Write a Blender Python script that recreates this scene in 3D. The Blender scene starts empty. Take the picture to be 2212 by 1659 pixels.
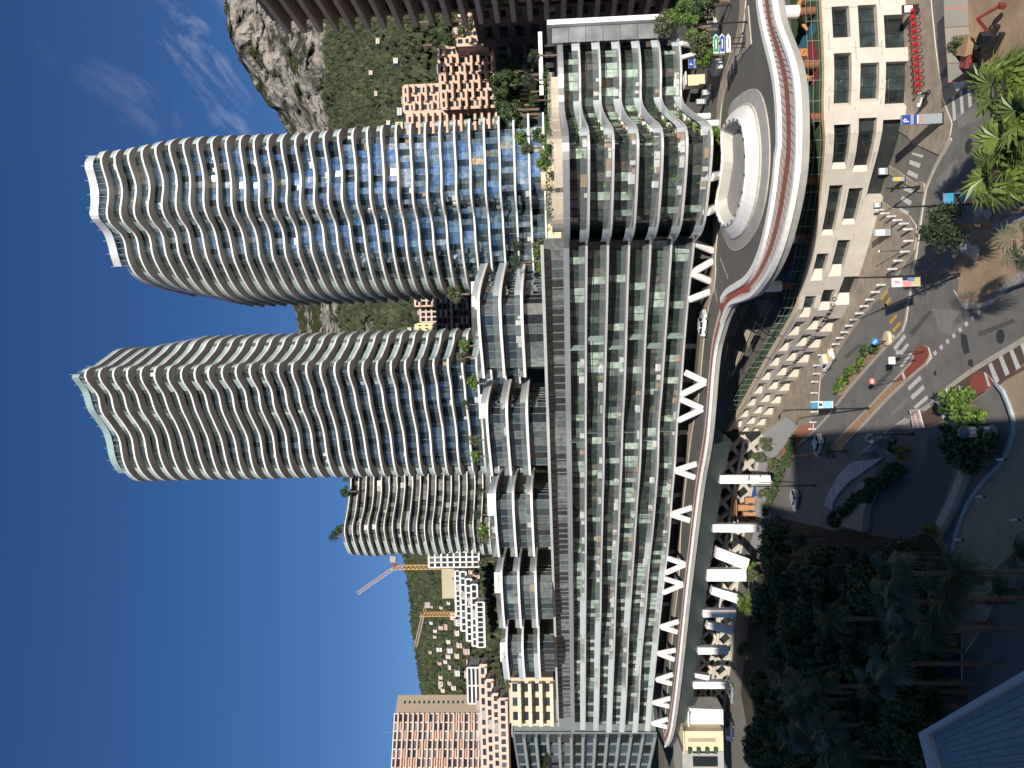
import bpy, math, random
import numpy as np
from math import sin, cos, tan, pi, radians, atan2, hypot, sqrt
from mathutils import Vector, Matrix, noise
random.seed(7)
RNG = np.random.default_rng(11)
# ------------------------------------------------------------------ camera, sky, sun
F = 1662.0; EYE = Vector((0, 0, 45)); PITCH = radians(3.2); ROLL = math.atan(.026)
_fw = Vector((0, cos(PITCH), sin(PITCH))); _u0 = Vector((0, -sin(PITCH), cos(PITCH))); _r0 = Vector((1, 0, 0))
CUP = _u0*cos(ROLL) + _r0*sin(ROLL); CRT = _r0*cos(ROLL) - _u0*sin(ROLL)
sc = bpy.context.scene
col = sc.collection
cd = bpy.data.cameras.new('camera'); cam = bpy.data.objects.new('camera', cd); col.objects.link(cam)
cd.sensor_fit = 'HORIZONTAL'; cd.sensor_width = 36; cd.lens = 36*F/2212; cd.clip_start = .3; cd.clip_end = 12000
X, Y, Z = -CUP, CRT, -_fw
cam.matrix_world = Matrix(((X.x, Y.x, Z.x, 0), (X.y, Y.y, Z.y, 0), (X.z, Y.z, Z.z, 45), (0, 0, 0, 1)))
sc.camera = cam
SUN_EL = radians(20.8); SUN = Vector((.09, -1, 0)).normalized()*cos(SUN_EL) + Vector((0, 0, sin(SUN_EL)))
wd = bpy.data.worlds.new('World'); sc.world = wd; wd.use_nodes = True
nt = wd.node_tree; N = nt.nodes; L = nt.links
bg = N['Background']; bg.inputs[1].default_value = .062
sky = N.new('ShaderNodeTexSky'); sky.sky_type = 'NISHITA'; sky.sun_disc = False
sky.sun_elevation = SUN_EL; sky.sun_rotation = atan2(SUN.x, SUN.y)
sky.air_density = 1.0; sky.dust_density = .15; sky.ozone_density = 5.5; sky.altitude = 300
def wmath(op, a, b=None):
    n = N.new('ShaderNodeMath'); n.operation = op
    for i, v in enumerate((a, b)):
        if v is None: continue
        if isinstance(v, (int, float)): n.inputs[i].default_value = v
        else: L.new(v, n.inputs[i])
    return n.outputs[0]
tc = N.new('ShaderNodeTexCoord'); sp = N.new('ShaderNodeSeparateXYZ'); L.new(tc.outputs['Generated'], sp.inputs[0])
# thin cirrus: streaks on a high plane
inv = wmath('MAXIMUM', sp.outputs[2], .03)
cx = wmath('DIVIDE', sp.outputs[0], inv); cy = wmath('DIVIDE', sp.outputs[1], inv)
cb = N.new('ShaderNodeCombineXYZ'); L.new(wmath('MULTIPLY', cx, 3.2), cb.inputs[0]); L.new(wmath('MULTIPLY', cy, 1.0), cb.inputs[1])
nz = N.new('ShaderNodeTexNoise'); nz.inputs['Scale'].default_value = 2.1; nz.inputs['Detail'].default_value = 7; nz.inputs['Roughness'].default_value = .62
nz.inputs['Distortion'].default_value = .7
L.new(cb.outputs[0], nz.inputs['Vector'])
cr = N.new('ShaderNodeMapRange'); cr.inputs[1].default_value = .50; cr.inputs[2].default_value = .82; L.new(nz.outputs[0], cr.inputs[0])
# patch to the right of the towers, where the photo has its only cloud
dvec = N.new('ShaderNodeVectorMath'); dvec.operation = 'DISTANCE'; L.new(tc.outputs['Generated'], dvec.inputs[0])
_d = (_fw + CUP*(1106-445)/F + CRT*(829.5-130)/F).normalized(); dvec.inputs[1].default_value = _d
pm = N.new('ShaderNodeMapRange'); pm.inputs[1].default_value = .17; pm.inputs[2].default_value = .03; L.new(dvec.outputs['Value'], pm.inputs[0])
mk = wmath('MULTIPLY', wmath('MULTIPLY', cr.outputs[0], pm.outputs[0]), .42)
mx = N.new('ShaderNodeMix'); mx.data_type = 'RGBA'; L.new(mk, mx.inputs['Factor'])
shs = N.new('ShaderNodeHueSaturation'); shs.inputs['Saturation'].default_value = 1.13; L.new(sky.outputs[0], shs.inputs['Color']); tnt = N.new('ShaderNodeMix'); tnt.data_type = 'RGBA'; tnt.blend_type = 'MULTIPLY'; tnt.inputs['Factor'].default_value = 1; L.new(shs.outputs[0], tnt.inputs['A']); tnt.inputs['B'].default_value = (1.1, .89, .95, 1); L.new(tnt.outputs['Result'], mx.inputs['A']); mx.inputs['B'].default_value = (8.5, 9.0, 9.8, 1)
L.new(mx.outputs['Result'], bg.inputs[0])
sl = bpy.data.lights.new('sun', 'SUN'); sl.energy = 4.6; sl.angle = radians(.55); sl.color = (1, .93, .83)
so = bpy.data.objects.new('sun', sl); col.objects.link(so); so.location = (0, -60, 160)
so.rotation_euler = SUN.to_track_quat('Z', 'Y').to_euler()
sc.view_settings.view_transform = 'Standard'; sc.view_settings.look = 'None'
sc.view_settings.exposure = 0.4; sc.view_settings.gamma = 1; sc.view_settings.use_curve_mapping = False
sc.render.engine = 'CYCLES'; sc.cycles.max_bounces = 7; sc.cycles.transparent_max_bounces = 16
sc.cycles.sample_clamp_indirect = 6

# ------------------------------------------------------------------ surveying helpers: a direction seen from the balcony -> a point of the place
def ray(x, y): return _fw + CUP*((1106-x)/F) + CRT*((829.5-y)/F)
def G(p, z):
    r = ray(*p); t = (z-45)/r.z; return Vector((r.x*t, r.y*t, z))
def at(p, D):
    r = ray(*p); t = D/r.y; return EYE + r*t
def reg(x0, y0, s):
    return lambda x, y: ((x0+x/s)*.5486, (y0+y/s)*.5486)
rA = reg(3232, 600, 2.765); rB = reg(3232, 1200, 2.765); rC = reg(3232, 0, 2.765); rE = reg(3032, 1800, 2.212)
rF = reg(2550, 1700, 2.765); rH = reg(2700, 2274, 2.212); rJ = reg(2450, 1000, 2.212); rM = reg(2500, 600, 2.765)
rN = reg(2500, 0, 2.765); rK = reg(1850, 1650, 2.212); rL = reg(1850, 2274, 2.212); rP = reg(1750, 900, 2.212)
rQ = reg(1150, 1150, 2.212); rR = reg(1250, 1800, 2.212); rS = reg(1450, 2424, 2.765); rT = reg(250, 500, 2.212)
rU = reg(1150, 400, 2.212); rV = reg(250, 1250, 2.212); rW = reg(1700, 0, 2.212); rX = reg(800, 0, 2.212)
def GL(r, pts, z): return [G(r(*p), z) for p in pts]

# ------------------------------------------------------------------ object helpers
def tag(o, label=None, cat=None, group=None, kind=None):
    if label: o['label'] = label
    if cat: o['category'] = cat
    if group: o['group'] = group
    if kind: o['kind'] = kind
    return o
def thing(name, label, cat, loc=(0, 0, 0), rz=0, group=None):
    o = bpy.data.objects.new(name, None); col.objects.link(o); o.location = loc; o.rotation_euler = (0, 0, rz)
    o.empty_display_size = .5
    return tag(o, label, cat, group)
def link(name, me, parent=None):
    o = bpy.data.objects.new(name, me); col.objects.link(o); o.parent = parent; return o
def dup(root, loc=None, rz=None, label=None, scale=None, group=None):
    def cp(o, par):
        c = o.copy(); col.objects.link(c); c.parent = par
        for ch in KIDS(o): cp(ch, c)
        return c
    r = cp(root, root.parent)
    if loc is not None: r.location = loc
    if rz is not None: r.rotation_euler[2] = rz
    if scale is not None: r.scale = (scale,)*3 if isinstance(scale, (int, float)) else scale
    if label: r['label'] = label
    if group: r['group'] = group
    return r
def KIDS(o): return list(o.children)
class MB:
    def __init__(s): s.v = []; s.f = []; s.m = []
    def add(s, vs, fs, mi=0):
        b = len(s.v); s.v += [tuple(p) for p in vs]; s.f += [tuple(b+i for i in f) for f in fs]; s.m += [mi]*len(fs)
    def quad(s, a, b, c, d, mi=0): s.add((a, b, c, d), ((0, 1, 2, 3),), mi)
    def box(s, c, size, rz=0, mi=0, rx=0):
        x, y, z = size[0]/2, size[1]/2, size[2]/2
        M = Matrix.Rotation(rz, 3, 'Z') @ Matrix.Rotation(rx, 3, 'X'); c = Vector(c)
        vs = [c + M @ Vector(p) for p in ((-x,-y,-z),(x,-y,-z),(x,y,-z),(-x,y,-z),(-x,-y,z),(x,-y,z),(x,y,z),(-x,y,z))]
        s.add(vs, ((0,3,2,1),(4,5,6,7),(0,1,5,4),(1,2,6,5),(2,3,7,6),(3,0,4,7)), mi)
    def beam(s, a, b, w, h, mi=0, up=Vector((0, 0, 1))):
        a = Vector(a); b = Vector(b); d = (b-a).normalized(); sd = d.cross(up)
        if sd.length < 1e-4: sd = Vector((1, 0, 0))
        sd.normalize(); u = sd.cross(d); sd = sd*w/2; u = u*h/2
        vs = [a-sd-u, a+sd-u, a+sd+u, a-sd+u, b-sd-u, b+sd-u, b+sd+u, b-sd+u]
        s.add(vs, ((0,1,2,3),(7,6,5,4),(0,4,5,1),(1,5,6,2),(2,6,7,3),(3,7,4,0)), mi)
    def tube(s, pts, rad, n=6, mi=0, cap=True):
        pts = [Vector(p) for p in pts]
        if not isinstance(rad, (list, tuple)): rad = [rad]*len(pts)
        b = len(s.v); k = len(pts)
        for i, p in enumerate(pts):
            d = (pts[min(i+1, k-1)] - pts[max(i-1, 0)]).normalized()
            a = d.cross(Vector((0, 0, 1)))
            if a.length < 1e-3: a = Vector((1, 0, 0))
            a.normalize(); c = a.cross(d)
            for j in range(n):
                t = 2*pi*j/n; s.v.append(tuple(p + (a*cos(t)+c*sin(t))*rad[i]))
        for i in range(k-1):
            for j in range(n):
                s.f.append((b+i*n+j, b+i*n+(j+1) % n, b+(i+1)*n+(j+1) % n, b+(i+1)*n+j)); s.m.append(mi)
        if cap:
            s.f.append(tuple(b+j for j in range(n))[::-1]); s.f.append(tuple(b+(k-1)*n+j for j in range(n))); s.m += [mi, mi]
    def prism(s, poly, z0, z1, mi=0, top=None, bot=None):
        n = len(poly)
        ar = sum(poly[i][0]*poly[(i+1) % n][1]-poly[(i+1) % n][0]*poly[i][1] for i in range(n))
        if ar < 0: poly = poly[::-1]
        b = len(s.v)
        s.v += [(p[0], p[1], z0) for p in poly] + [(p[0], p[1], z1) for p in poly]
        for i in range(n): s.f.append((b+i, b+(i+1) % n, b+n+(i+1) % n, b+n+i)); s.m.append(mi)
        s.f.append(tuple(b+i for i in range(n))[::-1]); s.m.append(mi if bot is None else bot)
        s.f.append(tuple(b+n+i for i in range(n))); s.m.append(mi if top is None else top)
    def wall(s, path, z0, z1, th=.2, mi=0, closed=False):
        o = offs(path, th, closed); n = len(path)
        for i in range(n if closed else n-1):
            j = (i+1) % n
            a, b2, c, d = path[i], path[j], o[j], o[i]
            za = z0[i] if isinstance(z0, list) else z0; zb = z0[j] if isinstance(z0, list) else z0
            zc = z1[i] if isinstance(z1, list) else z1; zd = z1[j] if isinstance(z1, list) else z1
            s.add([(a[0],a[1],za),(b2[0],b2[1],zb),(c[0],c[1],zb),(d[0],d[1],za),(a[0],a[1],zc),(b2[0],b2[1],zd),(c[0],c[1],zd),(d[0],d[1],zc)],
                  ((0,3,2,1),(4,5,6,7),(0,1,5,4),(1,2,6,5),(2,3,7,6),(3,0,4,7)), mi)
    def lathe(s, prof, n=12, c=(0, 0, 0), mi=0):
        b = len(s.v)
        for r, z in prof:
            for j in range(n): t = 2*pi*j/n; s.v.append((c[0]+r*cos(t), c[1]+r*sin(t), c[2]+z))
        for i in range(len(prof)-1):
            for j in range(n):
                s.f.append((b+i*n+j, b+i*n+(j+1) % n, b+(i+1)*n+(j+1) % n, b+(i+1)*n+j)); s.m.append(mi)
        s.f.append(tuple(b+j for j in range(n))[::-1]); s.f.append(tuple(b+(len(prof)-1)*n+j for j in range(n))); s.m += [mi, mi]
    def mesh(s, name, mats, off=(0, 0, 0), smooth=False):
        me = bpy.data.meshes.new(name)
        ox, oy, oz = off
        me.from_pydata([(a-ox, b-oy, c-oz) for a, b, c in s.v], [], s.f)
        if not isinstance(mats, (list, tuple)): mats = [mats]
        for m in mats: me.materials.append(m)
        if len(mats) > 1: me.polygons.foreach_set('material_index', s.m)
        if smooth: me.polygons.foreach_set('use_smooth', [True]*len(s.f))
        me.update(); return me
    def build(s, name, mats, parent=None, local=False, smooth=False, stuff=False):
        off = (0, 0, 0)
        if parent is not None and not local:
            off = Vector(parent.location)
            if parent.parent is not None: off = off + Vector(parent.parent.location)
            off = tuple(off)
        o = link(name, s.mesh(name, mats, off, smooth), parent)
        if stuff: o['kind'] = 'stuff'
        return o
def struct(name, mb, m, smooth=False): return tag(mb.build(name, m, smooth=smooth), kind='structure')
def solo(name, mb, m, label, cat, base=None, group=None, smooth=False, kind=None):
    base = Vector(base) if base is not None else Vector(mb.v[0])
    o = link(name, mb.mesh(name, m, tuple(base), smooth)); o.location = base
    return tag(o, label, cat, group, kind)
def offs(path, d, closed=False):
    """offset a polyline to its left by d"""
    n = len(path); out = []
    for i in range(n):
        a = path[(i-1) % n] if (closed or i > 0) else path[i]; b = path[(i+1) % n] if (closed or i < n-1) else path[i]
        tx, ty = b[0]-a[0], b[1]-a[1]; l = hypot(tx, ty) or 1
        out.append((path[i][0]-ty/l*d, path[i][1]+tx/l*d))
    return out
def smooth_path(pts, step=1.0, closed=False, it=2):
    """Catmull-like: chaikin then resample evenly"""
    p = [(q[0], q[1]) for q in pts]
    for _ in range(it):
        o = [] if closed else [p[0]]
        n = len(p)
        for i in range(n if closed else n-1):
            a, b = p[i], p[(i+1) % n]
            o += [(a[0]*.75+b[0]*.25, a[1]*.75+b[1]*.25), (a[0]*.25+b[0]*.75, a[1]*.25+b[1]*.75)]
        if not closed: o.append(p[-1])
        p = o
    return resample(p, step, closed)
def resample(p, step, closed=False):
    q = p+[p[0]] if closed else p
    d = [0]
    for i in range(1, len(q)): d.append(d[-1]+hypot(q[i][0]-q[i-1][0], q[i][1]-q[i-1][1]))
    n = max(2, int(round(d[-1]/step))); out = []; j = 0
    for k in range(n if closed else n+1):
        t = d[-1]*k/n
        while j < len(d)-2 and d[j+1] < t: j += 1
        w = (t-d[j])/max(1e-9, d[j+1]-d[j]); out.append((q[j][0]*(1-w)+q[j+1][0]*w, q[j][1]*(1-w)+q[j+1][1]*w))
    return out
def lerp(a, b, t): return a+(b-a)*t

# ------------------------------------------------------------------ materials
MATS = {}
def mat(name, c, rough=.7, metal=0, var=.12, scale=1.2, bump=0, bscale=None, spec=.5, ior=1.45, rnd=0, c2=None, detail=5, coord='Object', stretch=None, coat=0, patch=.5):
    if name in MATS: return MATS[name]
    m = bpy.data.materials.new(name); m.use_nodes = True; t = m.node_tree; n = t.nodes; l = t.links
    b = n['Principled BSDF']; b.inputs['Roughness'].default_value = rough; b.inputs['Metallic'].default_value = metal
    b.inputs['Specular IOR Level'].default_value = spec; b.inputs['IOR'].default_value = ior
    if coat: b.inputs['Coat Weight'].default_value = coat
    c = tuple(c)+(1,)
    geo = n.new('ShaderNodeNewGeometry')
    nz = n.new('ShaderNodeTexNoise'); nz.inputs['Scale'].default_value = scale; nz.inputs['Detail'].default_value = detail
    src = geo.outputs['Position']
    if stretch:
        mp = n.new('ShaderNodeMapping'); mp.inputs['Scale'].default_value = stretch; l.new(src, mp.inputs[0]); src = mp.outputs[0]
    l.new(src, nz.inputs['Vector'])
    mr = n.new('ShaderNodeMapRange'); mr.inputs[1].default_value = .3; mr.inputs[2].default_value = .7
    l.new(nz.outputs[0], mr.inputs[0])
    mx = n.new('ShaderNodeMix'); mx.data_type = 'RGBA'
    if c2 is None:
        mx.inputs['A'].default_value = tuple(max(0, v*(1-var)) for v in c[:3])+(1,); mx.inputs['B'].default_value = tuple(v*(1+var) for v in c[:3])+(1,)
    else: mx.inputs['A'].default_value = c; mx.inputs['B'].default_value = tuple(c2)+(1,)
    l.new(mr.outputs[0], mx.inputs['Factor'])
    out = mx.outputs['Result']
    if rnd:
        oi = n.new('ShaderNodeObjectInfo'); ad = n.new('ShaderNodeMath'); ad.operation = 'ADD'
        l.new(oi.outputs['Random'], ad.inputs[0]); l.new(geo.outputs['Random Per Island'], ad.inputs[1])
        fr = n.new('ShaderNodeMath'); fr.operation = 'FRACT'; l.new(ad.outputs[0], fr.inputs[0])
        hs = n.new('ShaderNodeHueSaturation'); l.new(out, hs.inputs['Color'])
        m2 = n.new('ShaderNodeMapRange'); m2.inputs[3].default_value = 1-rnd; m2.inputs[4].default_value = 1+rnd; l.new(fr.outputs[0], m2.inputs[0])
        l.new(m2.outputs[0], hs.inputs['Value']); out = hs.outputs[0]
    l.new(out, b.inputs['Base Color'])
    if bump:
        nb = n.new('ShaderNodeTexNoise'); nb.inputs['Scale'].default_value = bscale or scale*6; nb.inputs['Detail'].default_value = 4
        l.new(src, nb.inputs['Vector'])
        bp = n.new('ShaderNodeBump'); bp.inputs['Strength'].default_value = bump; bp.inputs['Distance'].default_value = .1
        l.new(nb.outputs[0], bp.inputs['Height']); l.new(bp.outputs[0], b.inputs['Normal'])
    MATS[name] = m; return m
def panemat(name, cols, rough=.04, ior=2.0, bump=.02, warp=.35, metal=0):
    """glazing: one flat tone per pane (blind, curtain or dark room behind it), mirror-like skin with slight warp"""
    m = bpy.data.materials.new(name); m.use_nodes = True; t = m.node_tree; n = t.nodes; l = t.links
    b = n['Principled BSDF']; b.inputs['Roughness'].default_value = rough; b.inputs['IOR'].default_value = ior; b.inputs['Metallic'].default_value = metal
    geo = n.new('ShaderNodeNewGeometry'); oi = n.new('ShaderNodeObjectInfo')
    ad = n.new('ShaderNodeMath'); ad.operation = 'ADD'; l.new(oi.outputs['Random'], ad.inputs[0]); l.new(geo.outputs['Random Per Island'], ad.inputs[1])
    fr = n.new('ShaderNodeMath'); fr.operation = 'FRACT'; l.new(ad.outputs[0], fr.inputs[0])
    # neighbours share a room: half of the choice comes from a coarse field
    nz = n.new('ShaderNodeTexNoise'); nz.inputs['Scale'].default_value = .16; nz.inputs['Detail'].default_value = 1; l.new(oi.outputs['Location'], nz.inputs['Vector'])
    mr = n.new('ShaderNodeMapRange'); mr.inputs[1].default_value = .33; mr.inputs[2].default_value = .67; l.new(nz.outputs[0], mr.inputs[0])
    mx = n.new('ShaderNodeMix'); mx.inputs['Factor'].default_value = .36; l.new(mr.outputs[0], mx.inputs['A']); l.new(fr.outputs[0], mx.inputs['B'])
    rp = n.new('ShaderNodeValToRGB'); rp.color_ramp.interpolation = 'CONSTANT'; e = rp.color_ramp.elements
    while len(e) < len(cols): e.new(.5)
    for i, (p, c) in enumerate(cols): e[i].position = p; e[i].color = tuple(c)+(1,)
    l.new(mx.outputs['Result'], rp.inputs[0]); 
    # soft unevenness inside each pane (furniture, folds)
    n2 = n.new('ShaderNodeTexNoise'); n2.inputs['Scale'].default_value = 1.1; n2.inputs['Detail'].default_value = 3; l.new(geo.outputs['Position'], n2.inputs['Vector'])
    mm = n.new('ShaderNodeMapRange'); mm.inputs[1].default_value = .3; mm.inputs[2].default_value = .7; mm.inputs[3].default_value = .55; mm.inputs[4].default_value = 1.25; l.new(n2.outputs[0], mm.inputs[0])
    hs = n.new('ShaderNodeHueSaturation'); l.new(rp.outputs[0], hs.inputs['Color']); l.new(mm.outputs[0], hs.inputs['Value'])
    l.new(hs.outputs[0], b.inputs['Base Color'])
    nb = n.new('ShaderNodeTexNoise'); nb.inputs['Scale'].default_value = warp; nb.inputs['Detail'].default_value = 1; l.new(geo.outputs['Position'], nb.inputs['Vector'])
    bp = n.new('ShaderNodeBump'); bp.inputs['Strength'].default_value = bump; bp.inputs['Distance'].default_value = 1.; l.new(nb.outputs[0], bp.inputs['Height']); l.new(bp.outputs[0], b.inputs['Normal'])
    MATS[name] = m; return m
def clearmat(name, c=(.75, .85, .85), alpha=.25, ior=1.7):
    m = bpy.data.materials.new(name); m.use_nodes = True; t = m.node_tree; n = t.nodes; l = t.links
    b = n['Principled BSDF']; b.inputs['Base Color'].default_value = tuple(c)+(1,); b.inputs['Roughness'].default_value = .06; b.inputs['IOR'].default_value = ior
    tr = n.new('ShaderNodeBsdfTransparent'); tr.inputs[0].default_value = tuple(min(1, v*.15+.85) for v in c)+(1,); mx = n.new('ShaderNodeMixShader')
    fz = n.new('ShaderNodeFresnel'); fz.inputs['IOR'].default_value = ior; ad = n.new('ShaderNodeMath'); ad.operation = 'ADD'; ad.use_clamp = True
    l.new(fz.outputs[0], ad.inputs[0]); ad.inputs[1].default_value = alpha
    l.new(ad.outputs[0], mx.inputs[0]); l.new(tr.outputs[0], mx.inputs[1]); l.new(b.outputs[0], mx.inputs[2])
    l.new(mx.outputs[0], n['Material Output'].inputs[0]); MATS[name] = m; return m
M_white = mat('white_render', (.80, .79, .76), .55, var=.05, scale=.3)
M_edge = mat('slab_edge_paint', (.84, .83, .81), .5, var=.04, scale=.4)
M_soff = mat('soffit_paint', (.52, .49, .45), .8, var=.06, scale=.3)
M_bsoff = mat('bronze_soffit_panels', (.30, .20, .12), .45, var=.15, scale=.8)
M_alu = mat('brushed_aluminium', (.66, .66, .655), .34, metal=.35, var=.10, scale=.22, stretch=(1, 1, 4))
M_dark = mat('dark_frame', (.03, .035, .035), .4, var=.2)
M_frame = mat('grey_frame', (.20, .23, .23), .4, var=.1)
M_asph = mat('asphalt', (.20, .19, .172), .9, var=.14, scale=.45, bump=.15, bscale=9, detail=9)
M_asph2 = mat('asphalt_deck', (.125, .12, .107), .9, var=.12, scale=.2, bump=.1, bscale=9, detail=8)
M_stone = mat('cream_stone', (.54, .495, .43), .75, var=.07, scale=.6, bump=.05, bscale=4)
M_pave = mat('worn_paving', (.36, .30, .235), .85, var=.22, scale=.7, bump=.1, bscale=5, detail=8)
M_kerb = mat('kerb_stone', (.50, .45, .37), .8, var=.12, scale=.8)
M_line = mat('road_paint_white', (.68, .67, .64), .7, var=.12, scale=3)
M_yel = mat('road_paint_yellow', (.72, .40, .05), .7, var=.12, scale=3)
M_red = mat('red_resin_paving', (.32, .085, .055), .85, var=.1, scale=1)
M_pink = mat('pink_deck_tiles', (.60, .50, .45), .8, var=.06, scale=1)
M_ochre = mat('ochre_paving', (.45, .28, .15), .85, var=.12, scale=1)
M_earth = mat('bare_earth', (.40, .28, .17), .95, var=.25, scale=.35, bump=.4, bscale=2, detail=9)
M_steel = mat('galvanised_steel', (.45, .46, .47), .4, metal=.7, var=.1)
M_black = mat('black_metal', (.018, .018, .02), .45, var=.2)
M_conc = mat('grey_concrete', (.33, .32, .30), .85, var=.12, scale=.4, bump=.05)
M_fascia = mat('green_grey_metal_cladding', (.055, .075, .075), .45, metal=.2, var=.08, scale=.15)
M_leaf = mat('dark_leaves', (.050, .085, .028), .6, var=.35, scale=1.2, rnd=.45)
M_leafb = mat('bright_leaves', (.10, .17, .03), .55, var=.3, scale=1.2, rnd=.4)
M_leafo = mat('olive_leaves', (.085, .105, .045), .6, var=.3, scale=1.2, rnd=.35)
M_hedge = mat('hedge_leaves', (.045, .09, .022), .6, var=.3, scale=2, rnd=.4)
M_forest = mat('maquis_leaves', (.040, .050, .019), .8, var=.35, scale=.05, rnd=.45)
M_bark = mat('palm_bark', (.16, .12, .085), .9, var=.3, scale=2, bump=.4, bscale=6)
M_bal = clearmat('balustrade_glass', (.40, .50, .49), .03, 1.22)
def proj(p):
    d = Vector(p)-EYE; f = d.dot(_fw); return (1106-F*d.dot(CUP)/f, 829.5-F*d.dot(CRT)/f)
M_balp = clearmat('tinted_balustrade_glass', (.46, .52, .53), .09, 1.22)
M_tg1 = panemat('tower_blue_glass', [(0, (.34, .48, .64)), (.20, (.52, .66, .78)), (.34, (.05, .08, .10)), (.44, (.24, .36, .46)), (.56, (.85, .84, .78)), (.64, (.34, .52, .74)), (.80, (.10, .15, .18)), (.88, (.55, .62, .62))], .07, 2.0, .035, metal=.8)
M_tg2 = panemat('tower_grey_glass', [(0, (.04, .06, .08)), (.25, (.10, .15, .20)), (.45, (.02, .03, .04)), (.6, (.16, .22, .28)), (.76, (.04, .05, .06)), (.93, (.35, .38, .38))], .05, 1.75, .02, metal=.6)
M_pg = panemat('podium_mint_glass', [(0, (.025, .04, .036)), (.18, (.09, .125, .11)), (.32, (.03, .045, .04)), (.44, (.36, .46, .39)), (.53, (.05, .06, .055)), (.62, (.12, .115, .10)), (.66, (.035, .05, .045)), (.76, (.42, .54, .45)), (.86, (.03, .04, .037)), (.94, (.16, .19, .18))], .05, 1.7, .025)
M_vg = panemat('villa_grey_glass', [(0, (.03, .045, .055)), (.25, (.08, .10, .105)), (.45, (.025, .03, .035)), (.6, (.13, .15, .15)), (.8, (.04, .06, .07)), (.93, (.22, .28, .25))], .05, 1.8, .02)
M_wg = panemat('dark_window_glass', [(0, (.012, .018, .02)), (.5, (.03, .045, .045)), (.85, (.10, .12, .11))], .05, 1.75, .03)
# ------------------------------------------------------------------ glazing helper
def unit_pane(m, key):
    me = bpy.data.meshes.get('pane_'+key)
    if me: return me
    b = MB(); b.box((0, 0, .5), (1, .06, 1)); return b.mesh('pane_'+key, m)
class Panes:
    """panes of one building: the 290 that show largest become parts, the rest one stuff part"""
    def __init__(s, root, m, key, jit=.012, cap=290, name='pane'): s.r = root; s.m = m; s.k = key; s.L = []; s.j = jit; s.cap = cap; s.n = name
    def run(s, path, z0, z1, w, gap=.06, skip=None, closed=False):
        p = resample(path, w, closed); n = len(p)
        for i in range(n if closed else n-1):
            if skip and skip(i, p[i]): continue
            a, b = p[i], p[(i+1) % n]; L = hypot(b[0]-a[0], b[1]-a[1])
            s.L.append(((a[0]+b[0])/2, (a[1]+b[1])/2, z0, L-gap, z1-z0, atan2(b[1]-a[1], b[0]-a[0])))
    def done(s, vis=None):
        base = Vector(s.r.location)
        def score(q):
            cx, cy, z, w, h, a = q; d2 = cx*cx+cy*cy
            face = abs((-sin(a))*(-cx)+cos(a)*(-cy))/sqrt(d2)
            return -w*h*face/d2 if (vis is None or vis(q)) else 0
        s.L.sort(key=score)
        me = unit_pane(s.m, s.k)
        for q in s.L[:s.cap]:
            cx, cy, z, w, h, a = q
            o = link(s.n, me, s.r); o.location = (cx-base.x, cy-base.y, z-base.z); o.scale = (w, 1, h)
            o.rotation_euler = (random.gauss(0, s.j), 0, a+random.gauss(0, s.j))
        if len(s.L) > s.cap:
            b = MB()
            for cx, cy, z, w, h, a in s.L[s.cap:]: b.box((cx, cy, z+h/2), (w, .06, h), a+random.gauss(0, s.j), rx=random.gauss(0, s.j))
            b.build('far_panes', s.m, s.r, stuff=True)
def closed_from_front(front, depth, side=0):
    """front: plan points from right to left; add a back"""
    f = [(p[0], p[1]) for p in front]
    r, l = f[0], f[-1]
    return f + [(l[0]+side, l[1]+depth*.7), (l[0]+side+5, l[1]+depth), (r[0]-4, r[1]+depth), (r[0], r[1]+depth*.7)]
def mullions(b, path, z0, z1, w, s=.08):
    p = resample(path, w)
    for i, q in enumerate(p):
        a, c = p[max(0, i-1)], p[min(len(p)-1, i+1)]
        b.box((q[0], q[1], (z0+z1)/2), (s, s*2, z1-z0), atan2(c[1]-a[1], c[0]-a[0]))
def clutter(root, paths, n, name='balcony_furnishings', inset=.8, cols=None, leaf=True):
    """planters, chairs, cushions and shrubs standing on balconies (nobody could count them)"""
    b = MB(); g = MB()
    for _ in range(n):
        p, z = random.choice(paths); i = random.randrange(max(1, len(p)//6), min(len(p)-2, len(p)*5//6))
        q = offs(p, inset+random.random()*.5)[i] if False else p[i]
        a = atan2(p[i+1][1]-p[i-1][1], p[i+1][0]-p[i-1][0])
        nx, ny = sin(a), -cos(a); d = inset+random.random()*.6
        x, y = q[0]+nx*d, q[1]+ny*d
        k = random.random()
        if k < .68:
            hh_ = .5+.7*random.random(); b.box((x, y, z+hh_/2), (.5+random.random()*1.3, .5, hh_*.85), a, mi=random.choice((0, 0, 0, 1, 2)))
        else:
            r = .3+random.random()*.4
            for _ in range(26):
                v = Vector((random.gauss(0, 1), random.gauss(0, 1), random.gauss(0, 1))).normalized()*r*random.random()**.4
                e1 = Vector((random.gauss(0, 1), random.gauss(0, 1), random.gauss(0, 1))).normalized()*.16
                e2 = e1.cross(v).normalized()*.1 if e1.cross(v).length > 0 else Vector((.1, 0, 0))
                c = Vector((x, y, z+.4+r))+v; g.quad(c-e1, c-e2, c+e1, c+e2)
    if b.v: b.build(name, [M_white, M_ochre, M_dark], root, stuff=True)
    if g.v: g.build('balcony_plants', M_leafb, root, stuff=True)

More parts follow.
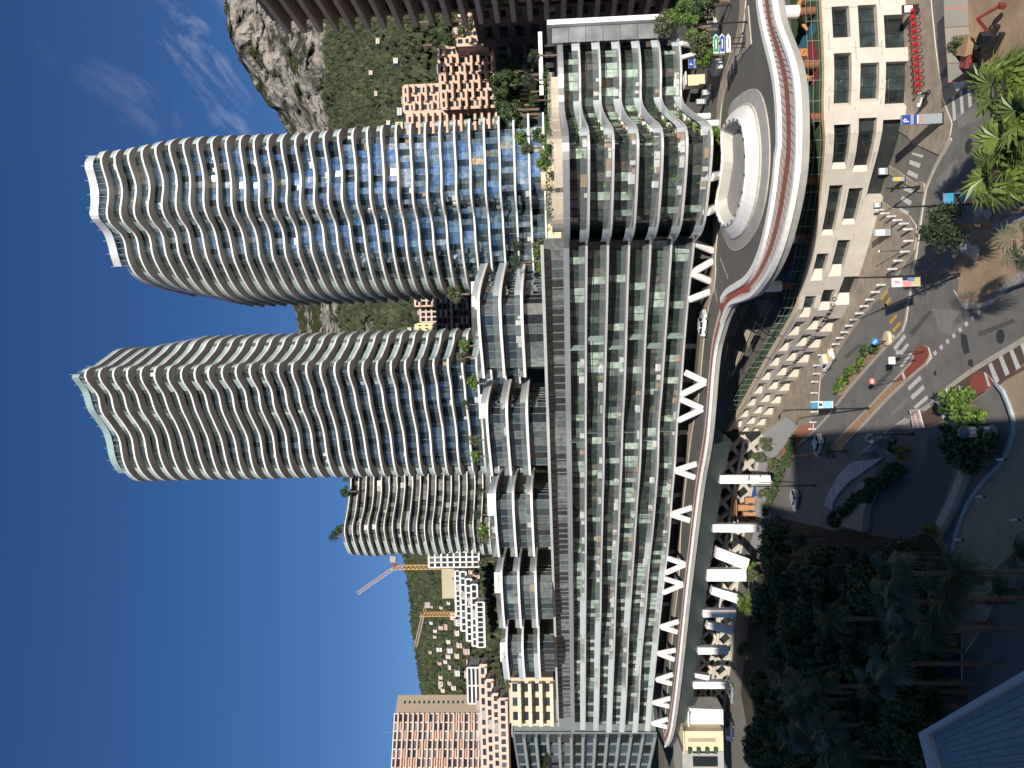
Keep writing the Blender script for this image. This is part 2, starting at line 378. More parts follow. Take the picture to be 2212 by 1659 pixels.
# ------------------------------------------------------------------ the two tall wavy towers and the grey one behind
def wavy_tower(name, label, front_of, nlev, zof, depth, inset, panew, gmat, key, slab_th=.44, side=0, crown=None, jit=.012, group=None, edge=None, soff=None, furn=60, low=None):
    f0 = front_of(0); base = (sum(p[0] for p in f0)/len(f0), sum(p[1] for p in f0)/len(f0)+depth/2, zof(nlev)-2)
    t = thing(name, label, 'tower', base, group=group)
    pn = Panes(t, gmat, key, jit); spots = []
    fr = MB()
    for k in range(nlev+1):
        z = zof(k)
        front = smooth_path(front_of(k), 1.3, it=2)
        out = closed_from_front(front, depth, side)
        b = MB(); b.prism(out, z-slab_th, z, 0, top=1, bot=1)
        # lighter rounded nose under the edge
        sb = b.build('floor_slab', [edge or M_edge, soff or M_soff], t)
        ins = smooth_path(offs(front, -inset)[::1], 2.2, it=3)
        if k > 0:
            zt = zof(k-1)-slab_th
            pn.run(ins, z+.02, zt-.02, panew)
            mullions(fr, ins, z, zt, panew*3, .1)
            if k < nlev: spots.append((front, z))
        if k > 0 or crown is None:
            bal = MB(); bp = offs(front, -.12); bal.wall(bp, z, z+1.1, -.03); bal.build('balustrade', M_bal, t)
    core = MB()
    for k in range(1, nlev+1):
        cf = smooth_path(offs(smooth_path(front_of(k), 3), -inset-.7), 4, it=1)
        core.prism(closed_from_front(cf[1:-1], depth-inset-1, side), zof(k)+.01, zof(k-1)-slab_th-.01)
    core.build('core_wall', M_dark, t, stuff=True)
    fr.build('window_frames', M_frame, t, stuff=True)
    pn.done()
    clutter(t, spots, furn)
    return t, front_of(0)
# plan of the first tower read along its top slab edge
z1 = lambda k: 157.2-3.54*k if k <= 22 else 157.2-3.54*22-3.65*(k-22)
_f1 = [G(rT(a, b), 157.2) for a, b in ((372,186),(322,235),(310,290),(340,380),(372,470),(382,550),(372,650),(362,745),(385,820),(435,880),(490,930),(520,1000),(535,1080),(555,1150),(590,1240),(640,1310))]
_f1b = [G(rT(a, b), z1(6)) for a, b in ((1100,78),(1040,130),(1035,190),(1060,300),(1085,400),(1100,500),(1095,600),(1090,700),(1125,800),(1165,850),(1200,920),(1215,1000),(1225,1080),(1240,1150),(1285,1240),(1335,1340))]
_s1 = [(_f1b[-1].x-3.5, _f1b[-1].y+7), (_f1b[-1].x-4, _f1b[-1].y+16)]
_r1 = [(_f1b[0].x-1.5, _f1b[0].y+14), (_f1b[0].x+1, _f1b[0].y+6)]
def front1(k):
    t = min(1, k/6); t = t*t*(3-2*t)
    p = [(lerp(a.x, b.x, t), lerp(a.y, b.y, t)) for a, b in zip(_f1, _f1b)]
    # waves flatten and the right end grows on the lowest floors
    q = max(0, (k-14)/15)
    cy = sum(v[1] for v in p)/len(p)
    n = len(p); line = [(0, lerp(p[0][1], p[7][1], i/7)-.6 if i <= 7 else (p[8][1] if i == 8 else lerp(p[9][1]+1.2, p[-1][1]-2, (i-9)/(n-10)))) for i in range(n)]
    p = [(a[0]+q*2.2*(1-i/(n-1))**1.5, lerp(a[1], b[1], .62*min(1, q))) for i, (a, b) in enumerate(zip(p, line))]
    # each floor shifts its ripples a little
    p = [(a[0], a[1]+.35*sin(i*1.3+k*.55)) for i, a in enumerate(p)]
    s = lerp(.4, 1, t)
    return [(_r1[0][0]-4*(1-t), _r1[0][1]), (_r1[1][0]-5.5*(1-t), _r1[1][1])] + p + [(p[-1][0]-3.5*s, p[-1][1]+7), (p[-1][0]-4*s, p[-1][1]+16)]
tw1, _ = wavy_tower('wavy_tower', 'tall wavy glass tower with sun glinting on its blue panes, right of the pair', front1, 31, z1, 24, 2.6, 1.55, M_tg1, 't1', jit=.03, group='twin wavy towers')
z2 = lambda k: 162.4-3.5*k
_f2 = [G(rV(a, b), 162.4) for a, b in ((492,268),(430,310),(350,370),(285,425),(215,440),(178,490),(190,560),(240,620),(290,680),(310,760),(330,830),(380,900),(430,980),(470,1050),(490,1130),(510,1230),(550,1330),(604,1398))]
def front2(k):
    p = [(a.x, a.y+.4*sin(i*1.1+k*.5)) for i, a in enumerate(_f2)]
    if k >= 3:
        w = min(1, (k-2)/4); p = [(p[0][0]+2.2*w+1, p[0][1]+7)] + [(p[0][0]+1.6*w, p[0][1]-.5)] + p[1:]
    else: p = [(p[0][0]+.5, p[0][1]+5)] + p
    q = max(0, (k-16)/14); n = len(p); cx = p[9]
    p = [(a[0], lerp(a[1], lerp(p[4][1], p[-1][1], max(0, (i-4))/(n-5))-1.5 if i > 4 else a[1], .35*min(1, q))) for i, a in enumerate(p)]
    return p + [(p[-1][0]-1.8, p[-1][1]+4), (p[-1][0]-1.5, p[-1][1]+12)]
tw2, _ = wavy_tower('wavy_tower', 'tall wavy tower with dark panes in the middle of the skyline', front2, 31, z2, 24, 2.7, 1.6, M_tg2, 't2', jit=.012, group='twin wavy towers')
# crowns: glass screens with aluminium hoods above the top slabs
def crown(t, front, z, h, inset, m1, glass, lightning=True):
    f = smooth_path(offs(smooth_path(front, 3), -inset), .9, it=3)
    b = MB(); b.wall(f, z, z+h*.62, -.1); b.build('crown_glass', glass, t)
    b = MB(); f2 = offs(f, .35); b.wall(f2, z+h*.60, z+h, -.5)
    for p in f2[::4]: b.tube([(p[0], p[1], z+h), (p[0], p[1], z+h+.9)], .05, 4)
    b.build('crown_screen', m1, t)
    b = MB(); mullions(b, f, z, z+h*.62, 1.6, .1); b.build('crown_posts', M_frame, t, stuff=True)
    b = MB(); b.prism(closed_from_front(offs(f, -.6), 14), z, z+h*.6); b.build('plant_room', M_dark, t)
crown(tw1, front1(0)[2:-3], 157.2, 5.4, 2.2, mat('pale_screen_metal', (.60, .61, .62), .4, metal=.2, var=.05), M_tg2)
crown(tw2, front2(0)[3:-2], 162.4, 4.6, 2.0, mat('green_glass_screen', (.30, .42, .40), .2, var=.1, ior=1.9), M_tg2)
b = MB(); 
_f3 = [G(rR(a, b_), 130.0) for a, b_ in ((292,125),(284,200),(288,270),(275,360),(262,450),(238,540),(225,620),(236,700),(262,780),(296,862))]
z3 = lambda k: 130-3.2*k
def front3(k):
    p = [(a.x, a.y) for a in _f3]
    p = [(a[0]+.6*sin(k*.8+i), a[1]+.7*sin(i*1.4+k*.7)) for i, a in enumerate(p)]
    return [(p[0][0]+5, p[0][1]+1)]+p+[(p[-1][0]-1, p[-1][1]+7)]
M_tg3 = panemat('charcoal_glass', [(0, (.02, .022, .026)), (.3, (.12, .12, .125)), (.5, (.02, .02, .024)), (.62, (.20, .20, .20)), (.75, (.03, .03, .035)), (.92, (.42, .42, .40))], .2, 1.5, .01)
tw3, _ = wavy_tower('residential_tower', 'shorter charcoal tower with thin cream wavy slabs behind and left of the middle tower', front3, 18, z3, 30, 2.2, 2.3, M_tg3, 't3', slab_th=.34, edge=mat('cream_edge', (.76, .74, .62), .6), furn=20)
b = MB()
b.box((at((738,1120), 318).x, 322, 131.4), (14, 8, 2.4)); b.box((at((738,1090), 318).x, 320, 130.8), (5, 6, 2.6)); b.build('roof_plant_box', M_white, tw3)
# podium ----------------------------------------------------------------------
LV = [21.3+3.6*k for k in range(6)]+[43.0]
_pr = [rN(440,350), rN(480,500), rN(495,700), rN(495,900), rN(485,1060), rN(545,1170), rN(680,1270), rN(795,1330), rN(828,1430), rN(830,1600), rM(812,200), rM(780,500), rM(755,700), rM(735,800), rM(700,895), rM(660,940)]
_pl = [rM(632,985), rM(620,1150), rJ(590,200), rJ(545,700), rJ(520,1000), rJ(500,1250), rK(1800,0), rK(1785,400), rK(1750,700), rK(1725,1000), rK(1690,1300), rL(1655,300), rL(1625,600), rL(1600,900), rL(1575,1200), rL(1560,1345)]
PF_R = [G(p, 21.3) for p in _pr]; PF_L = [G(p, 21.3) for p in _pl]
pr = smooth_path(PF_R, 1.2, it=2); pl = smooth_path(PF_L, 2.0, it=3)
pod = thing('curved_apartment_block', 'long curving six storey glass apartment block raised on white slanted struts', 'building', (PF_L[6].x, PF_L[6].y+12, 14))
pn = Panes(pod, M_pg, 'pod', .014); spots = []
fr = MB()
depth = 26
rb = (PF_R[0].x, PF_R[0].y)
for k, z in enumerate(LV):
    # long wing: edge ripples a little from floor to floor
    wob = lambda s, k=k: .85*sin(s*.06+k*1.1)+.45*sin(s*.15+k*2.3)
    cl = []
    s = 0
    for i, p in enumerate(pl):
        if i: s += hypot(p[0]-pl[i-1][0], p[1]-pl[i-1][1])
        cl.append((p[0], p[1]+wob(s)))
    crr = [(p[0], p[1]+.15*sin(i*.2+k)) for i, p in enumerate(pr)]
    for path, nm in ((crr, 0), (cl, 1)):
        back = [(path[-1][0]+(6 if nm else -2), path[-1][1]+depth), (path[0][0]-(0 if nm else 3), path[0][1]+depth)]
        out = list(path)+back
        b = MB(); th = .36 if k < 6 else 1.0
        b.prism(out, z-th, z, 0, top=1, bot=2)
        b.build('floor_slab', [M_alu if k < 6 else mat('roof_band_metal', (.55, .56, .57), .35, metal=.7, var=.05), M_pave, M_bsoff], pod)
        if k < 6:
            bal = MB(); bp = offs(path, -.1); bal.wall(bp, z, z+1.12, -.03); bal.build('balustrade', M_balp, pod)
            ins = smooth_path(offs(path, -2.6), 1.5, it=2)
            zt = LV[k+1]-(.42 if k < 5 else 1.0)
            pn.run(ins, z+.02, zt, 1.62)
            mullions(fr, ins, z, zt, 1.62, .1); fr.wall(offs(ins, .09), z+2.05, z+2.13, .05)
            spots.append((path, z))
    # dark interior spine behind the glass
sp_ = MB(); 
sp_.prism([(p[0], p[1]) for p in offs(pl, -3.6)]+[(pl[-1][0]+6, pl[-1][1]+depth-1), (pl[0][0], pl[0][1]+depth-1)], 21.32, 41.9)
sp_.prism([(p[0], p[1]) for p in offs(pr, -3.5)]+[(pr[-1][0]-1, pr[-1][1]+depth-1), (pr[0][0]-4, pr[0][1]+depth-1)], 21.34, 41.92)
sp_.build('inner_wall', mat('recess_glass', (.05, .08, .072), .1, ior=1.8, var=.3, scale=.4), pod)
# alternating recessed loggias: dark screens between flats
for k in range(6):
    ins = offs(pl, -1.15); n = len(ins)
    for i in range(9, n-3, 11):
        i2 = i + (k % 2)*1
        if i2 >= n-1: continue
        a, c = ins[i2], ins[i2+1]; b = MB()
        b.box(((a[0]+c[0])/2, (a[1]+c[1])/2, LV[k]+1.55), (.10, 1.9, 3.0), atan2(c[1]-a[1], c[0]-a[0])); b.build('divider_screen', M_bal, pod)
fr.build('window_frames', M_dark, pod, stuff=True)
pn.done()
clutter(pod, spots, 480)
# upper terrace level behind the roof band and its slab
b = MB(); up = offs(pl, -1.6); b.prism(list(up)+[(pl[-1][0]+6, pl[-1][1]+depth), (pl[0][0], pl[0][1]+depth)], 46.35, 46.9, 0, top=1)
b.build('terrace_slab', [M_alu, M_pave], pod)
up2 = smooth_path(offs(pl, -4.2), 2, it=1)
b = MB(); b.wall(up2, 43.0, 46.35, -.4); b.build('terrace_glass_wall', M_vg, pod)
b = MB(); mullions(b, offs(up2, .08), 43.0, 46.35, 1.9, .1); b.build('terrace_mullions', M_frame, pod, stuff=True)
# bronze end wall with white fin on the right
pE = PF_R[0]
fin = MB(); a = G((1450, 57), 22.3); fin.box((a.x+1.2, a.y+3, (21.2+44.3)/2), (.9, 9, 44.6-20.6)); fin.build('white_fin', M_white, pod)
wl = MB()
for i in range(7): wl.box((a.x-.6-i*.001, a.y-.2, 22.3+i*3.1+1.5), (3.0, .3, 3.02)); 
wl.build('end_panel_wall', mat('end_panels', (.30, .31, .32), .32, metal=.7, var=.35, scale=.3), pod)
# white slanted struts
def strut(a, b_, r=.62):
    m = MB(); d = Vector(b_)-Vector(a); m.tube([a, Vector(a)+d*.06, Vector(a)+d*.94, b_], [r*.85, r, r, r*.85], 8); m.build('slanted_strut', M_white, pod, smooth=False)
ZR = 17.2
def vtop(r, ap, f1, f2): 
    t = G(r(*ap), 21.0)
    for f in (f1, f2): strut(G(r(*f), ZR), t)
def vbot(r, ft, t1, t2):
    f = G(r(*ft), ZR)
    for t in (t1, t2): strut(f, G(r(*t), 21.0))
vtop(rJ, (600,170), (792,60), (772,240)); strut(G(rJ(765,328), ZR), G(rJ(580,400), 21))
vbot(rJ, (732,1118), (545,1030), (518,1225)); vbot(rJ, (706,1350), (510,1265), (492,1450))
vtop(rK, (1790,450), (1980,388), (1965,510)); vtop(rK, (1750,830), (1937,770), (1922,885))
vbot(rK, (1880,1265), (1722,1212), (1706,1340)); vbot(rK, (1860,1440), (1698,1390), (1688,1512))
for ap, f1, f2 in (((1665,430),(1822,380),(1812,475)), ((1640,660),(1795,630),(1787,715)), ((1627,890),(1772,842),(1762,925)), ((1600,1090),(1747,1050),(1740,1122)), ((1590,1270),(1727,1232),(1717,1300))): vtop(rL, ap, f1, f2)
for ap, ft in (((640,985),(858,1075)),): strut(G(rM(*ft), ZR), G(rM(*ap), 21))
for ap, ft in (((775,650),(945,570)), ((818,270),(970,235))): strut(G(rM(*ft), ZR), G(rM(*ap), 21), .75)
for ap, ft in (((500,470),(700,520)), ((500,630),(715,570))): strut(G(rN(*ft), ZR), G(rN(*ap), 21), .45)
# villas on the terrace ----------------------------------------------------------
VZ = (46.9, 51.0, 55.0, 59.0)
villas = [  # per villa: roof line pixels, then D range from the podium edge
    (rP, ((360,300),(318,420),(285,560),(280,660),(292,900),(312,1100),(332,1306)), 'glass penthouse villa with wavy roof edge beside the first tower, nearest on the terrace'),
    (rQ, ((1738,762),(1700,880),(1680,1000),(1690,1200),(1710,1400),(1732,1604)), 'second glass penthouse villa from the right on the podium roof'),
    (rR, ((1566,160),(1538,260),(1530,350),(1545,600),(1558,740),(1572,872)), 'middle glass penthouse villa of the five on the podium roof'),
    (rR, ((1612,872),(1594,970),(1590,1050),(1600,1250),(1610,1370),(1622,1492)), 'fourth glass penthouse villa on the podium roof, below the white stepped flats'),
    (rS, ((1500,118),(1492,260),(1492,400),(1508,560),(1526,700)), 'leftmost and smallest glass penthouse villa, beside the cream stone terraces')]
VILLAS = []
for vi, (r, pts, lab) in enumerate(villas):
    roof = [G(r(*p), 59.0) for p in pts]
    d0 = [hypot(p.x, p.y) for p in roof]
    path = smooth_path([(p.x, p.y) for p in roof], 1.2, it=2)
    t = thing('penthouse_villa', lab, 'villa', (sum(p[0] for p in path)/len(path), sum(p[1] for p in path)/len(path)+8, 46.9), group='penthouse villas on the podium roof')
    VILLAS.append((t, path))
    pv = Panes(t, M_vg, 'vil', .012, cap=120); sp2 = []; fr = MB()
    for k in range(1, 4):
        z = VZ[k]; out = list(path)+[(path[-1][0]+4, path[-1][1]+15), (path[0][0], path[0][1]+15)]
        b = MB(); b.prism(out, z-.5, z, 0, top=1, bot=2); b.build('floor_slab', [M_edge, M_pave, M_bsoff], t)
        bal = MB(); bal.wall(offs(path, -.1), z, z+1.1, -.03)
        bal.wall([(path[-1][0]+.1, path[-1][1]), (path[-1][0]+3, path[-1][1]+12)], z, z+1.1, -.03)
        bal.build('balustrade', M_balp, t)
        ins = smooth_path(offs(path, -1.9)[1:-1], 1.5, it=2)
        pv.run(ins, VZ[k-1]+.02, z-.5, 1.9); mullions(fr, ins, VZ[k-1], z-.5, 1.9, .09)
        sp2.append((path, z))
        # side wall glass
        sd = MB(); sd.wall([(ins[-1][0], ins[-1][1]), (ins[-1][0]+2.5, ins[-1][1]+11)], VZ[k-1], z-.5, -.1); sd.wall([(ins[0][0]-1, ins[0][1]+11), (ins[0][0], ins[0][1])], VZ[k-1], z-.5, -.1); sd.build('side_glass_wall', M_vg, t)
    pv.done(); fr.build('window_frames', M_frame, t, stuff=True)
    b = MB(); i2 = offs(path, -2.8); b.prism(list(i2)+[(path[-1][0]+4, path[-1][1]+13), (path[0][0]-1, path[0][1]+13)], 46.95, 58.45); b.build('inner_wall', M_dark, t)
    b = MB(); m = len(path)//2; b.box((path[m][0], path[m][1]+8, 60.2), (5, 3, 1.5)); b.build('roof_box', M_white, t)
    clutter(t, sp2, 14)
# ------------------------------------------------------------------ terrain: valley floor, green slope, limestone cliff
ys = [-500, 0, 50, 100, 130, 170, 205, 215, 260, 300, 450, 620, 650, 680, 735, 900, 1050, 1150, 1205, 1300, 1500, 1659, 2100]
RING = [(240, [1186]*23), (330, [1112]*9+[1100,1090,1066,1062,1060,1060,1080,1092,1100,1102,1106,1110,1114,1116]),
 (520, [905,905,900,893,890,885,882,882,880,880,880,893,893,895,900,930,985,1020,1042,1046,1052,1056,1060]),
 (800, [800]*9+[796,795,800,800,802,810,860,915,948,962,974,988,994,1000]),
 (1060, [688,690,694,700,705,712,720,722,728,735,742,740,742,745,748,800,860,896,915,925,938,946,955]),
 (1180, [560,560,575,590,610,630,650,660,690,700,715,712,712,715,722,790,850,886,900,912,925,934,945]),
 (1300, [476,482,489,517,541,562,577,594,622,634,662,690,690,694,696,752,815,855,873,889,908,917,930]),
 (1700, [640]*15+[800,860,900,930,950,970,980,990])]
def terr_z(y, D):
    V = [np.interp(y, ys, r[1]) for r in RING]; Ds = [r[0] for r in RING]
    v = np.interp(D, Ds, V)
    return at((v, y), D).z
ny, nd = 520, 170
yy = np.linspace(-500, 2100, ny); DD = np.concatenate([np.linspace(240, 1000, 80), np.linspace(1006, 1340, 72), np.linspace(1360, 1700, 18)])
verts = []; rock = []
for j, D in enumerate(DD):
    for i, y in enumerate(yy):
        z = terr_z(y, D); r = ray(1100, y); x = r.x/r.y*D
        cl = min(1, max(0, (D-1030)/60))*(1 if y < 760 else max(0, 1-(y-760)/60))
        p = Vector((x*.012, D*.012, z*.006))
        n1 = noise.fractal(p*1.0, 1.0, 2.1, 5); n2 = noise.ridged_multi_fractal(p*2.6, 1.0, 2.2, 5, 1, 2) - 1.1
        zz = z + n1*(6+10*cl)*(1 if D > 330 else .2) + n2*9*cl
        dd = D + cl*(n2*20 + 20*noise.noise(p*.9+Vector((9, 3, 1))))
        verts.append((x*dd/D, dd, zz))
        veg = noise.fractal(Vector((x*.009, z*.02, 4.0)), 1, 2.2, 5)
        rock.append(max(0, min(1, cl*1.15 - .05 + veg*1.0 - (.55 if D > 1275 else 0))) if cl > 0 else (max(0, min(1, (veg-.46)*6)) if y < 900 else max(0, (veg-.62)*5)))
faces = [(j*ny+i, (j+1)*ny+i, (j+1)*ny+i+1, j*ny+i+1) for j in range(nd-1) for i in range(ny-1)]
me = bpy.data.meshes.new('mountain'); me.from_pydata(verts, [], faces)
at_ = me.attributes.new('rock', 'FLOAT', 'POINT'); at_.data.foreach_set('value', rock)
m = bpy.data.materials.new('limestone_and_scrub'); m.use_nodes = True; t = m.node_tree; n = t.nodes; l = t.links; b = n['Principled BSDF']; b.inputs['Roughness'].default_value = .95; b.inputs['Specular IOR Level'].default_value = .1
geo = n.new('ShaderNodeNewGeometry')
def tnoise(s, d=8, sc_=(1, 1, 1), dist=0, rg=.6):
    mp = n.new('ShaderNodeMapping'); mp.inputs['Scale'].default_value = sc_; l.new(geo.outputs['Position'], mp.inputs[0])
    q = n.new('ShaderNodeTexNoise'); q.inputs['Scale'].default_value = s; q.inputs['Detail'].default_value = d; q.inputs['Distortion'].default_value = dist; q.inputs['Roughness'].default_value = rg; l.new(mp.outputs[0], q.inputs['Vector']); return q.outputs[0]
def ramp(src, els):
    q = n.new('ShaderNodeValToRGB'); e = q.color_ramp.elements
    while len(e) < len(els): e.new(.5)
    for i, (p, c) in enumerate(els): e[i].position = p; e[i].color = tuple(c)+(1,)
    l.new(src, q.inputs[0]); return q.outputs[0]
rk = ramp(tnoise(.035, 10, (1, 1, .45), .6, .68), [(.38, (.035, .038, .025)), (.45, (.12, .115, .10)), (.52, (.29, .275, .25)), (.61, (.38, .335, .275)), (.70, (.40, .385, .36))])
vg = ramp(tnoise(.09, 9), [(.35, (.022, .03, .012)), (.6, (.055, .06, .024)), (.75, (.10, .095, .045))])
aa = n.new('ShaderNodeAttribute'); aa.attribute_name = 'rock'
am = n.new('ShaderNodeMath'); am.operation = 'ADD'; l.new(aa.outputs['Fac'], am.inputs[0])
a2 = n.new('ShaderNodeMath'); a2.operation = 'MULTIPLY_ADD'; l.new(tnoise(.05, 9), a2.inputs[0]); a2.inputs[1].default_value = 2.2; a2.inputs[2].default_value = -1.1; l.new(a2.outputs[0], am.inputs[1])
ar = n.new('ShaderNodeMapRange'); ar.inputs[1].default_value = .50; ar.inputs[2].default_value = .66; l.new(am.outputs[0], ar.inputs[0])
mx = n.new('ShaderNodeMix'); mx.data_type = 'RGBA'; l.new(ar.outputs[0], mx.inputs['Factor']); l.new(vg, mx.inputs['A']); l.new(rk, mx.inputs['B']); l.new(mx.outputs['Result'], b.inputs['Base Color'])
bp = n.new('ShaderNodeBump'); bp.inputs['Strength'].default_value = .9; bp.inputs['Distance'].default_value = 9; l.new(tnoise(.06, 10, (1, 1, .6), .4, .7), bp.inputs['Height']); l.new(bp.outputs[0], b.inputs['Normal'])
me.materials.append(m); tag(link('mountain', me), kind='structure')
# maquis and pines on the slopes: thousands of crowns, one stuff object
def crowns(name, n_, ylo, yhi, Dlo, Dhi, smin, smax, m):
    ico = [(0,0,1.2),(.89,0,.35),(.28,.85,.35),(-.72,.53,.35),(-.72,-.53,.35),(.28,-.85,.35),(.5,.36,-.5),(-.2,.6,-.5),(-.6,0,-.5),(-.2,-.6,-.5),(.5,-.36,-.5)]
    fc = [(0,1,2),(0,2,3),(0,3,4),(0,4,5),(0,5,1),(1,6,2),(2,7,3),(3,8,4),(4,9,5),(5,10,1),(6,7,2),(7,8,3),(8,9,4),(9,10,5),(10,6,1)]
    V = []; Fc = []; base = np.array(ico)
    k = 0
    rr = np.array(rock).reshape(nd, ny); zz = np.array([v[2] for v in verts]).reshape(nd, ny)
    while k < n_:
        y = RNG.uniform(ylo, yhi); D = Dlo+(Dhi-Dlo)*RNG.random()**.8
        i = int((y+500)/2600*(ny-1)); j = int(np.searchsorted(DD, D)); j = min(j, nd-1)
        if rr[j, i] > .33: k += .3; continue
        s = RNG.uniform(smin, smax)*(.7+.5*D/900)
        a = RNG.uniform(0, 6.3); M = np.array([[cos(a), -sin(a), 0], [sin(a), cos(a), 0], [0, 0, 1]])
        r = ray(1100, y); x = r.x/r.y*D
        v = (base*RNG.uniform(.65, 1.3, (11, 1))*np.array([s, s, s*RNG.uniform(.8, 1.5)]))@M.T + np.array([x, D, zz[j, i]+s*.3])
        o = len(V); V += v.tolist(); Fc += [(o+f[0], o+f[1], o+f[2]) for f in fc]; k += 1
    me = bpy.data.meshes.new(name); me.from_pydata(V, [], Fc); me.materials.append(m)
    tag(link(name, me), 'dark green scrub and pine wood covering the hillside below the cliff', 'woodland', kind='stuff')
crowns('hillside_woodland', 15000, -20, 760, 400, 1080, 1.6, 3.8, M_forest)
crowns('hillside_woodland', 17000, 1130, 1700, 360, 1290, 1.0, 2.5, M_forest)
tag(bpy.data.objects['hillside_woodland.001'], 'green wooded hill dotted with villas behind the cranes at left')

# valley ground sheet (reaches the horizon) and the town ground behind the podium
b = MB(); b.box((0, 3000, -.6), (9000, 8000, .6)); struct('ground', b, mat('town_ground', (.16, .15, .12), .9, var=.2, scale=.05))
# ------------------------------------------------------------------ generic far building with recessed windows and balconies
def block(name, label, a, b_, z0, z1, depth, floors, bays, wall, glass=M_wg, group=None, pier=.28, band=.3, balc=None, bdepth=1.4, bh=1.0, skip=.0, parapet=.8, roofm=None, stag=False, cat='building', railm=None, awn=None):
    """facade from a (right end) to b_ (left end), plan points; z0..z1"""
    a = Vector((a[0], a[1], 0)); c = Vector((b_[0], b_[1], 0)); d = c-a; L = d.length; d /= L; nrm = Vector((d.y, -d.x, 0))
    if nrm.dot(a) > 0: nrm = -nrm
    mid = (a+c)/2 - nrm*depth/2
    t = thing(name, label, cat, (mid.x, mid.y, z0), group=group)
    ang = atan2(d.y, d.x)
    def P(u, v, z): q = a+d*u-nrm*v; return (q.x, q.y, z)
    hh = (z1-z0)/floors; w = L/bays
    m = MB()
    m.box(P(L/2, depth/2+.45, (z0+z1)/2), (L, depth-.9, z1-z0-.02), ang)
    for k in range(floors+1): m.box(P(L/2, .22, z0+k*hh), (L+.02, .46, hh*band), ang)
    for i in range(bays+1): m.box(P(min(L-.01, max(.01, i*w)), .235, (z0+z1)/2), (w*pier, .43, z1-z0-.01), ang)
    m.build('wall', wall, t)
    rf = MB(); rf.box(P(L/2, depth/2, z1+hh*band/2+.06), (L+.3, depth+.2, .12), ang); 
    rf.box(P(L*.3, depth/2, z1+1.3), (min(4, L*.3), 3, 2), ang); rf.build('roof', roofm or M_conc, t)
    me = unit_pane(glass, glass.name)
    cnt = 0; bm = None; bs = []
    for k in range(floors):
        for i in range(bays):
            q = P((i+.5)*w, .40, z0+k*hh+hh*band/2)
            o = link('window', me, t); o.location = Vector(q)-Vector(t.location); o.scale = (w*(1-pier), 1, hh*(1-band)); o.rotation_euler = (0, 0, ang)
            cnt += 1
            if balc and (not stag or (i+k*2) % 3 != 0) and random.random() >= skip: bs.append((k, i))
    if balc:
        s = MB(); s.box((0, -bdepth/2, .08), (w*.98, bdepth, .16)); s.box((0, -bdepth+.05, bh/2), (w*.98, .1, bh), mi=1)
        s.box((-w*.46, -bdepth/2, bh/2), (.08, bdepth-.15, bh), mi=1); s.box((w*.46, -bdepth/2, bh/2), (.08, bdepth-.15, bh), mi=1)
        mb_ = s.mesh('balcony', [wall if balc is True else balc, railm or (wall if balc is True else balc)])
        flip = 0 if (Matrix.Rotation(ang, 3, 'Z') @ Vector((0, -1, 0))).dot(nrm) > 0 else pi
        for k, i in bs[:290]:
            o = link('balcony', mb_, t); o.location = Vector(P((i+.5)*w, 0, z0+k*hh+.0))-Vector(t.location); o.rotation_euler = (0, 0, ang+flip)
            if awn and random.random() < awn[1]:
                aw = bpy.data.meshes.get('awning_'+name)
                if not aw:
                    q = MB(); q.quad((-w*.42, -.1, hh*.86), (w*.42, -.1, hh*.86), (w*.42, -1.3, hh*.66), (-w*.42, -1.3, hh*.66)); q.quad((-w*.42, -1.3, hh*.66), (w*.42, -1.3, hh*.66), (w*.42, -1.32, hh*.5), (-w*.42, -1.32, hh*.5)); aw = q.mesh('awning_'+name, awn[0])
                link('awning', aw, o)
    return t
def ad(x, y, D): p = at((x, y), D); return (p.x, p.y)
def zd(x, y, D): return at((x, y), D).z
M_peach = mat('peach_render', (.60, .42, .32), .8, var=.08, scale=.2)
M_pk = mat('pale_pink_render', (.60, .44, .37), .8, var=.08, scale=.2)
M_brown = mat('brown_stone_cladding', (.17, .10, .075), .8, var=.18, scale=.3)
M_cream = mat('cream_render', (.66, .55, .36), .8, var=.06, scale=.2)
M_gwhite = mat('off_white_render', (.68, .65, .60), .8, var=.06, scale=.2)
M_tan = mat('tan_render', (.36, .29, .21), .85, var=.06, scale=.1)
M_orange = mat('orange_awning', (.60, .34, .24), .8, var=.1)
# peach terraces on the right
def pix_block(name, label, yr, yl, top, bot, D, depth, floors, bays, wall, **k):
    a = ad(1100, yr, D); b_ = ad(1100, yl, D+k.pop('turn', 0)); ym = (yr+yl)/2
    return block(name, label, a, b_, zd(bot, ym, D), zd(top, ym, D), depth, floors, bays, wall, **k)
pix_block('peach_apartments', 'peach stepped apartment block with deep balconies, right of the first tower', 95, 228, 948, 1066, 300, 22, 8, 7, M_peach, balc=True, stag=True, bdepth=2.2, pier=.34, band=.36, turn=6, group='peach hillside flats')
pix_block('peach_apartments', 'peach apartment block stepping down beside the wavy tower edge', 176, 232, 872, 950, 322, 16, 6, 3, M_peach, balc=True, stag=True, bdepth=2, pier=.4, band=.36, group='peach hillside flats')
pix_block('peach_apartments', 'narrow peach block with side balconies half hidden by the tower', 236, 285, 880, 1075, 312, 14, 13, 2, M_peach, balc=True, bdepth=1.8, pier=.5, band=.36, group='peach hillside flats')
pix_block('peach_apartments', 'low peach wing with terrace windows near the brown building', 28, 92, 985, 1052, 292, 14, 4, 4, M_peach, balc=True, stag=True, bdepth=1.8, pier=.4, band=.36, group='peach hillside flats')
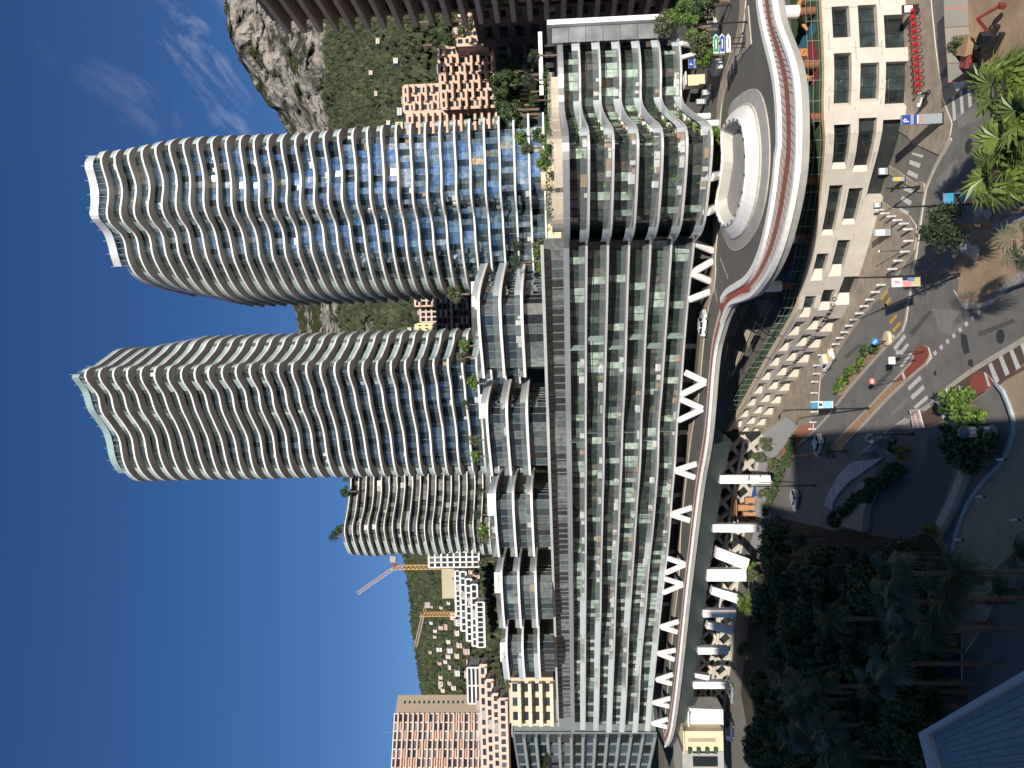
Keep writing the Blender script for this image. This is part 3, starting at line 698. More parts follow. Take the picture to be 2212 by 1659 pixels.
# brown building: stands on the right, its long side turned away from the sun
b1 = block('brown_tower', 'tall brown stone block with long balconies at the top right', (83.6, 143), (83.6, 171), 15, 106, 30, 25, 5, M_brown, balc=mat('rosy_brown_concrete', (.50, .36, .29), .8, var=.1), bdepth=3.2, bh=1.15, pier=.2, band=.3)
b2 = block('brown_building', 'dark brown stone block with paired windows, in shade above the glass wing', (86, 171.5), (86, 193.5), 15, 61, 26, 12, 2, M_brown, pier=.4, band=.45)
block('dark_terrace_block', 'low dark brown block with glass balconies behind the podium planting', (86.5, 194), (86.5, 214), 22, 58, 18, 9, 3, M_brown, balc=M_balp, bdepth=1.8, pier=.2, band=.3)
# between the towers
pix_block('dark_terrace_flats', 'dark brown flats with grey framed windows between the two towers', 604, 742, 944, 1012, 330, 16, 6, 9, M_brown, balc=M_conc, skip=.5, bdepth=1.2, pier=.3)
pix_block('peach_house', 'peach villa between the towers under the wooded slope', 608, 655, 896, 945, 372, 12, 4, 4, M_peach, balc=True, skip=.4, bdepth=1)
pix_block('pink_house', 'pink house with tall arched front left of the peach villa', 657, 690, 908, 944, 380, 12, 3, 3, M_pk)
pix_block('yellow_house', 'yellow house with three rows of small windows beside the middle tower', 694, 722, 900, 944, 376, 12, 3, 4, mat('yellow_render', (.68, .54, .28), .8), pier=.6, band=.55)
# left side of the skyline
M_grid = mat('pink_white_grid', (.70, .60, .52), .75, var=.05)
pk = pix_block('pink_high_rise', 'broad pink and white high rise slab with a blank tan end wall', 1541, 1740, 855, 1062, 450, 34, 19, 10, M_grid, glass=M_tg3, balc=M_grid, railm=M_pk, bdepth=1.2, pier=.12, band=.18, turn=-20, awn=(M_orange, .33))
e0 = ad(1100, 1500.5, 459); e1 = ad(1100, 1541, 450.3)
b = MB(); zt = zd(853, 1520, 450)
b.prism([e0, e1, (e1[0]-14, e1[1]+26), (e0[0]-14, e0[1]+26)], zd(1062, 1520, 450), zt)
w = b.build('end_wall', M_tan, pk)
for i in range(18):
    q = MB(); z = zd(1050, 1520, 450)+i*2.9; cx, cy = lerp(e0[0], e1[0], .4), lerp(e0[1], e1[1], .4); q.box((cx, cy, z), (1.6, .5, 1.0), atan2(e1[1]-e0[1], e1[0]-e0[0])); q.build('small_window', M_wg, pk)
b = MB(); b.tube([(e1[0]-20, 470, zt), (e1[0]-20, 470, zt+13)], .2, 5); b.build('mast', M_steel, pk)
for r_, (tp, bt, yl, yr, D) in enumerate(((1040, 1054, 1745, 1438, 335), (1053, 1068, 1745, 1470, 326), (1067, 1082, 1745, 1500, 317), (1081, 1098, 1745, 1510, 308))):
    pix_block('pink_terrace_row', ('topmost', 'second', 'third', 'lowest')[r_]+' row of the pink stepped terrace flats below the high rise', yr, yl, tp, bt+2, D, 10, 1, 14, M_pk, glass=M_wg, balc=M_pk, bdepth=2, pier=.35, band=.3, group='pink stepped terraces')
for r_, (tp, bt, yl, yr, D) in enumerate(((984, 996, 1330, 1232, 420), (995, 1008, 1362, 1234, 412), (1007, 1020, 1384, 1250, 404), (1019, 1032, 1395, 1262, 396), (1030, 1046, 1398, 1300, 388))):
    pix_block('white_terrace_row', ('topmost', 'second', 'middle', 'fourth', 'lowest')[r_]+' row of the white stepped flats on the left hillside', yr, yl, tp, bt, D, 10, 1, 9, M_gwhite, balc=None, pier=.22, band=.3, group='white stepped flats')
pix_block('white_flats', 'narrow white block with red and pale panels right of the tall crane', 1180, 1224, 926, 1034, 345, 14, 8, 4, M_gwhite, balc=None, pier=.25, band=.28)
pix_block('striped_flats', 'white block with long horizontal bands left of the stepped flats', 1442, 1520, 1010, 1046, 400, 14, 4, 2, M_gwhite, pier=.08, band=.4)
b = MB(); p0 = ad(1100, 1226, 470); p1 = ad(1100, 1290, 470); b.wall([p0, p1], zd(1000, 1250, 470), zd(955, 1250, 470), 1.5)
solo('retaining_wall', b, mat('beige_concrete', (.40, .36, .25), .9, var=.1, scale=.05), 'tall beige concrete retaining wall on the left hillside', 'wall', base=(p0[0], p0[1], zd(1000, 1250, 470)))
houses = [(1212,948,7,5),(1268,975,9,6),(1296,985,10,6),(1312,952,6,4),(1340,1004,12,7),(1366,985,11,6),(1392,990,10,7),(1415,985,10,6),(1428,960,7,5),(1452,985,12,7),(1462,950,7,5),(1490,955,8,5),(1405,1005,12,8),(1430,1012,12,7),(1408,928,6,4),(1345,930,6,4),(1310,932,5,3),(1247,957,9,6),(1262,964,7,4),(1283,962,8,5),(1302,968,6,4),(1243,975,8,6),(1355,950,8,6),(1362,938,6,5),(1375,938,5,4),(1353,962,12,4),(1385,967,8,5),(1402,945,8,8),(1432,948,6,5),(1404,968,10,8),(1417,966,8,6),(1440,971,9,3),(1474,970,7,4),(1478,950,16,6),(1484,978,9,6),(1235,1017,9,7),(1245,1027,10,8),(1330,975,14,8),(1343,985,14,10)]
for i, (y, x, w, h) in enumerate(houses):
    D = float(np.interp(x, [938, 950, 975, 1000, 1030], [900, 800, 640, 520, 400])); p = at((x, y), D); W = w*D/1662; Hh = h*D/1662*1.3
    t = thing('hillside_house', 'small pale house among trees on the far left hillside', 'house', (p.x, p.y, p.z-Hh), group='houses scattered on the far hillside')
    b = MB(); b.box((0, 0, Hh/2), (W, 6, Hh)); b.build('wall', random.choice((M_gwhite, M_cream, M_pk, M_gwhite)), t, local=True)
    b = MB(); b.add([(-W/2-.3,-3.3,Hh),(W/2+.3,-3.3,Hh),(W/2+.3,3.3,Hh),(-W/2-.3,3.3,Hh),(-W/2,0,Hh+1.4),(W/2,0,Hh+1.4)], ((0,1,5,4),(2,3,4,5),(0,4,3),(1,2,5),(0,3,2,1))); b.build('roof', random.choice((M_peach, M_pk, M_gwhite)), t, local=True)
    b = MB()
    for q in (-.28, .05, .3): b.box((q*W, -3.02, Hh*.5), (W*.14, .1, Hh*.35))
    b.build('window', M_wg, t, local=True)
for i, (y, x, w, h, D) in enumerate(((50,790,7,4,640),(92,815,9,4,600),(160,800,7,4,620),(205,812,8,3,600),(135,853,9,5,520),(25,862,11,6,480),(268,838,7,4,560),(275,858,12,9,470),(245,862,12,5,430),(612,912,8,4,500),(715,884,10,4,480),(730,896,8,7,430))):
    p = at((x, y), D); W = w*D/1662*1.3; Hh = h*D/1662*1.6
    t = thing('hillside_house', 'small pale house on the wooded slope under the cliff', 'house', (p.x, p.y, p.z-Hh), group='houses on the slope under the cliff')
    b = MB(); b.box((0, 0, Hh/2), (W, 6, Hh)); b.build('wall', random.choice((M_gwhite, M_cream)), t, local=True)
    b = MB(); b.box((0, 0, Hh+.2), (W+.6, 6.6, .4)); b.build('roof', M_gwhite, t, local=True)
    b = MB()
    for q in (-.28, .05, .3): b.box((q*W, -3.02, Hh*.5), (W*.14, .1, Hh*.35))
    b.build('window', M_wg, t, local=True)
# cranes
M_crane = mat('crane_yellow_paint', (.55, .30, .10), .5, var=.1)
def lattice(b, a, c, w, n, s=.16, mi=0):
    a = Vector(a); c = Vector(c); d = (c-a).normalized(); u = d.cross(Vector((0, 1, 0)) if abs(d.y) < .9 else Vector((1, 0, 0))).normalized()*w/2; v = d.cross(u).normalized()*w/2
    cs = [u+v, u-v, -u-v, -u+v]
    for q in cs: b.beam(a+q, c+q, s, s, mi)
    for i in range(n):
        p, r = a+(c-a)*i/n, a+(c-a)*(i+1)/n
        for j in range(4): b.beam(p+cs[j], r+cs[(j+1) % 4], s*.6, s*.6, mi)
def crane(lab, D, base, top, jib, cj):
    B = at(base, D); T_ = at(top, D); T_.x = B.x; J_ = at(jib, D+6); C_ = at(cj, D-4)
    t = thing('tower_crane', lab, 'crane', B)
    b = MB(); lattice(b, B, T_+Vector((0, 0, 2)), 2.0, 14, .3); b.build('mast', M_crane, t)
    b = MB(); lattice(b, T_, J_, 1.5, 18, .26); b.build('jib', mat('crane_jib_paint', (.42, .34, .28), .5), t)
    b = MB(); lattice(b, T_, C_, 1.3, 4, .22); b.build('counter_jib', M_crane, t)
    b = MB(); b.box(C_-Vector((0, 0, .8)), (3.2, 2, 3)); b.build('counterweight', M_conc, t)
    b = MB(); b.box(T_+Vector((1.4, -1, 1)), (1.6, 1.6, 2)); b.build('cab', M_dark, t)
crane('yellow luffing tower crane with its jib raised left of the charcoal tower', 400, (975, 1224), (853, 1220), (773, 1281), (846, 1207))
crane('smaller yellow tower crane standing above the white stepped flats', 430, (1002, 1326), (914, 1322), (898, 1396), (921, 1306))
# ochre terraces and shaded glass block at the far end of the podium
M_stonep = mat('ochre_stone', (.55, .46, .33), .8, var=.08, scale=.3)
och = pix_block('cream_stone_house', 'cream stone house with planted terraces at the far end of the podium', 1470, 1562, 1104, 1196, 216, 18, 4, 3, M_stonep, balc=mat('pale_stone', (.66, .60, .45), .7), bdepth=2.4, pier=.4, band=.3)
pix_block('shaded_glass_block', 'dark glass office block with thin slabs at the left edge behind the podium', 1585, 1760, 1112, 1420, 232, 20, 12, 9, M_frame, glass=M_tg2, balc=M_frame, railm=M_balp, bdepth=1.2, pier=.06, band=.14, turn=60)
# ------------------------------------------------------------------ elevated road, roundabout, its parapets
outer = [rN(1490,-250), rN(1540,0), rN(1562,200), rN(1640,400), rN(1735,650), rN(1785,900), rN(1803,1200), rN(1803,1500), rM(1800,0), rM(1790,200), rM(1745,500), rM(1680,800), rM(1595,1100), rM(1480,1350), rM(1320,1555), rJ(1130,385), rJ(1040,420), rJ(985,432), rJ(945,455), rJ(915,520), rJ(880,600), rJ(845,720), rJ(812,850), rJ(790,1050), rJ(772,1300), rJ(742,1659), rK(1998,600), rK(1950,1000), rK(1890,1500), rL(1862,400), rL(1820,800), rL(1780,1150), rL(1742,1400), rL(1700,1480)]
PO = smooth_path(GL(lambda *p: p, outer, 17.3), 1.5, it=2)
def inside_sign():
    o = offs(PO, 1.0)[len(PO)//4]; return 1 if o[1] > PO[len(PO)//4][1] else -1
SG = inside_sign()
b = MB()
back = [(PO[-1][0]-4, PO[-1][1]+34)]+[(p[0]+2, p[1]+26) for p in offs(pl, -3)[::-6]]+[(PF_R[0].x+28, PF_R[0].y+60), (PO[0][0]+40, PO[0][1]+60), (PO[0][0]+18, PO[0][1]+5)]
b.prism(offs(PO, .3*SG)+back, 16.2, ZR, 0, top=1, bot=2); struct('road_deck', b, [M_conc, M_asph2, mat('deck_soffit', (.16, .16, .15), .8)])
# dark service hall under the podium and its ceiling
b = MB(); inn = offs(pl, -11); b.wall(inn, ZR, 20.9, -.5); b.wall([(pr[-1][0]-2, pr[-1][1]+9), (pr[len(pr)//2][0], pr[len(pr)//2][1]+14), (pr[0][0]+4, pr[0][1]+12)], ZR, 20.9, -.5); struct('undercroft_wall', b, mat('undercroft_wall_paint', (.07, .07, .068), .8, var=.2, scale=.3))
b = MB()
for i in range(3, len(inn)-3, 5):
    p = inn[i]; b.box((p[0]-1.2, p[1]-1.5, 17.4), (.9, .9, 7.2)); b.box((p[0]-1.2, p[1]-3.5, 19.9), (.5, 6, .7))
struct('undercroft_pillars', b, M_conc)
# outer parapet of the deck, sidewalk strips and inner parapet
def strip(name, path, d0, d1, z, m, th=.012, st=True):
    """band of paving between two offsets of a path"""
    a = offs(path, d0); c = offs(path, d1); b = MB()
    for i in range(len(path)-1): b.quad((a[i][0], a[i][1], z), (a[i+1][0], a[i+1][1], z), (c[i+1][0], c[i+1][1], z), (c[i][0], c[i][1], z))
    return struct(name, b, m)
# is the deck to the right (+) or left of PO?
def inside_sign():
    o = offs(PO, 1.0)[len(PO)//4]; return 1 if o[1] > PO[len(PO)//4][1] else -1
SG = inside_sign()
i_split = min(range(len(PO)), key=lambda i: hypot(PO[i][0]-G(rJ(985,432), 15)[0], PO[i][1]-G(rJ(985,432), 15)[1]))
nearP = PO[:i_split+1]; farP = PO[i_split:]
def seg_objects(path, z0, z1, th, L, name, m, root, gap=.02):
    n = max(1, int(L/1.5))
    for i in range(0, len(path)-1, n):
        b = MB(); b.wall(path[i:min(len(path), i+n+1)], z0, z1, th); b.build(name, m, root)
pt = thing('road_parapet', 'long white concrete parapet along the outer edge of the elevated road', 'parapet', (PO[5][0], PO[5][1], ZR))
seg_objects(nearP, 17.1, 17.75, .6*SG, 6, 'parapet_panel', M_white, pt)
seg_objects(farP, 17.05, 17.5, .35*SG, 9, 'parapet_panel', M_white, pt)
# near sidewalk (wide): pale tiles | red strip | pale tiles | inner white parapet
inner = [rN(1300,-250), rN(1312,0), rN(1335,200), rN(1400,500), rN(1480,800), rN(1518,1100), rN(1530,1400), rN(1530,1659), rM(1510,0), rM(1490,300), rM(1430,700), rM(1350,1050), rM(1225,1330), rM(1080,1425), rM(985,1480), rM(925,1580)]
PI = smooth_path(GL(lambda *p: p, inner, 17.8), 1.5, it=2)
def blend(A, B, t, n=90):
    a = resample(A, 1)[:]; b = resample(B, 1)[:]
    fa = [a[int(i*(len(a)-1)/(n-1))] for i in range(n)]; fb = [b[int(i*(len(b)-1)/(n-1))] for i in range(n)]
    return [(lerp(p[0], q[0], t), lerp(p[1], q[1], t)) for p, q in zip(fa, fb)]
def band(name, A, B, t0, t1, z, m, n=90, root=None):
    a = blend(A, B, t0, n); c = blend(A, B, t1, n); b = MB()
    for i in range(n-1): b.quad((a[i][0], a[i][1], z), (a[i+1][0], a[i+1][1], z), (c[i+1][0], c[i+1][1], z), (c[i][0], c[i][1], z))
    return struct(name, b, m) if root is None else b.build(name, m, root)
nearO = offs(nearP, .7*SG)
band('sidewalk', nearO, PI, 0, 1, 17.33, M_pink)
band('red_path', nearO, PI, .36, .58, 17.336, M_red)
b = MB()
A0 = blend(nearO, PI, .03, 64); A1 = blend(nearO, PI, .97, 64)
for i in range(1, 64): b.beam((A0[i][0], A0[i][1], 17.339), (A1[i][0], A1[i][1], 17.339), .14, .008)
for tt in (.36, .58, .8):
    q = blend(nearO, PI, tt, 64)
    for i in range(63): b.beam((q[i][0], q[i][1], 17.3385), (q[i+1][0], q[i+1][1], 17.3385), .09, .006)
struct('paving_joints', b, mat('joint_grey', (.22, .16, .13), .9))
pi_ = thing('inner_parapet', 'broad white curved kerb wall between the deck road and its pavement', 'parapet', (PI[5][0], PI[5][1], ZR))
seg_objects(PI, 17.2, 17.8, -1.0*SG, 7, 'parapet_panel', M_white, pi_)
farI = offs(farP, .35*SG)
strip('sidewalk', farP, .36*SG, 3.3*SG, 17.33, M_pink); strip('red_path', farP, 1.3*SG, 2.3*SG, 17.336, M_red)
b = MB(); q0 = offs(farP, .4*SG); q1 = offs(farP, 3.25*SG)
for i in range(0, len(farP), 1): b.beam((q0[i][0], q0[i][1], 17.339), (q1[i][0], q1[i][1], 17.339), .1, .008)
struct('paving_joints', b, MATS['joint_grey'])
# red landing where the two meet
rl = GL(rJ, ((1130,250),(1000,310),(900,330),(855,400),(835,460),(880,480),(950,395),(1030,350),(1110,330)), 17.32)
b = MB(); b.prism([(p.x, p.y) for p in rl], 17.22, 17.345); struct('red_landing', b, M_red)
# deck kerbs on the building side with planted strips
kf = smooth_path(GL(lambda *p: p, [rN(1215,0), rN(1190,300), rN(1130,620), rN(1010,900), rN(925,1230), rM(905,930), rM(885,1050), rM(880,1250), rJ(822,150), rJ(800,330), rJ(762,420), rJ(728,640), rJ(700,900), rJ(668,1300), rK(1935,100), rK(1880,600), rK(1835,1000), rL(1830,0), rL(1790,300), rL(1752,700), rL(1715,1100), rL(1690,1350)], ZR), 1.5, it=2)
b = MB(); b.wall(kf, ZR, 17.36, .3*SG); struct('kerb', b, M_kerb)
strip('pavement', kf[:110], .31*SG, 3.2*SG, 17.34, M_pave)
# markings on the deck
def mark(pts, z, m, name='road_marking'):
    b = MB()
    for q in pts: b.add([(p.x, p.y, z) for p in q], (tuple(range(len(q))),))
    return struct(name, b, m)
def dashes(r, a, c, n, w, z, frac=.5, m=M_line):
    A = G(r(*a), z); C = G(r(*c), z); d = (C-A); L = d.length; d /= L; s = Vector((-d.y, d.x, 0))*w/2; b = MB()
    for i in range(n):
        p = A+d*L*(i/n); q = A+d*L*((i+frac)/n); b.quad(p-s, p+s, q+s, q-s)
    return struct('road_marking', b, m)
dashes(rM, (930,1155), (1020,1385), 7, .45, 17.208); dashes(rM, (850,1395), (900,1640), 9, .7, 17.208, .45)
dashes(rN, (960,905), (920,1240), 4, 1.1, 17.208, .7)
dashes(rN, (1110,640), (985,870), 6, .5, 17.208); dashes(rN, (1170,560), (1090,700), 6, .6, 17.208)
for k in range(3):
    a = G(rN(1143+k*28, 0), 17.212); c = G(rN(1143+k*24, 215), 17.212); s = Vector((.22, .1, 0)); b = MB(); b.quad(a-s, a+s, c+s, c-s); struct('road_marking', b, M_line)
b = MB(); isl = GL(rN, ((1240,60),(1275,480),(1185,590),(1160,560),(1220,450),(1205,100)), ZR); b.prism([(p.x, p.y) for p in isl], ZR, 17.34, top=1); struct('traffic_island', b, [M_kerb, M_pave])
isl = GL(rN, ((850,620),(950,650),(955,740),(910,830),(870,760),(830,740)), ZR); b = MB(); b.prism([(p.x, p.y) for p in isl], ZR, 18.2, top=1); struct('traffic_island', b, [M_white, M_kerb])
# oval skylight in the roundabout
rim = GL(lambda *p: p, [rN(965,1330), rN(1050,1240), rN(1150,1185), rN(1225,1215), rN(1275,1400), rM(1300,0), rM(1290,300), rM(1238,600), rM(1140,820), rM(1040,895), rM(985,880), rM(930,780), rM(888,620), rM(925,450), rM(955,250), rM(985,60), rN(972,1480)], 18.4)
rim = smooth_path(rim, 1.4, closed=True, it=2)
cxr, cyr = sum(p[0] for p in rim)/len(rim), sum(p[1] for p in rim)/len(rim)
sc_r = lambda k, dy=0: [(cxr+(p[0]-cxr)*k, cyr+(p[1]-cyr)*k+dy) for p in rim]
ov = thing('oval_skylight', 'large white oval funnel rim in the middle of the roundabout', 'skylight', (cxr, cyr, ZR))
def ring(prof, name, m):
    b = MB(); n = len(rim); 
    for k, z in prof:
        b.v += [(p[0], p[1], z) for p in sc_r(k)]
    for i in range(len(prof)-1):
        for j in range(n): b.f.append((i*n+j, i*n+(j+1) % n, (i+1)*n+(j+1) % n, (i+1)*n+j)); b.m.append(0)
    b.build(name, m, ov, smooth=False)
ring([(1.30, 17.2), (1.30, 17.36), (1.28, 17.36)], 'outer_kerb', M_kerb)
ring([(1.28, 17.35), (1.10, 17.7)], 'grey_apron', M_conc)
ring([(1.10, 17.7), (1.09, 17.92), (1.07, 17.95)], 'sand_kerb', M_kerb)
ring([(1.07, 17.9), (1.0, 18.35), (.985, 18.45), (.88, 18.95)], 'white_rim', M_white)
ring([(.88, 18.95), (.875, 19.15), (.835, 19.15), (.83, 18.8)], 'inner_lip', M_white)
ring([(.83, 18.8), (.74, 17.5)], 'grey_funnel', mat('pale_funnel_render', (.46, .45, .40), .8, var=.05))
b = MB(); b.add([(p[0], p[1], 17.45) for p in sc_r(.76)], (tuple(range(len(rim))),)); b.build('inner_floor', M_conc, ov)
b = MB(); q = sc_r(.856)
for i in range(0, len(q), 2): b.box((q[i][0], q[i][1], 19.2), (.35, .35, .12))
b.build('spotlights', M_dark, ov, stuff=True)
# ------------------------------------------------------------------ viaduct cladding, deep soffit and the big white piers on the far left part
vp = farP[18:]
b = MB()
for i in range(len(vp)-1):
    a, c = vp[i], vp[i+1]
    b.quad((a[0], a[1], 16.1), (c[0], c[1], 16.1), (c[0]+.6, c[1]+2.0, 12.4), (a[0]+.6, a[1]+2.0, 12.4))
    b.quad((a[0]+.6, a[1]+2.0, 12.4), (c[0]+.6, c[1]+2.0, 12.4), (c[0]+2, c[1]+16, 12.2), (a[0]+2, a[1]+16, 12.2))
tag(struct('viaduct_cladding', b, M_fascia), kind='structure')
PIERS = [((795,480),(1270,480),88,'wide white pier beside the X braced facade'), ((722,1015),(1150,1015),82,'white pier behind the orange planters'), ((750,1255),(1060,1440),88,'leaning'), ((648,1500),(1040,1500),110,'broad')]
pg = 'white piers carrying the elevated road'
def pier(t0, t1, b0, b1, lab, zt=11.2, dz=0):
    """t0,t1 = pixels at the top edge, b0,b1 = at the base; stands at the viaduct line"""
    y_ = (t0[1]+t1[1])/2
    Dn = min(vp, key=lambda p: abs((ray(1500, y_).x/ray(1500, y_).y)-p[0]/p[1]))[1]+1.0
    A, B_, C_, D_ = at(t0, Dn), at(t1, Dn), at(b1, Dn), at(b0, Dn)
    for q in (A, B_): q.z = min(q.z, 13.6)
    w = (B_-A).length
    t = thing('viaduct_pier', lab, 'pier', ((C_.x+D_.x)/2, Dn, min(C_.z, D_.z)), group=pg)
    n = 3
    for i in range(n):
        u0, u1 = i/n+.004, (i+1)/n-.004; off = -.25 if i == 1 else 0
        a, b2, c, d = A.lerp(B_, u0), A.lerp(B_, u1), D_.lerp(C_, u1), D_.lerp(C_, u0)
        m = MB(); vs = []
        for q in (a, b2, c, d): vs.append((q.x, q.y+off, q.z))
        for q in (a, b2, c, d): vs.append((q.x, q.y+2.0, q.z))
        m.add(vs, ((0,1,2,3),(7,6,5,4),(0,4,5,1),(1,5,6,2),(2,6,7,3),(3,7,4,0))); m.build('pier_panel', M_white, t)
PL = [((1555,1027),(1555,1045),(1664,1045),(1664,1027),'upright white pier nearest to the X braced stone facade'),
 ((1540,1133),(1540,1150),(1640,1150),(1640,1133),'upright white pier left of the orange planters'),
 ((1549,1182),(1546,1206),(1612,1232),(1620,1208),'first leaning white pier beyond the planters'),
 ((1527,1230),(1527,1256),(1612,1256),(1612,1230),'broadest upright white pier, half hidden by a shrub'),
 ((1540,1268),(1536,1284),(1592,1304),(1596,1284),'second leaning white pier behind the palm tip'),
 ((1519,1318),(1519,1334),(1590,1334),(1590,1318),'upright white pier behind the lamp and palm crown'),
 ((1530,1344),(1526,1358),(1580,1372),(1584,1356),'thin leaning pier in shade'),
 ((1508,1399),(1508,1414),(1574,1414),(1574,1399),'upright shaded pier above the footpath'),
 ((1498,1473),(1498,1488),(1566,1488),(1566,1473),'upright pier beside the parked dark cars'),
 ((1502,1455),(1502,1464),(1530,1470),(1534,1460),'short pale bracket near the end of the viaduct'),
 ((1489,1530),(1489,1536),(1540,1540),(1540,1532),'narrow pale pier by the white masonry end')]
for a_, b_, c_, d_, l_ in PL: pier(a_, b_, d_, c_, l_)
# ------------------------------------------------------------------ host building behind the balcony: the one whose shadow lies over the garden
hb = thing('balcony_building', 'pale residential building the picture is taken from, behind the viewpoint', 'building', (-30, -12, 0))
b = MB(); b.box((-4.6, -12, 29), (14.4, 20, 58)); b.build('wall', M_gwhite, hb); b = MB(); b.box((-24, -12, 33.5), (24.2, 20, 67)); b.build('shadow_block', M_gwhite, hb)  # unseen middle block, raised so its shadow reaches the garden trees
b = MB(); b.box((-47, -12.5, 40), (22, 19, 80)); b.build('tower_wall', M_gwhite, hb)
b = MB(); b.box((-77.1, -12, 35), (38, 20, 70)); b.build('side_wall', M_gwhite, hb)
for k in range(1, 15):
    if abs(k*4-44) < 5: continue
    b = MB(); b.box((-16.6, -1.6, k*4), (36, .8, .3)); b.build('balcony', M_gwhite, hb)
# ------------------------------------------------------------------ street level
b = MB(); b.prism([(-150, 20), (110, 20), (110, 260), (-150, 330)], -.3, 0); struct('road', b, M_asph)
b = MB(); b.prism([(-150, 18), (110, 18), (110, -60), (-150, -60)], -.3, -.002); struct('ground_by_the_building', b, M_pave)
def slabp(name, pts, z1=.13, m=M_pave, z0=-.05, top=None, side=None, smooth=0):
    q = [(p[0], p[1]) for p in GL(lambda *p: p, pts, z1)]
    if smooth: q = smooth_path(q, smooth, closed=True, it=2)
    b = MB(); b.prism(q, z0, z1, 0, top=1); return struct(name, b, [side or M_kerb, m])
def kerbline(name, pts, w=.3, z=.14, m=None, step=1.5):
    q = smooth_path(GL(lambda *p: p, pts, z), step, it=2); b = MB(); b.wall(q, 0, z, w); return struct(name, b, m or M_kerb), q
# paving laid as rows: thin recessed joints come from separate paving bands
slabp('pavement', [rC(850,-300), rC(1170,-300), rC(1195,0), rC(1243,500), rC(1300,900), rC(1314,1060), rC(1400,1275), rC(1422,1350), rC(1402,1470), rC(1345,1600), rC(1290,1690), rC(1180,1640), rC(1000,1560), rC(930,1480), rC(800,1400), rC(700,600)])
slabp('pavement', [rA(640,60), rA(700,130), rA(830,200), rA(1000,322), rA(1040,325), rA(1010,400), rA(900,330), rA(760,250), rA(640,200)])
slabp('round_island', [rA(1030,340), rA(1075,320), rA(1115,335), rA(1128,380), rA(1115,425), rA(1075,438), rA(1035,420), rA(1022,380)], .14)
slabp('pavement', [rA(560,420), rA(620,508), rA(760,598), rA(870,640), rA(962,692), rA(1030,790), rA(1046,900), rA(1012,1060), rA(940,1165), rA(830,1340), rA(720,1490), rA(640,1600), rB(560,0), rB(400,190), rB(290,345), rB(200,480), rB(100,640), rB(8,800), rJ(1735,1020), rJ(1718,1120), rJ(1706,1300), rJ(1700,1385), rJ(1400,1690), rJ(1150,1659), rJ(1200,1300), rJ(1450,900), rJ(1800,400), rA(300,900)])
K1 = [rC(1405,1500), rC(1350,1600), rA(1310,0), rA(1240,125), rA(1180,260), rA(1122,385), rA(1092,600), rA(1062,800), rA(1032,1040), rA(1000,1250), rA(962,1500), rB(932,0), rB(905,200), rB(868,290), rB(780,372), rB(690,452), rB(450,722), rB(270,932), rB(0,1292), rF(1560,200), rF(1450,380)]
kerbline('kerb', K1, .38, .16)
slabp('planter_bed', [rB(775,330), rB(790,375), rB(690,455), rB(450,725), rB(300,900), rB(225,985), rB(180,985), rB(190,850), rB(300,700), rB(460,530), rB(640,380), rB(700,320)], .2, M_earth)
slabp('median_island', [rB(1040,470), rB(1075,445), rB(1115,438), rB(1165,468), rB(1184,530), rB(1150,618), rB(1050,700), rB(910,822), rB(790,812), rB(880,720), rB(1000,590), rB(1002,540)], .15, M_red)
slabp('median_strip', [rB(800,815), rB(905,825), rB(700,1020), rB(480,1262), rB(270,1482), rB(180,1600), rF(1340,310), rF(1290,300), rB(90,1572), rB(210,1422), rB(520,1102)], .15, M_ochre)
kerbline('kerb', [rB(870,735), rB(905,822)], .5, .18, M_white)
kerbline('kerb', [rB(1185,540), rB(1160,612), rB(1050,700), rB(905,830), rB(700,1025), rB(480,1266), rB(272,1486), rB(182,1604)], .3, .19)
kerbline('kerb', [rB(1003,540), rB(1000,590), rB(880,722), rB(790,815), rB(520,1104), rB(210,1424), rB(90,1574)], .3, .19)
slabp('ramp_paving', [rB(2400,250), rB(2212,372), rB(1900,560), rB(1600,742), rB(1350,930), rB(1150,1130), rB(1062,1150), rB(1150,1345), rB(1330,1262), rB(1500,1150), rB(1900,872), rB(2212,640), rB(2400,520)], .10, mat('brown_resin_paving', (.13, .085, .065), .85, var=.1))
kerbline('kerb', [rB(2400,220), rB(2212,345), rB(1900,530), rB(1600,712), rB(1350,902), rB(1150,1102), rB(1040,1140)], .55, .16)
kerbline('kerb', [rB(2400,560), rB(2212,668), rB(1960,800), rB(1900,870)], .3, .3, M_brown)
slabp('garden_earth', [rC(2600,1000), rC(2212,1180), rC(2000,1340), rC(1850,1560), rA(1750,200), rA(1700,420), rA(1642,860), rA(1455,1130), rA(1442,1280), rA(1500,1420), rA(1482,1540), rB(1535,20), rB(1562,48), rB(1700,40), rB(1832,0), rA(1950,1560), rA(2100,1430), rA(2212,1345), rA(2500,1200), rA(2700,400)], .12, M_earth)
M_cob = mat('light_cobbles', (.36, .34, .31), .85, var=.3, scale=3, bump=.5, bscale=5)
slabp('cobbled_edge', [rB(1535,20), rB(1562,48), rB(1700,40), rB(1832,0), rA(1950,1560), rA(2212,1345), rA(2500,1150), rA(2500,1080), rA(2212,1270), rA(1900,1500), rB(1760,5), rA(1700,1640), rA(1500,1600), rA(1440,1500)], .135, M_cob)
slabp('cobbled_path', [rA(2212,640), rA(2050,700), rA(1900,760), rA(1850,800), rA(1990,830), rA(2212,730)], .135, M_cob)
slabp('building_site_earth', [rC(1600,-200), rC(1612,300), rC(1640,640), rC(1655,850), rC(1900,700), rC(2212,520), rC(2700,200), rC(2700,-300)], .08, M_earth)
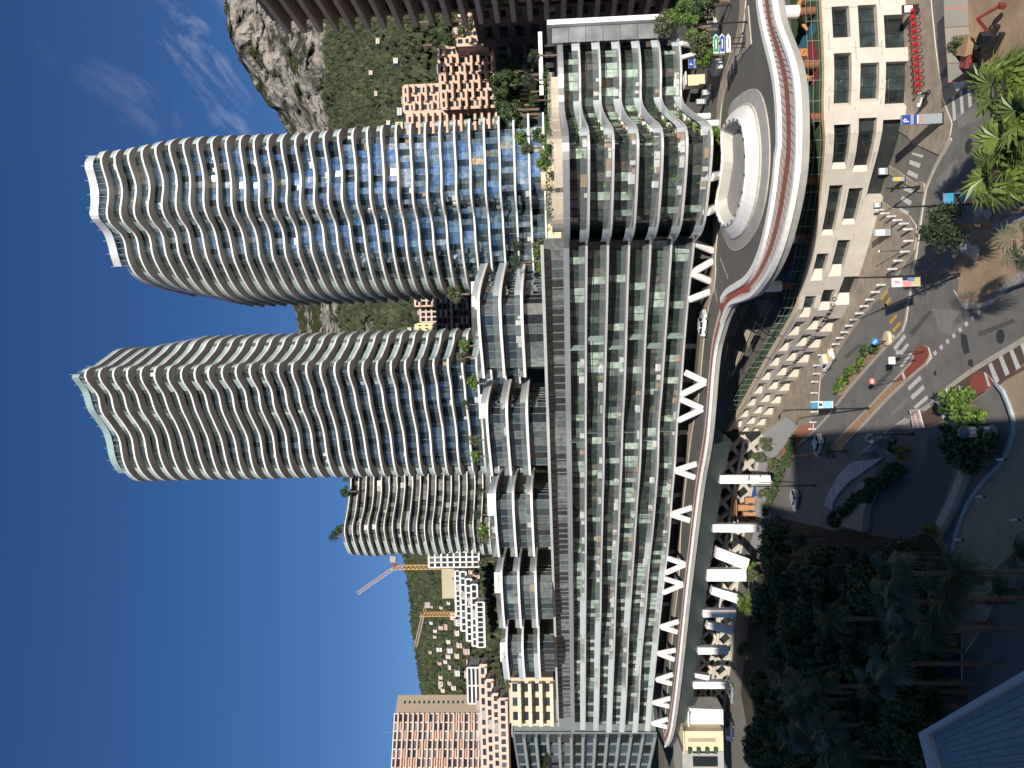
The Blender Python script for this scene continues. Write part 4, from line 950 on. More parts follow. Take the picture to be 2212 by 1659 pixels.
slabp('forecourt_paving', [rB(1905,868), rB(2212,672), rB(2700,400), rB(3000,1659), rE(2900,900), rE(2600,1100), rE(2212,720), rE(1960,980), rE(1960,1240), rE(1830,1500), rE(1700,1700), rE(1530,1000), rE(1560,860), rE(1605,650), rE(1700,400), rE(1850,200), rE(2010,20), rB(2085,1300), rB(2000,1060)], .14, mat('tan_forecourt', (.40, .32, .21), .9, var=.12, scale=.5, bump=.05))
kerbline('kerb', [rB(1880,865), rB(1930,890), rB(2000,1050), rB(2090,1290), rB(2050,1500), rB(1970,1640), rE(2010,30), rE(1850,190), rE(1700,390), rE(1610,640), rE(1558,870)], .35, .4, mat('bluish_kerb', (.36, .42, .46), .8))
slabp('oval_island', [rB(1618,850), rB(1640,770), rB(1700,728), rB(1780,735), rB(1850,800), rB(1885,860), rB(1860,880), rB(1780,940), rB(1700,960), rB(1600,930)], .17, M_red)
slabp('service_ramp', [rE(880,-80), rE(1050,60), rE(1180,190), rE(1240,185), rE(1330,60), rE(1345,0), rB(1180,1400), rB(1480,1380), rB(1500,1659), rE(1600,60), rE(1590,150), rE(1500,400), rE(1390,650), rE(1150,700), rE(830,700), rE(800,640), rE(830,450), rE(950,220)], .03, M_asph2)
slabp('ramp_wall', [rE(760,230), rE(860,170), rE(980,150), rE(1060,165), rE(960,230), rE(870,330), rE(815,480), rE(800,650), rE(620,600), rE(680,430)], 1.0, mat('sand_coping', (.34, .29, .22), .85, var=.1), side=M_conc)
kerbline('ramp_kerb', [rE(1645,110), rE(1560,330), rE(1480,500), rE(1400,640)], 1.2, .8, M_kerb)
slabp('dark_tiled_terrace', [rH(2040,540), rH(2400,520), rH(2400,1020), rH(2165,1050), rH(2110,850), rH(2060,650)], .15, mat('dark_blue_tiles', (.10, .11, .15), .7, var=.3, scale=4))
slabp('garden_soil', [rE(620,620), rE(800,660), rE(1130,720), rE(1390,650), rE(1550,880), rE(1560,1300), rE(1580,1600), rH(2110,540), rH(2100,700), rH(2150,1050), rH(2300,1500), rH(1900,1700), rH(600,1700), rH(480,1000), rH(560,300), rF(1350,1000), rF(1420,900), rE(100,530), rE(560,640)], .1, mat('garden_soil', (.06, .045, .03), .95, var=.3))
slabp('park_pavement', [rF(1270,420), rF(1640,-60), rF(1500,-160), rF(1200,60), rF(1100,600), rF(1180,760), rF(1160,1080), rF(1080,1340), rF(1200,1250), rF(1330,1000), rF(1340,700), rF(1350,500)], .14, mat('pale_grey_paving', (.42, .43, .44), .8, var=.05))
slabp('orange_walk', [rF(1450,290), rF(1490,320), rF(1620,150), rF(1800,0), rF(1800,-90), rF(1640,-60), rF(1470,180)], .15, mat('terracotta_paving', (.48, .20, .11), .85, var=.08))
# road markings -----------------------------------------------------------------
def poly(r, pts, z=.006, m=M_line):
    b = MB(); q = GL(r, pts, z); b.add(q, (tuple(range(len(q))),)); return struct('road_marking', b, m)
for q in (((970,80),(1090,125),(1070,172),(962,125)), ((955,190),(1060,240),(1050,288),(938,238)), ((915,362),(1010,408),(1000,452),(898,410)), ((890,470),(990,530),(975,580),(870,520)), ((862,605),(962,640),(945,682),(845,615)), ((995,0),(1120,30),(1105,60),(990,22))): poly(rA, q)
for q in (((905,318),(930,350),(815,500),(788,465)), ((940,412),(962,440),(895,530),(875,495)), ((980,515),(995,545),(915,640),(900,610)), ((905,620),(920,640),(880,685),(862,660)), ((1080,768),(1098,810),(965,935),(942,900)), ((1112,872),(1132,915),(1000,1035),(975,998)), ((1155,983),(1168,1025),(1035,1135),(1010,1108))): poly(rB, q)
for i in range(8):
    x, y = 1245-0+i*68, 525-i*63.5
    poly(rB, ((x-25,y-5),(x+5,y-32),(x+22,y+10),(x-5,y+35)))
poly(rB, ((1055,715),(1215,570),(1220,578),(1062,722)))
for q in (((720,1485),(740,1515),(665,1615),(648,1585)), ((748,1575),(768,1600),(705,1690),(685,1660))): poly(rA, q, m=M_yel)
for q in (((700,-20),(735,10),(700,40),(680,20)), ((820,98),(835,125),(765,212),(742,190)), ((860,178),(876,205),(795,300),(778,272))): poly(rB, q, m=M_yel)
for i in range(3): poly(rC, ((1425+i*85,1060-i*60),(1455+i*85,1040-i*60),(1475+i*85,1300-i*75),(1440+i*85,1325-i*75)))
for i in range(9):
    t = i/8; x0, y0 = lerp(2160, 1260, t), lerp(410, 1060, t)
    if 3.6 < i < 5.4: continue
    poly(rB, ((x0,y0),(x0+38,y0-25),(x0+38+95,y0-25+225),(x0+95,y0+255)) if i < 4 else ((x0,y0),(x0+28,y0-20),(x0+28+70,y0-20+170),(x0+70,y0+190)), z=.112)
poly(rB, ((1775,740),(1800,742),(1850,885),(1820,890)), z=.182)
M_lp = mat('worn_light_asphalt', (.26, .25, .23), .9, var=.12, scale=.6); M_dp = mat('fresh_dark_asphalt', (.11, .105, .10), .9, var=.12, scale=.6)
for r_, q, m_ in ((rB, ((1210,40),(1530,60),(1560,230),(1420,330),(1300,300)), M_lp), (rB, ((960,300),(1180,60),(1215,75),(1010,340)), M_dp), (rB, ((560,900),(760,700),(790,720),(600,930)), M_dp), (rB, ((760,1180),(940,1010),(960,1040),(800,1200)), M_lp), (rA, ((1250,300),(1480,60),(1540,200),(1300,480)), M_lp), (rC, ((1480,1250),(1750,1150),(1800,1260),(1500,1400)), M_lp), (rB, ((1700,300),(2100,150),(2120,190),(1730,350)), M_dp), (rB, ((250,560),(420,420),(440,440),(280,590)), M_dp)): poly(r_, q, .0025, m_)
# wear: patches and manholes
for c, s_ in ((rB(1955,345), .75), (rB(1575,380), .35), (rA(0,0), .01), (rC(1610,1590), .8), (rB(1245,745), .35)):
    b = MB(); p = G(c, .004); b.lathe([(s_, 0), (s_, .004)], 18, (p.x, p.y, .004)); struct('manhole_cover', b, mat('cast_iron', (.05, .05, .05), .6))
for q in (((1520,310),(1590,330),(1620,520),(1560,540),(1530,440)), ((1600,600),(1650,590),(1665,680),(1600,660)), ((1225,930),(1245,990),(1215,1000))): poly(rB, q, .003, mat('dark_patch', (.05, .05, .05), .85))
# ------------------------------------------------------------------ curved stone school building with deep splayed windows
top = [rN(2035,-350), rN(2042,0), rN(2068,450), rN(2083,900), rN(2090,1400), rM(2085,0), rM(2040,400), rM(1965,900), rM(1868,1350), rM(1785,1600), rJ(1545,450), rJ(1432,660), rJ(1245,960), rJ(1092,1250), rJ(938,1515), rJ(860,1640)]
KY = lambda y: float(np.interp(y, [234, 428, 553, 896], [1, .80, .77, .71]))
SP = smooth_path([G(p, 10.2*KY(p[1])) for p in top], 1.0, it=3)
SI = 1 if offs(SP, 1)[10][1] > SP[10][1] else -1
sd_ = [0]
for i in range(1, len(SP)): sd_.append(sd_[-1]+hypot(SP[i][0]-SP[i-1][0], SP[i][1]-SP[i-1][1]))
def spt(s, off=0):
    s = max(0, min(sd_[-1], s)); i = min(len(SP)-2, int(np.searchsorted(sd_, s, 'right'))-1); i = max(0, i)
    w = (s-sd_[i])/(sd_[i+1]-sd_[i]); a, c = SP[i], SP[i+1]
    tx, ty = c[0]-a[0], c[1]-a[1]; l = hypot(tx, ty)
    return (lerp(a[0], c[0], w)-ty/l*off*SI, lerp(a[1], c[1], w)+tx/l*off*SI)
_ymap = [(proj((spt(s)[0], spt(s)[1], 6))[1], s) for s in np.arange(0, sd_[-1], .5)]
def s_of(y): return float(np.interp(y, [q[0] for q in _ymap], [q[1] for q in _ymap]))
def KS(s): return KY(float(np.interp(s, [q[1] for q in _ymap], [q[0] for q in _ymap])))
school = thing('stone_school', 'curved cream stone school building with deep splayed windows and a play roof', 'building', (*spt(20), 0))
S_end = sd_[-1]; DEP = 1.1
def seg(b, s0, s1, z0, z1, o0=0, o1=DEP, mi=0):
    n = max(1, int((s1-s0)/2)); q = [s0+(s1-s0)*i/n for i in range(n+1)]
    for i in range(n):
        a, c, d, e = spt(q[i], o0), spt(q[i+1], o0), spt(q[i+1], o1), spt(q[i], o1)
        k0, k1 = KS(q[i]), KS(q[i+1])
        b.add([(p[0], p[1], z*k_) for z in (z0, z1) for p, k_ in ((a, k0), (c, k1), (d, k1), (e, k0))], ((0,3,2,1),(4,5,6,7),(0,1,5,4),(1,2,6,5),(2,3,7,6),(3,0,4,7)), mi)
rows = [(7.0, 9.15), (3.65, 5.95), (.12, 2.85)]
W = [[], [], []]
for a, c in ((-60,-5),(12,79),(113,227),(268,364),(400,508),(548,606)): W[0].append((s_of(a), s_of(c)))
for a, c in ((-90,-14),(12,103),(137,220),(256,372),(408,486),(520,598)): W[1].append((s_of(a), s_of(c)))
for a, c in ((-80,-20),(36,107),(137,234)): W[2].append((s_of(a), s_of(c)))
s = s_of(640); i = 0
while s < S_end-3:
    W[0].append((s, s+4.9)); W[1].append((s-1.6 if i else s-1.2, s+2.9)); s += 6.4; i += 1
s = s_of(655)
W[2] += [(s_of(600), s_of(660))]
s = s_of(690)
while s < S_end-4: W[2].append((s, s+4.6)); s += 6.4
z_lo = 0.0
bands = [(9.15, 10.2), (5.95, 7.0), (2.85, 3.65)]
def cut(name, s0, s1, z0, z1, L=6.5, **k):
    q = s0
    while q < s1-.01:
        e = min(s1, q+L); b = MB(); seg(b, q, e-.025, z0, z1, **k); b.build(name, M_stone, school); q = e
for z0, z1 in bands: cut('stone_panel', 0, S_end, z0, z1, 5.2)
sG0, sG1 = s_of(262), s_of(430)
M_reveal = mat('sun_lightened_stone', (.64, .585, .485), .7, var=.05, scale=.5)  # facade stone lightened in colour for the sun the splayed jambs catch
pane_me = unit_pane(M_wg, 'dark_window_glass')
for ri, (z0, z1) in enumerate(rows):
    ws = sorted(W[ri]); e = 0
    for s0, s1 in ws+[(S_end, S_end)]:
        if ri == 2 and e < sG0 < s0:        # garage mouth below the first floor
            if sG0 > e: cut('stone_panel', e, sG0, 0, z1)
            if s0 > sG1: cut('stone_panel', sG1, s0, 0, z1, o0=.0)
        elif s0 > e+.05: cut('stone_panel', e, s0, 0 if ri == 2 else z0, z1)
        if s1 > s0:
            sp_l = min(1.7, (s1-s0)*.35) if s0 > s_of(500) else .5
            g0, g1 = s0+.05, s1-sp_l; n = max(1, int(round((g1-g0)/1.5)))
            for k in range(n):
                a, c = spt(g0+(g1-g0)*k/n, DEP-.15), spt(g0+(g1-g0)*(k+1)/n, DEP-.15)
                o = link('pane', pane_me, school); kk = KS(g0+(g1-g0)*(k+.5)/n); o.location = Vector(((a[0]+c[0])/2, (a[1]+c[1])/2, z0*kk))-Vector(school.location)
                o.scale = (hypot(c[0]-a[0], c[1]-a[1])-.07, 1, (z1-z0)*kk); o.rotation_euler = (0, 0, atan2(c[1]-a[1], c[0]-a[0]))
            fb = MB()
            for k in range(n+1):
                a = spt(g0+(g1-g0)*k/n, DEP-.22); c = spt(g0+(g1-g0)*k/n+.1, DEP-.22); kk = KS(g0+(g1-g0)*k/n); fb.box((a[0], a[1], (z0+z1)/2*kk), (.09, .14, (z1-z0)*kk), atan2(c[1]-a[1], c[0]-a[0]))
            seg(fb, g0, g1, z0+.7*(z1-z0), z0+.7*(z1-z0)+.07, DEP-.26, DEP-.19); fb.build('window_frame', M_dark, school)
            a, c = spt(s1, .0), spt(g1, DEP-.05); d_ = spt(s1, DEP-.02); b = MB()
            kk = KS(s1); b.add([(p[0], p[1], z*kk) for z in (z0, z1) for p in (a, c, d_)], ((0,2,1),(3,4,5),(0,1,4,3),(1,2,5,4),(2,0,3,5))); b.build('splayed_reveal', M_reveal, school)
        e = s1
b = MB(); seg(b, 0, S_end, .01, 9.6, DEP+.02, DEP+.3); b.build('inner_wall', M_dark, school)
for q in np.arange(0, S_end, 4.2): b = MB(); seg(b, q, min(S_end, q+4.17), 10.2, 10.42, -.18, .75); b.build('coping', mat('sandy_coping', (.62, .50, .36), .8, var=.08), school)
b = MB(); seg(b, sG0+.3, sG1-.3, .02, 2.8, DEP+.3, DEP+.5); b.build('garage_mouth', M_black, school)
rgv = random.Random(3)
for (z0, z1), zo in ((bands[0], .5), (bands[1], .45), (bands[2], .4)):
    s = 2.0
    while s < S_end-4:
        L_ = rgv.uniform(1.5, 3.4); b = MB(); seg(b, s, s+L_, z0+zo, z0+zo+.07, -.012, .02); b.build('groove', M_frame, school); s += L_+rgv.uniform(2.5, 6)
# letters on the fascia
def text_mesh(s_, size=1.0, ext=.04):
    cu = bpy.data.curves.new('letters', 'FONT'); cu.body = s_; cu.size = size; cu.extrude = ext; cu.align_x = 'CENTER'; cu.resolution_u = 2
    o = bpy.data.objects.new('tmp', cu); col.objects.link(o); dg = bpy.context.evaluated_depsgraph_get(); me = bpy.data.meshes.new_from_object(o.evaluated_get(dg)); bpy.data.objects.remove(o); return me
TXT = 'INTERNATIONAL SCHOOL OF MONACO'
q0, q1 = s_of(640), s_of(835)
seen_ = {}
for i, ch in enumerate(TXT):
    if ch == ' ': continue
    s = lerp(q1, q0, (i+.5)/len(TXT)); p = spt(s, -.10); p2 = spt(s-.3, -.10)
    if ch not in seen_:
        seen_[ch] = text_mesh(ch, 1.0, .04); seen_[ch].materials.append(M_dark)
    o = link('letter', seen_[ch], school); o.location = Vector((p[0], p[1], 2.95*KS(s)))-Vector(school.location); o.rotation_euler = (pi/2, 0, atan2(p2[1]-p[1], p2[0]-p[0]))
# roof deck with painted play areas
rp = [spt(s, .4) for s in np.arange(0, S_end, 2.)]
bk = [(p[0]+p[0]/p[1]*14, p[1]+14) for p in rp[::-3]]
b = MB(); ss_ = list(np.arange(0, S_end, 2.)); zz_ = [9.7*KS(s) for s in ss_]
for i in range(len(rp)-1):
    a, c = rp[i], rp[i+1]; b.quad((a[0], a[1], zz_[i]), (c[0], c[1], zz_[i+1]), (c[0]+c[0]/c[1]*14, c[1]+14, zz_[i+1]), (a[0]+a[0]/a[1]*14, a[1]+14, zz_[i]))
struct('play_roof', b, mat('green_play_surface', (.055, .11, .045), .9, var=.1, scale=.3))
def rpatch(r, pts, m, z): b = MB(); zm = z*KY(sum(r(*p)[1] for p in pts)/len(pts)) + (z-9.7)*3; q3 = [G(r(*p), z*KY(r(*p)[1])+(z-9.7)*4) for p in pts]; q = smooth_path(q3, .6, closed=True, it=2); b.add([(p[0], p[1], 9.7*KY(proj((p[0], p[1], 9.7*KY(300)))[1])+(z-9.7)*9) for p in q], (tuple(range(len(q))),)); struct('play_surface_patch', b, m)
M_bp = mat('blue_play_surface', (.045, .17, .27), .9, var=.08); M_rp = mat('red_play_surface', (.30, .045, .05), .9, var=.08)
rpatch(rN, ((1770,500),(1880,320),(1960,230),(1990,330),(1900,430),(1880,560),(1905,700),(1890,900),(1930,1050),(1915,1200),(1850,1450),(1790,1440),(1850,1300),(1880,1150),(1800,1000),(1770,800)), M_bp, 9.706)
rpatch(rN, ((1890,450),(1930,400),(1990,500),(2000,700),(1990,880),(1930,950),(1880,870),(1870,600)), M_rp, 9.712)
rpatch(rM, ((1800,-100),(1880,0),(1880,200),(1830,290),(1790,200)), M_rp, 9.712)
rpatch(rM, ((1720,1000),(1740,1060),(1700,1250),(1640,1370),(1600,1340),(1660,1180)), M_rp, 9.712)
rpatch(rM, ((1740,1000),(1800,1020),(1760,1150),(1700,1400),(1600,1520),(1550,1480),(1640,1380),(1700,1230)), M_bp, 9.706)
rpatch(rJ, ((1390,160),(1500,0),(1530,100),(1480,250),(1420,330),(1350,300)), M_bp, 9.709)
# fence of the play roof
fe = thing('roof_fence', 'fine mesh fence along the edge of the green play roof', 'fence', (*spt(30, .9), 9))
for s in np.arange(1, S_end, 2.6):
    p = spt(s, .9); b = MB(); zk = 9.7*KS(s); b.tube([(p[0], p[1], zk), (p[0], p[1], zk+2.4)], .045, 5); b.build('post', M_frame, fe)
b = MB()
for z in (.9, 1.7, 2.35): 
    for s in np.arange(1, S_end-3, 2.6): p, q = spt(s, .9), spt(s+2.6, .9); b.beam((*p, 9.7*KS(s)+z), (*q, 9.7*KS(s+2.6)+z), .04, .04)
b.build('wire', M_frame, fe, stuff=True)
# round columns between play roof and elevated road
for i, c in enumerate((rN(1960,120), rN(1990,705), rN(2020,1275), rM(1995,305), rM(1895,925), rM(1740,1450))):
    p = G(c, 9.7*KY(c[1])); t = thing('deck_column', ('first', 'second', 'third', 'fourth', 'fifth', 'last')[i]+' round column from the right, under the elevated road on the play roof', 'column', (p.x, p.y, p.z), group='columns between play roof and elevated road')
    b = MB(); b.lathe([(.55, 0), (.55, 2.1)], 14); b.build('shaft', mat('brown_column_cladding', (.22, .09, .04), .7), t, local=True)
    b = MB(); b.lathe([(.8, 2.1), (.85, 2.2), (.85, 16.2-p.z)], 14); b.build('white_collar', M_white, t, local=True)
# play things
def pebble(r, p, sc_, lab, m):
    c = G(r(*p), 9.7); b = MB(); b.lathe([(.5*sc_, 0), (.9*sc_, .25*sc_), (.95*sc_, .6*sc_), (.6*sc_, .95*sc_), (.15*sc_, 1.05*sc_)], 12); o = solo('play_structure', b, m, lab, 'play structure', base=(0, 0, 0), group='play structures on the roof'); o.location = c; o.scale = (1, 1.8, 1)
M_wood = mat('honey_wood', (.40, .20, .07), .6, var=.15, scale=3)
def playset(p, lab, sx):
    t = thing('play_structure', lab, 'play structure', p, group='play structures on the roof')
    b = MB(); b.tube([(-1.6*sx,0,.3), (-.8*sx,.2,1.1), (0,.3,1.5), (.8*sx,.2,1.2), (1.6*sx,-.1,.5)], [.18,.32,.4,.32,.15], 7); b.build('body', M_wood, t, local=True)
    b = MB(); b.box((1.2*sx, .5, .6), (1.2, .9, 1.1), .3); b.build('box', M_wood, t, local=True)
    b = MB()
    for q in (-1, 0, 1): b.tube([(q*sx, 0, 0), (q*sx, .1, 1)], .08, 5)
    b.build('legs', M_wood, t, local=True)
playset(G(rN(1890,690), 9.7), 'long curved wooden play animal on the red play surface', 1.2)
playset(G(rN(1950,770), 9.7), 'smaller wooden seat figure just behind the long play animal', .7)
playset(G(rN(1900,120), 9.7), 'tall brown wooden play frame at the right end of the roof', 1.6)
playset(G(rM(1935,0), 9.7), 'yellow and orange play pieces at the middle of the play roof', .8)
# shade sails and trusses over the lower court
M_sail = mat('sand_shade_cloth', (.55, .47, .36), .85, var=.05)
M_court = mat('court_floor', (.17, .15, .125), .9, var=.15, scale=.5)
b = MB(); q = GL(rJ, ((1130,395),(1350,330),(1400,560),(1180,900),(1000,1170),(800,1330),(780,1100),(850,760),(920,560),(985,450)), 7.5); b.add(q, (tuple(range(len(q))),)); struct('court_floor', b, M_court)
b = MB(); q = GL(rJ, ((1165,405),(1285,400),(1320,450),(1280,530),(1200,560)), 7.55); b.add(q, (tuple(range(len(q))),)); struct('court_floor_patch', b, M_conc)
sails = [((980,462),(1110,428),(1035,588),'shade sail nearest to the red landing'), ((975,450),(1018,622),(945,772),'long thin shade sail beside the viaduct parapet'), ((1038,650),(1168,665),(1090,818),'shade sail above the middle of the court'), ((915,765),(925,800),(880,930),'narrow sliver of shade sail over the court edge'), ((953,820),(1062,862),(990,988),'fourth shade sail, left of the middle one'), ((868,988),(968,1032),(900,1150),'leftmost shade sail at the narrow end of the court')]
for a, c, d_, lab in sails:
    P3 = [G(rJ(*p), z) for p, z in ((a, 10.4), (c, 10.0), (d_, 10.3))]; cc = sum(P3, Vector())/3; b = MB()
    n = 6; vs = []; idx = {}
    for i in range(n+1):
        for j in range(n+1-i):
            u, v = i/n, j/n; w = 1-u-v; p = P3[0]*w+P3[1]*u+P3[2]*v
            pull = (u*v*(w < .01)+v*w*(u < .01)+u*w*(v < .01)); p = p.lerp(cc, .18*pull*4*.4); p.z -= .5*(u*v+v*w+u*w); idx[i, j] = len(vs); vs.append(p)
    fs = []
    for i in range(n):
        for j in range(n-i):
            fs.append((idx[i, j], idx[i+1, j], idx[i, j+1]))
            if (i+1, j+1) in idx: fs.append((idx[i+1, j], idx[i+1, j+1], idx[i, j+1]))
    b.add(vs, fs); solo('shade_sail', b, M_sail, lab.replace('shade sail', 'sand coloured shade sail'), 'shade sail', base=cc, group='shade sails over the court', smooth=True)
tr = thing('court_canopy_truss', 'dark steel truss lines spanning the court under the shade sails', 'truss', G(rJ(1080,700), 10.8))
for a, c in (((1000,430),(1300,300)), ((960,470),(1290,680)), ((1260,540),(1100,860)), ((1300,330),(1180,560)), ((1180,560),(960,1060)), ((850,800),(900,1180)), ((1290,380),(1420,370)), ((1240,650),(1350,650)), ((1140,850),(1240,860)), ((1010,1035),(1130,1040)), ((860,1060),(970,920)), ((1180,690),(1000,600))):
    b = MB(); b.beam(G(rJ(*a), 10.8), G(rJ(*c), 10.8), .11, .14); b.build('truss_bar', M_dark, tr)
# ------------------------------------------------------------------ vegetation builders
def leafy(n, lumps, leaf, seed, flat=1.0, droop=0):
    """crown mesh: small leaf faces in clumps; returns mesh builder (unit size about 1)"""
    r = random.Random(seed); b = MB(); C = []
    for _ in range(lumps):
        a = r.uniform(0, 2*pi); e = r.uniform(-.5, 1); q = .72*r.random()**.5
        C.append((Vector((cos(a)*q*sqrt(max(0, 1-e*e*.5)), sin(a)*q*sqrt(max(0, 1-e*e*.5)), e*.62*flat)), r.uniform(.24, .42)))
    for _ in range(n):
        c, R = r.choice(C); v = Vector((r.gauss(0, 1), r.gauss(0, 1), r.gauss(0, 1))).normalized()
        p = c+v*R*(.55+.45*r.random()); nrm = (v+Vector((r.gauss(0, .5), r.gauss(0, .5), r.gauss(0, .5)+.3))).normalized()
        u = nrm.orthogonal().normalized(); w = nrm.cross(u); t = r.uniform(0, 6.3); u2 = u*cos(t)+w*sin(t); w2 = nrm.cross(u2)
        s = leaf*r.uniform(.6, 1.4); b.quad(p-u2*s, p-w2*s*.55-Vector((0, 0, droop*s)), p+u2*s, p+w2*s*.55)
    return b
def trunk_mb(h, r0, seed, lean=.1):
    r = random.Random(seed); b = MB(); x = r.gauss(0, lean)*h*.3; y = r.gauss(0, lean)*h*.3
    b.tube([(0, 0, -.2), (x*.3, y*.3, h*.4), (x, y, h)], [r0, r0*.8, r0*.5], 7)
    for _ in range(4):
        a = r.uniform(0, 6.3); b.tube([(x*.6, y*.6, h*.6), (x+cos(a)*h*.22, y+sin(a)*h*.22, h*1.05)], [r0*.45, r0*.2], 5)
    return b
TREES = {}
def make_tree(kind, m, crown_r, h, seed, n=1500, lumps=12, leaf=.085, flat=1.0):
    t = thing('tree', 'x', 'tree'); c = leafy(n, lumps, leaf, seed, flat); c.v = [(p[0]*crown_r, p[1]*crown_r, p[2]*crown_r+h) for p in c.v]
    c.build('crown', m, t, local=True); trunk_mb(h, .22*crown_r/2.5+.08, seed).build('trunk', M_bark, t, local=True)
    TREES[kind] = t; t['used'] = 0; return t
def place(kind, p, label, s=1.0, group=None, cat='tree', name=None, rz=None):
    t = TREES[kind]; rz = random.uniform(0, 6.3) if rz is None else rz
    if not t['used']: o = t; t['used'] = 1; o.location = p; o.rotation_euler[2] = rz; o.scale = (s, s, s)
    else: o = dup(t, p, rz, scale=s)
    o['label'] = label; o['category'] = cat
    if name: o.name = name
    if group: o['group'] = group
    elif 'group' in o: del o['group']
    return o
make_tree('dark', M_leaf, 3.6, 5.2, 1, 2600, 16, .075); make_tree('dark2', M_leaf, 3.0, 6.2, 2, 2300, 13, .085)
make_tree('olive', M_leafo, 2.2, 3.0, 3, 1300, 10, .085); make_tree('bright', M_leafb, 2.2, 3.0, 4, 1500, 12, .085)
make_tree('pine', mat('pine_needles', (.035, .06, .03), .6, var=.3, rnd=.4), 2.3, 5.6, 5, 1900, 14, .06)
make_tree('round', mat('holm_oak_leaves', (.030, .050, .018), .6, var=.3, rnd=.4), 2.6, 3.6, 6, 4200, 26, .05)
def shrub_mesh(m, seed, n=420, leaf=.12): return leafy(n, 8, leaf, seed, .8)
SHR = {}
for kx, m_, sd in (('hedge', M_hedge, 21), ('lime', M_leafb, 22), ('darkshrub', M_leaf, 23), ('yellow', mat('yellow_green_leaves', (.16, .17, .02), .55, rnd=.3), 24)):
    t = thing('shrub', 'x', 'shrub'); c = shrub_mesh(m_, sd); c.v = [(p[0], p[1], p[2]+.7) for p in c.v]; c.build('foliage', m_, t, local=True)
    s_ = MB(); s_.tube([(0, 0, -.05), (0, 0, .6)], .05, 5); s_.build('stem', M_bark, t, local=True); TREES[kx] = t; t['used'] = 0
# palms
def palm(kind, m, h, nf, fl, lw, leaf_n, seed, trunk_r=.22, fan=False):
    r = random.Random(seed); t = thing('palm_tree', 'x', 'palm'); b = MB()
    b.tube([(0, 0, -.3), (.1, .05, h*.5), (.0, .1, h)], [trunk_r*1.15, trunk_r, trunk_r*1.1], 9); b.lathe([(trunk_r*1.1, h-.9), (trunk_r*1.9, h-.4), (trunk_r*1.5, h), (.05, h+.3)], 9, (0, .1, 0)); b.build('trunk', M_bark, t, local=True)
    for k in range(nf):
        a = 2*pi*k/nf*2.4+r.uniform(-.2, .2); el = r.uniform(-.45, 1.25); L = fl*r.uniform(.8, 1.1); f = MB(); pts = []
        p = Vector((0, .1, h+.1)); d = Vector((cos(a)*cos(el), sin(a)*cos(el), sin(el)))
        for i in range(7):
            pts.append(p.copy()); p = p+d*L/6; d = (d+Vector((0, 0, -.20-.05*i))).normalized()
        f.tube(pts, [.035, .03, .028, .022, .018, .012, .006], 3)
        if fan:
            c = pts[3]; dd = (pts[4]-pts[3]).normalized(); sd2 = dd.cross(Vector((0, 0, 1))).normalized(); up = sd2.cross(dd)
            for j in range(leaf_n):
                q = lerp(-1.9, 1.9, j/(leaf_n-1)); v = dd*cos(q)+sd2*sin(q); w = v.cross(up).normalized()*lw; e = c+v*L*.62+Vector((0, 0, -.18*L*abs(q)/1.9-.1)); mid = c+v*L*.35+up*.05
                f.quad(c, mid-w, e, mid+w)
        else:
            for i in range(leaf_n):
                u = .12+.86*i/(leaf_n-1); q = u*6; j = min(5, int(q)); c = pts[j].lerp(pts[j+1], q-j); dd = (pts[j+1]-pts[j]).normalized(); sd2 = dd.cross(Vector((0, 0, 1)))
                if sd2.length < .1: continue
                sd2.normalize(); ln = fl*.26*sin(pi*min(1, u*.9+.12))+.1
                for sg in (-1, 1):
                    e = c+(sd2*sg*.85+dd*.6).normalized()*ln+Vector((0, 0, -ln*.35)); w = dd*lw
                    f.quad(c-w, (c+e)/2-w*.8+Vector((0, 0, .03)), e, (c+e)/2+w)
        f.build('frond', m, t, local=True)
    TREES[kind] = t; t['used'] = 0; return t
M_pf = mat('palm_leaf', (.055, .085, .028), .45, var=.3, rnd=.3); M_pfb = mat('bright_palm_leaf', (.115, .165, .035), .4, var=.25, rnd=.35); M_pfg = mat('grey_palm_leaf', (.085, .115, .065), .5, var=.25, rnd=.3)
palm('tall', M_pf, 11.5, 26, 3.0, .05, 17, 31); palm('tallfan', M_pfg, 10, 24, 2.6, .07, 13, 32, fan=True); palm('short', M_pf, 3.0, 18, 2.2, .05, 13, 33, .18); palm('broad', M_pfb, 8.6, 34, 3.1, .16, 11, 34, .3, fan=True)
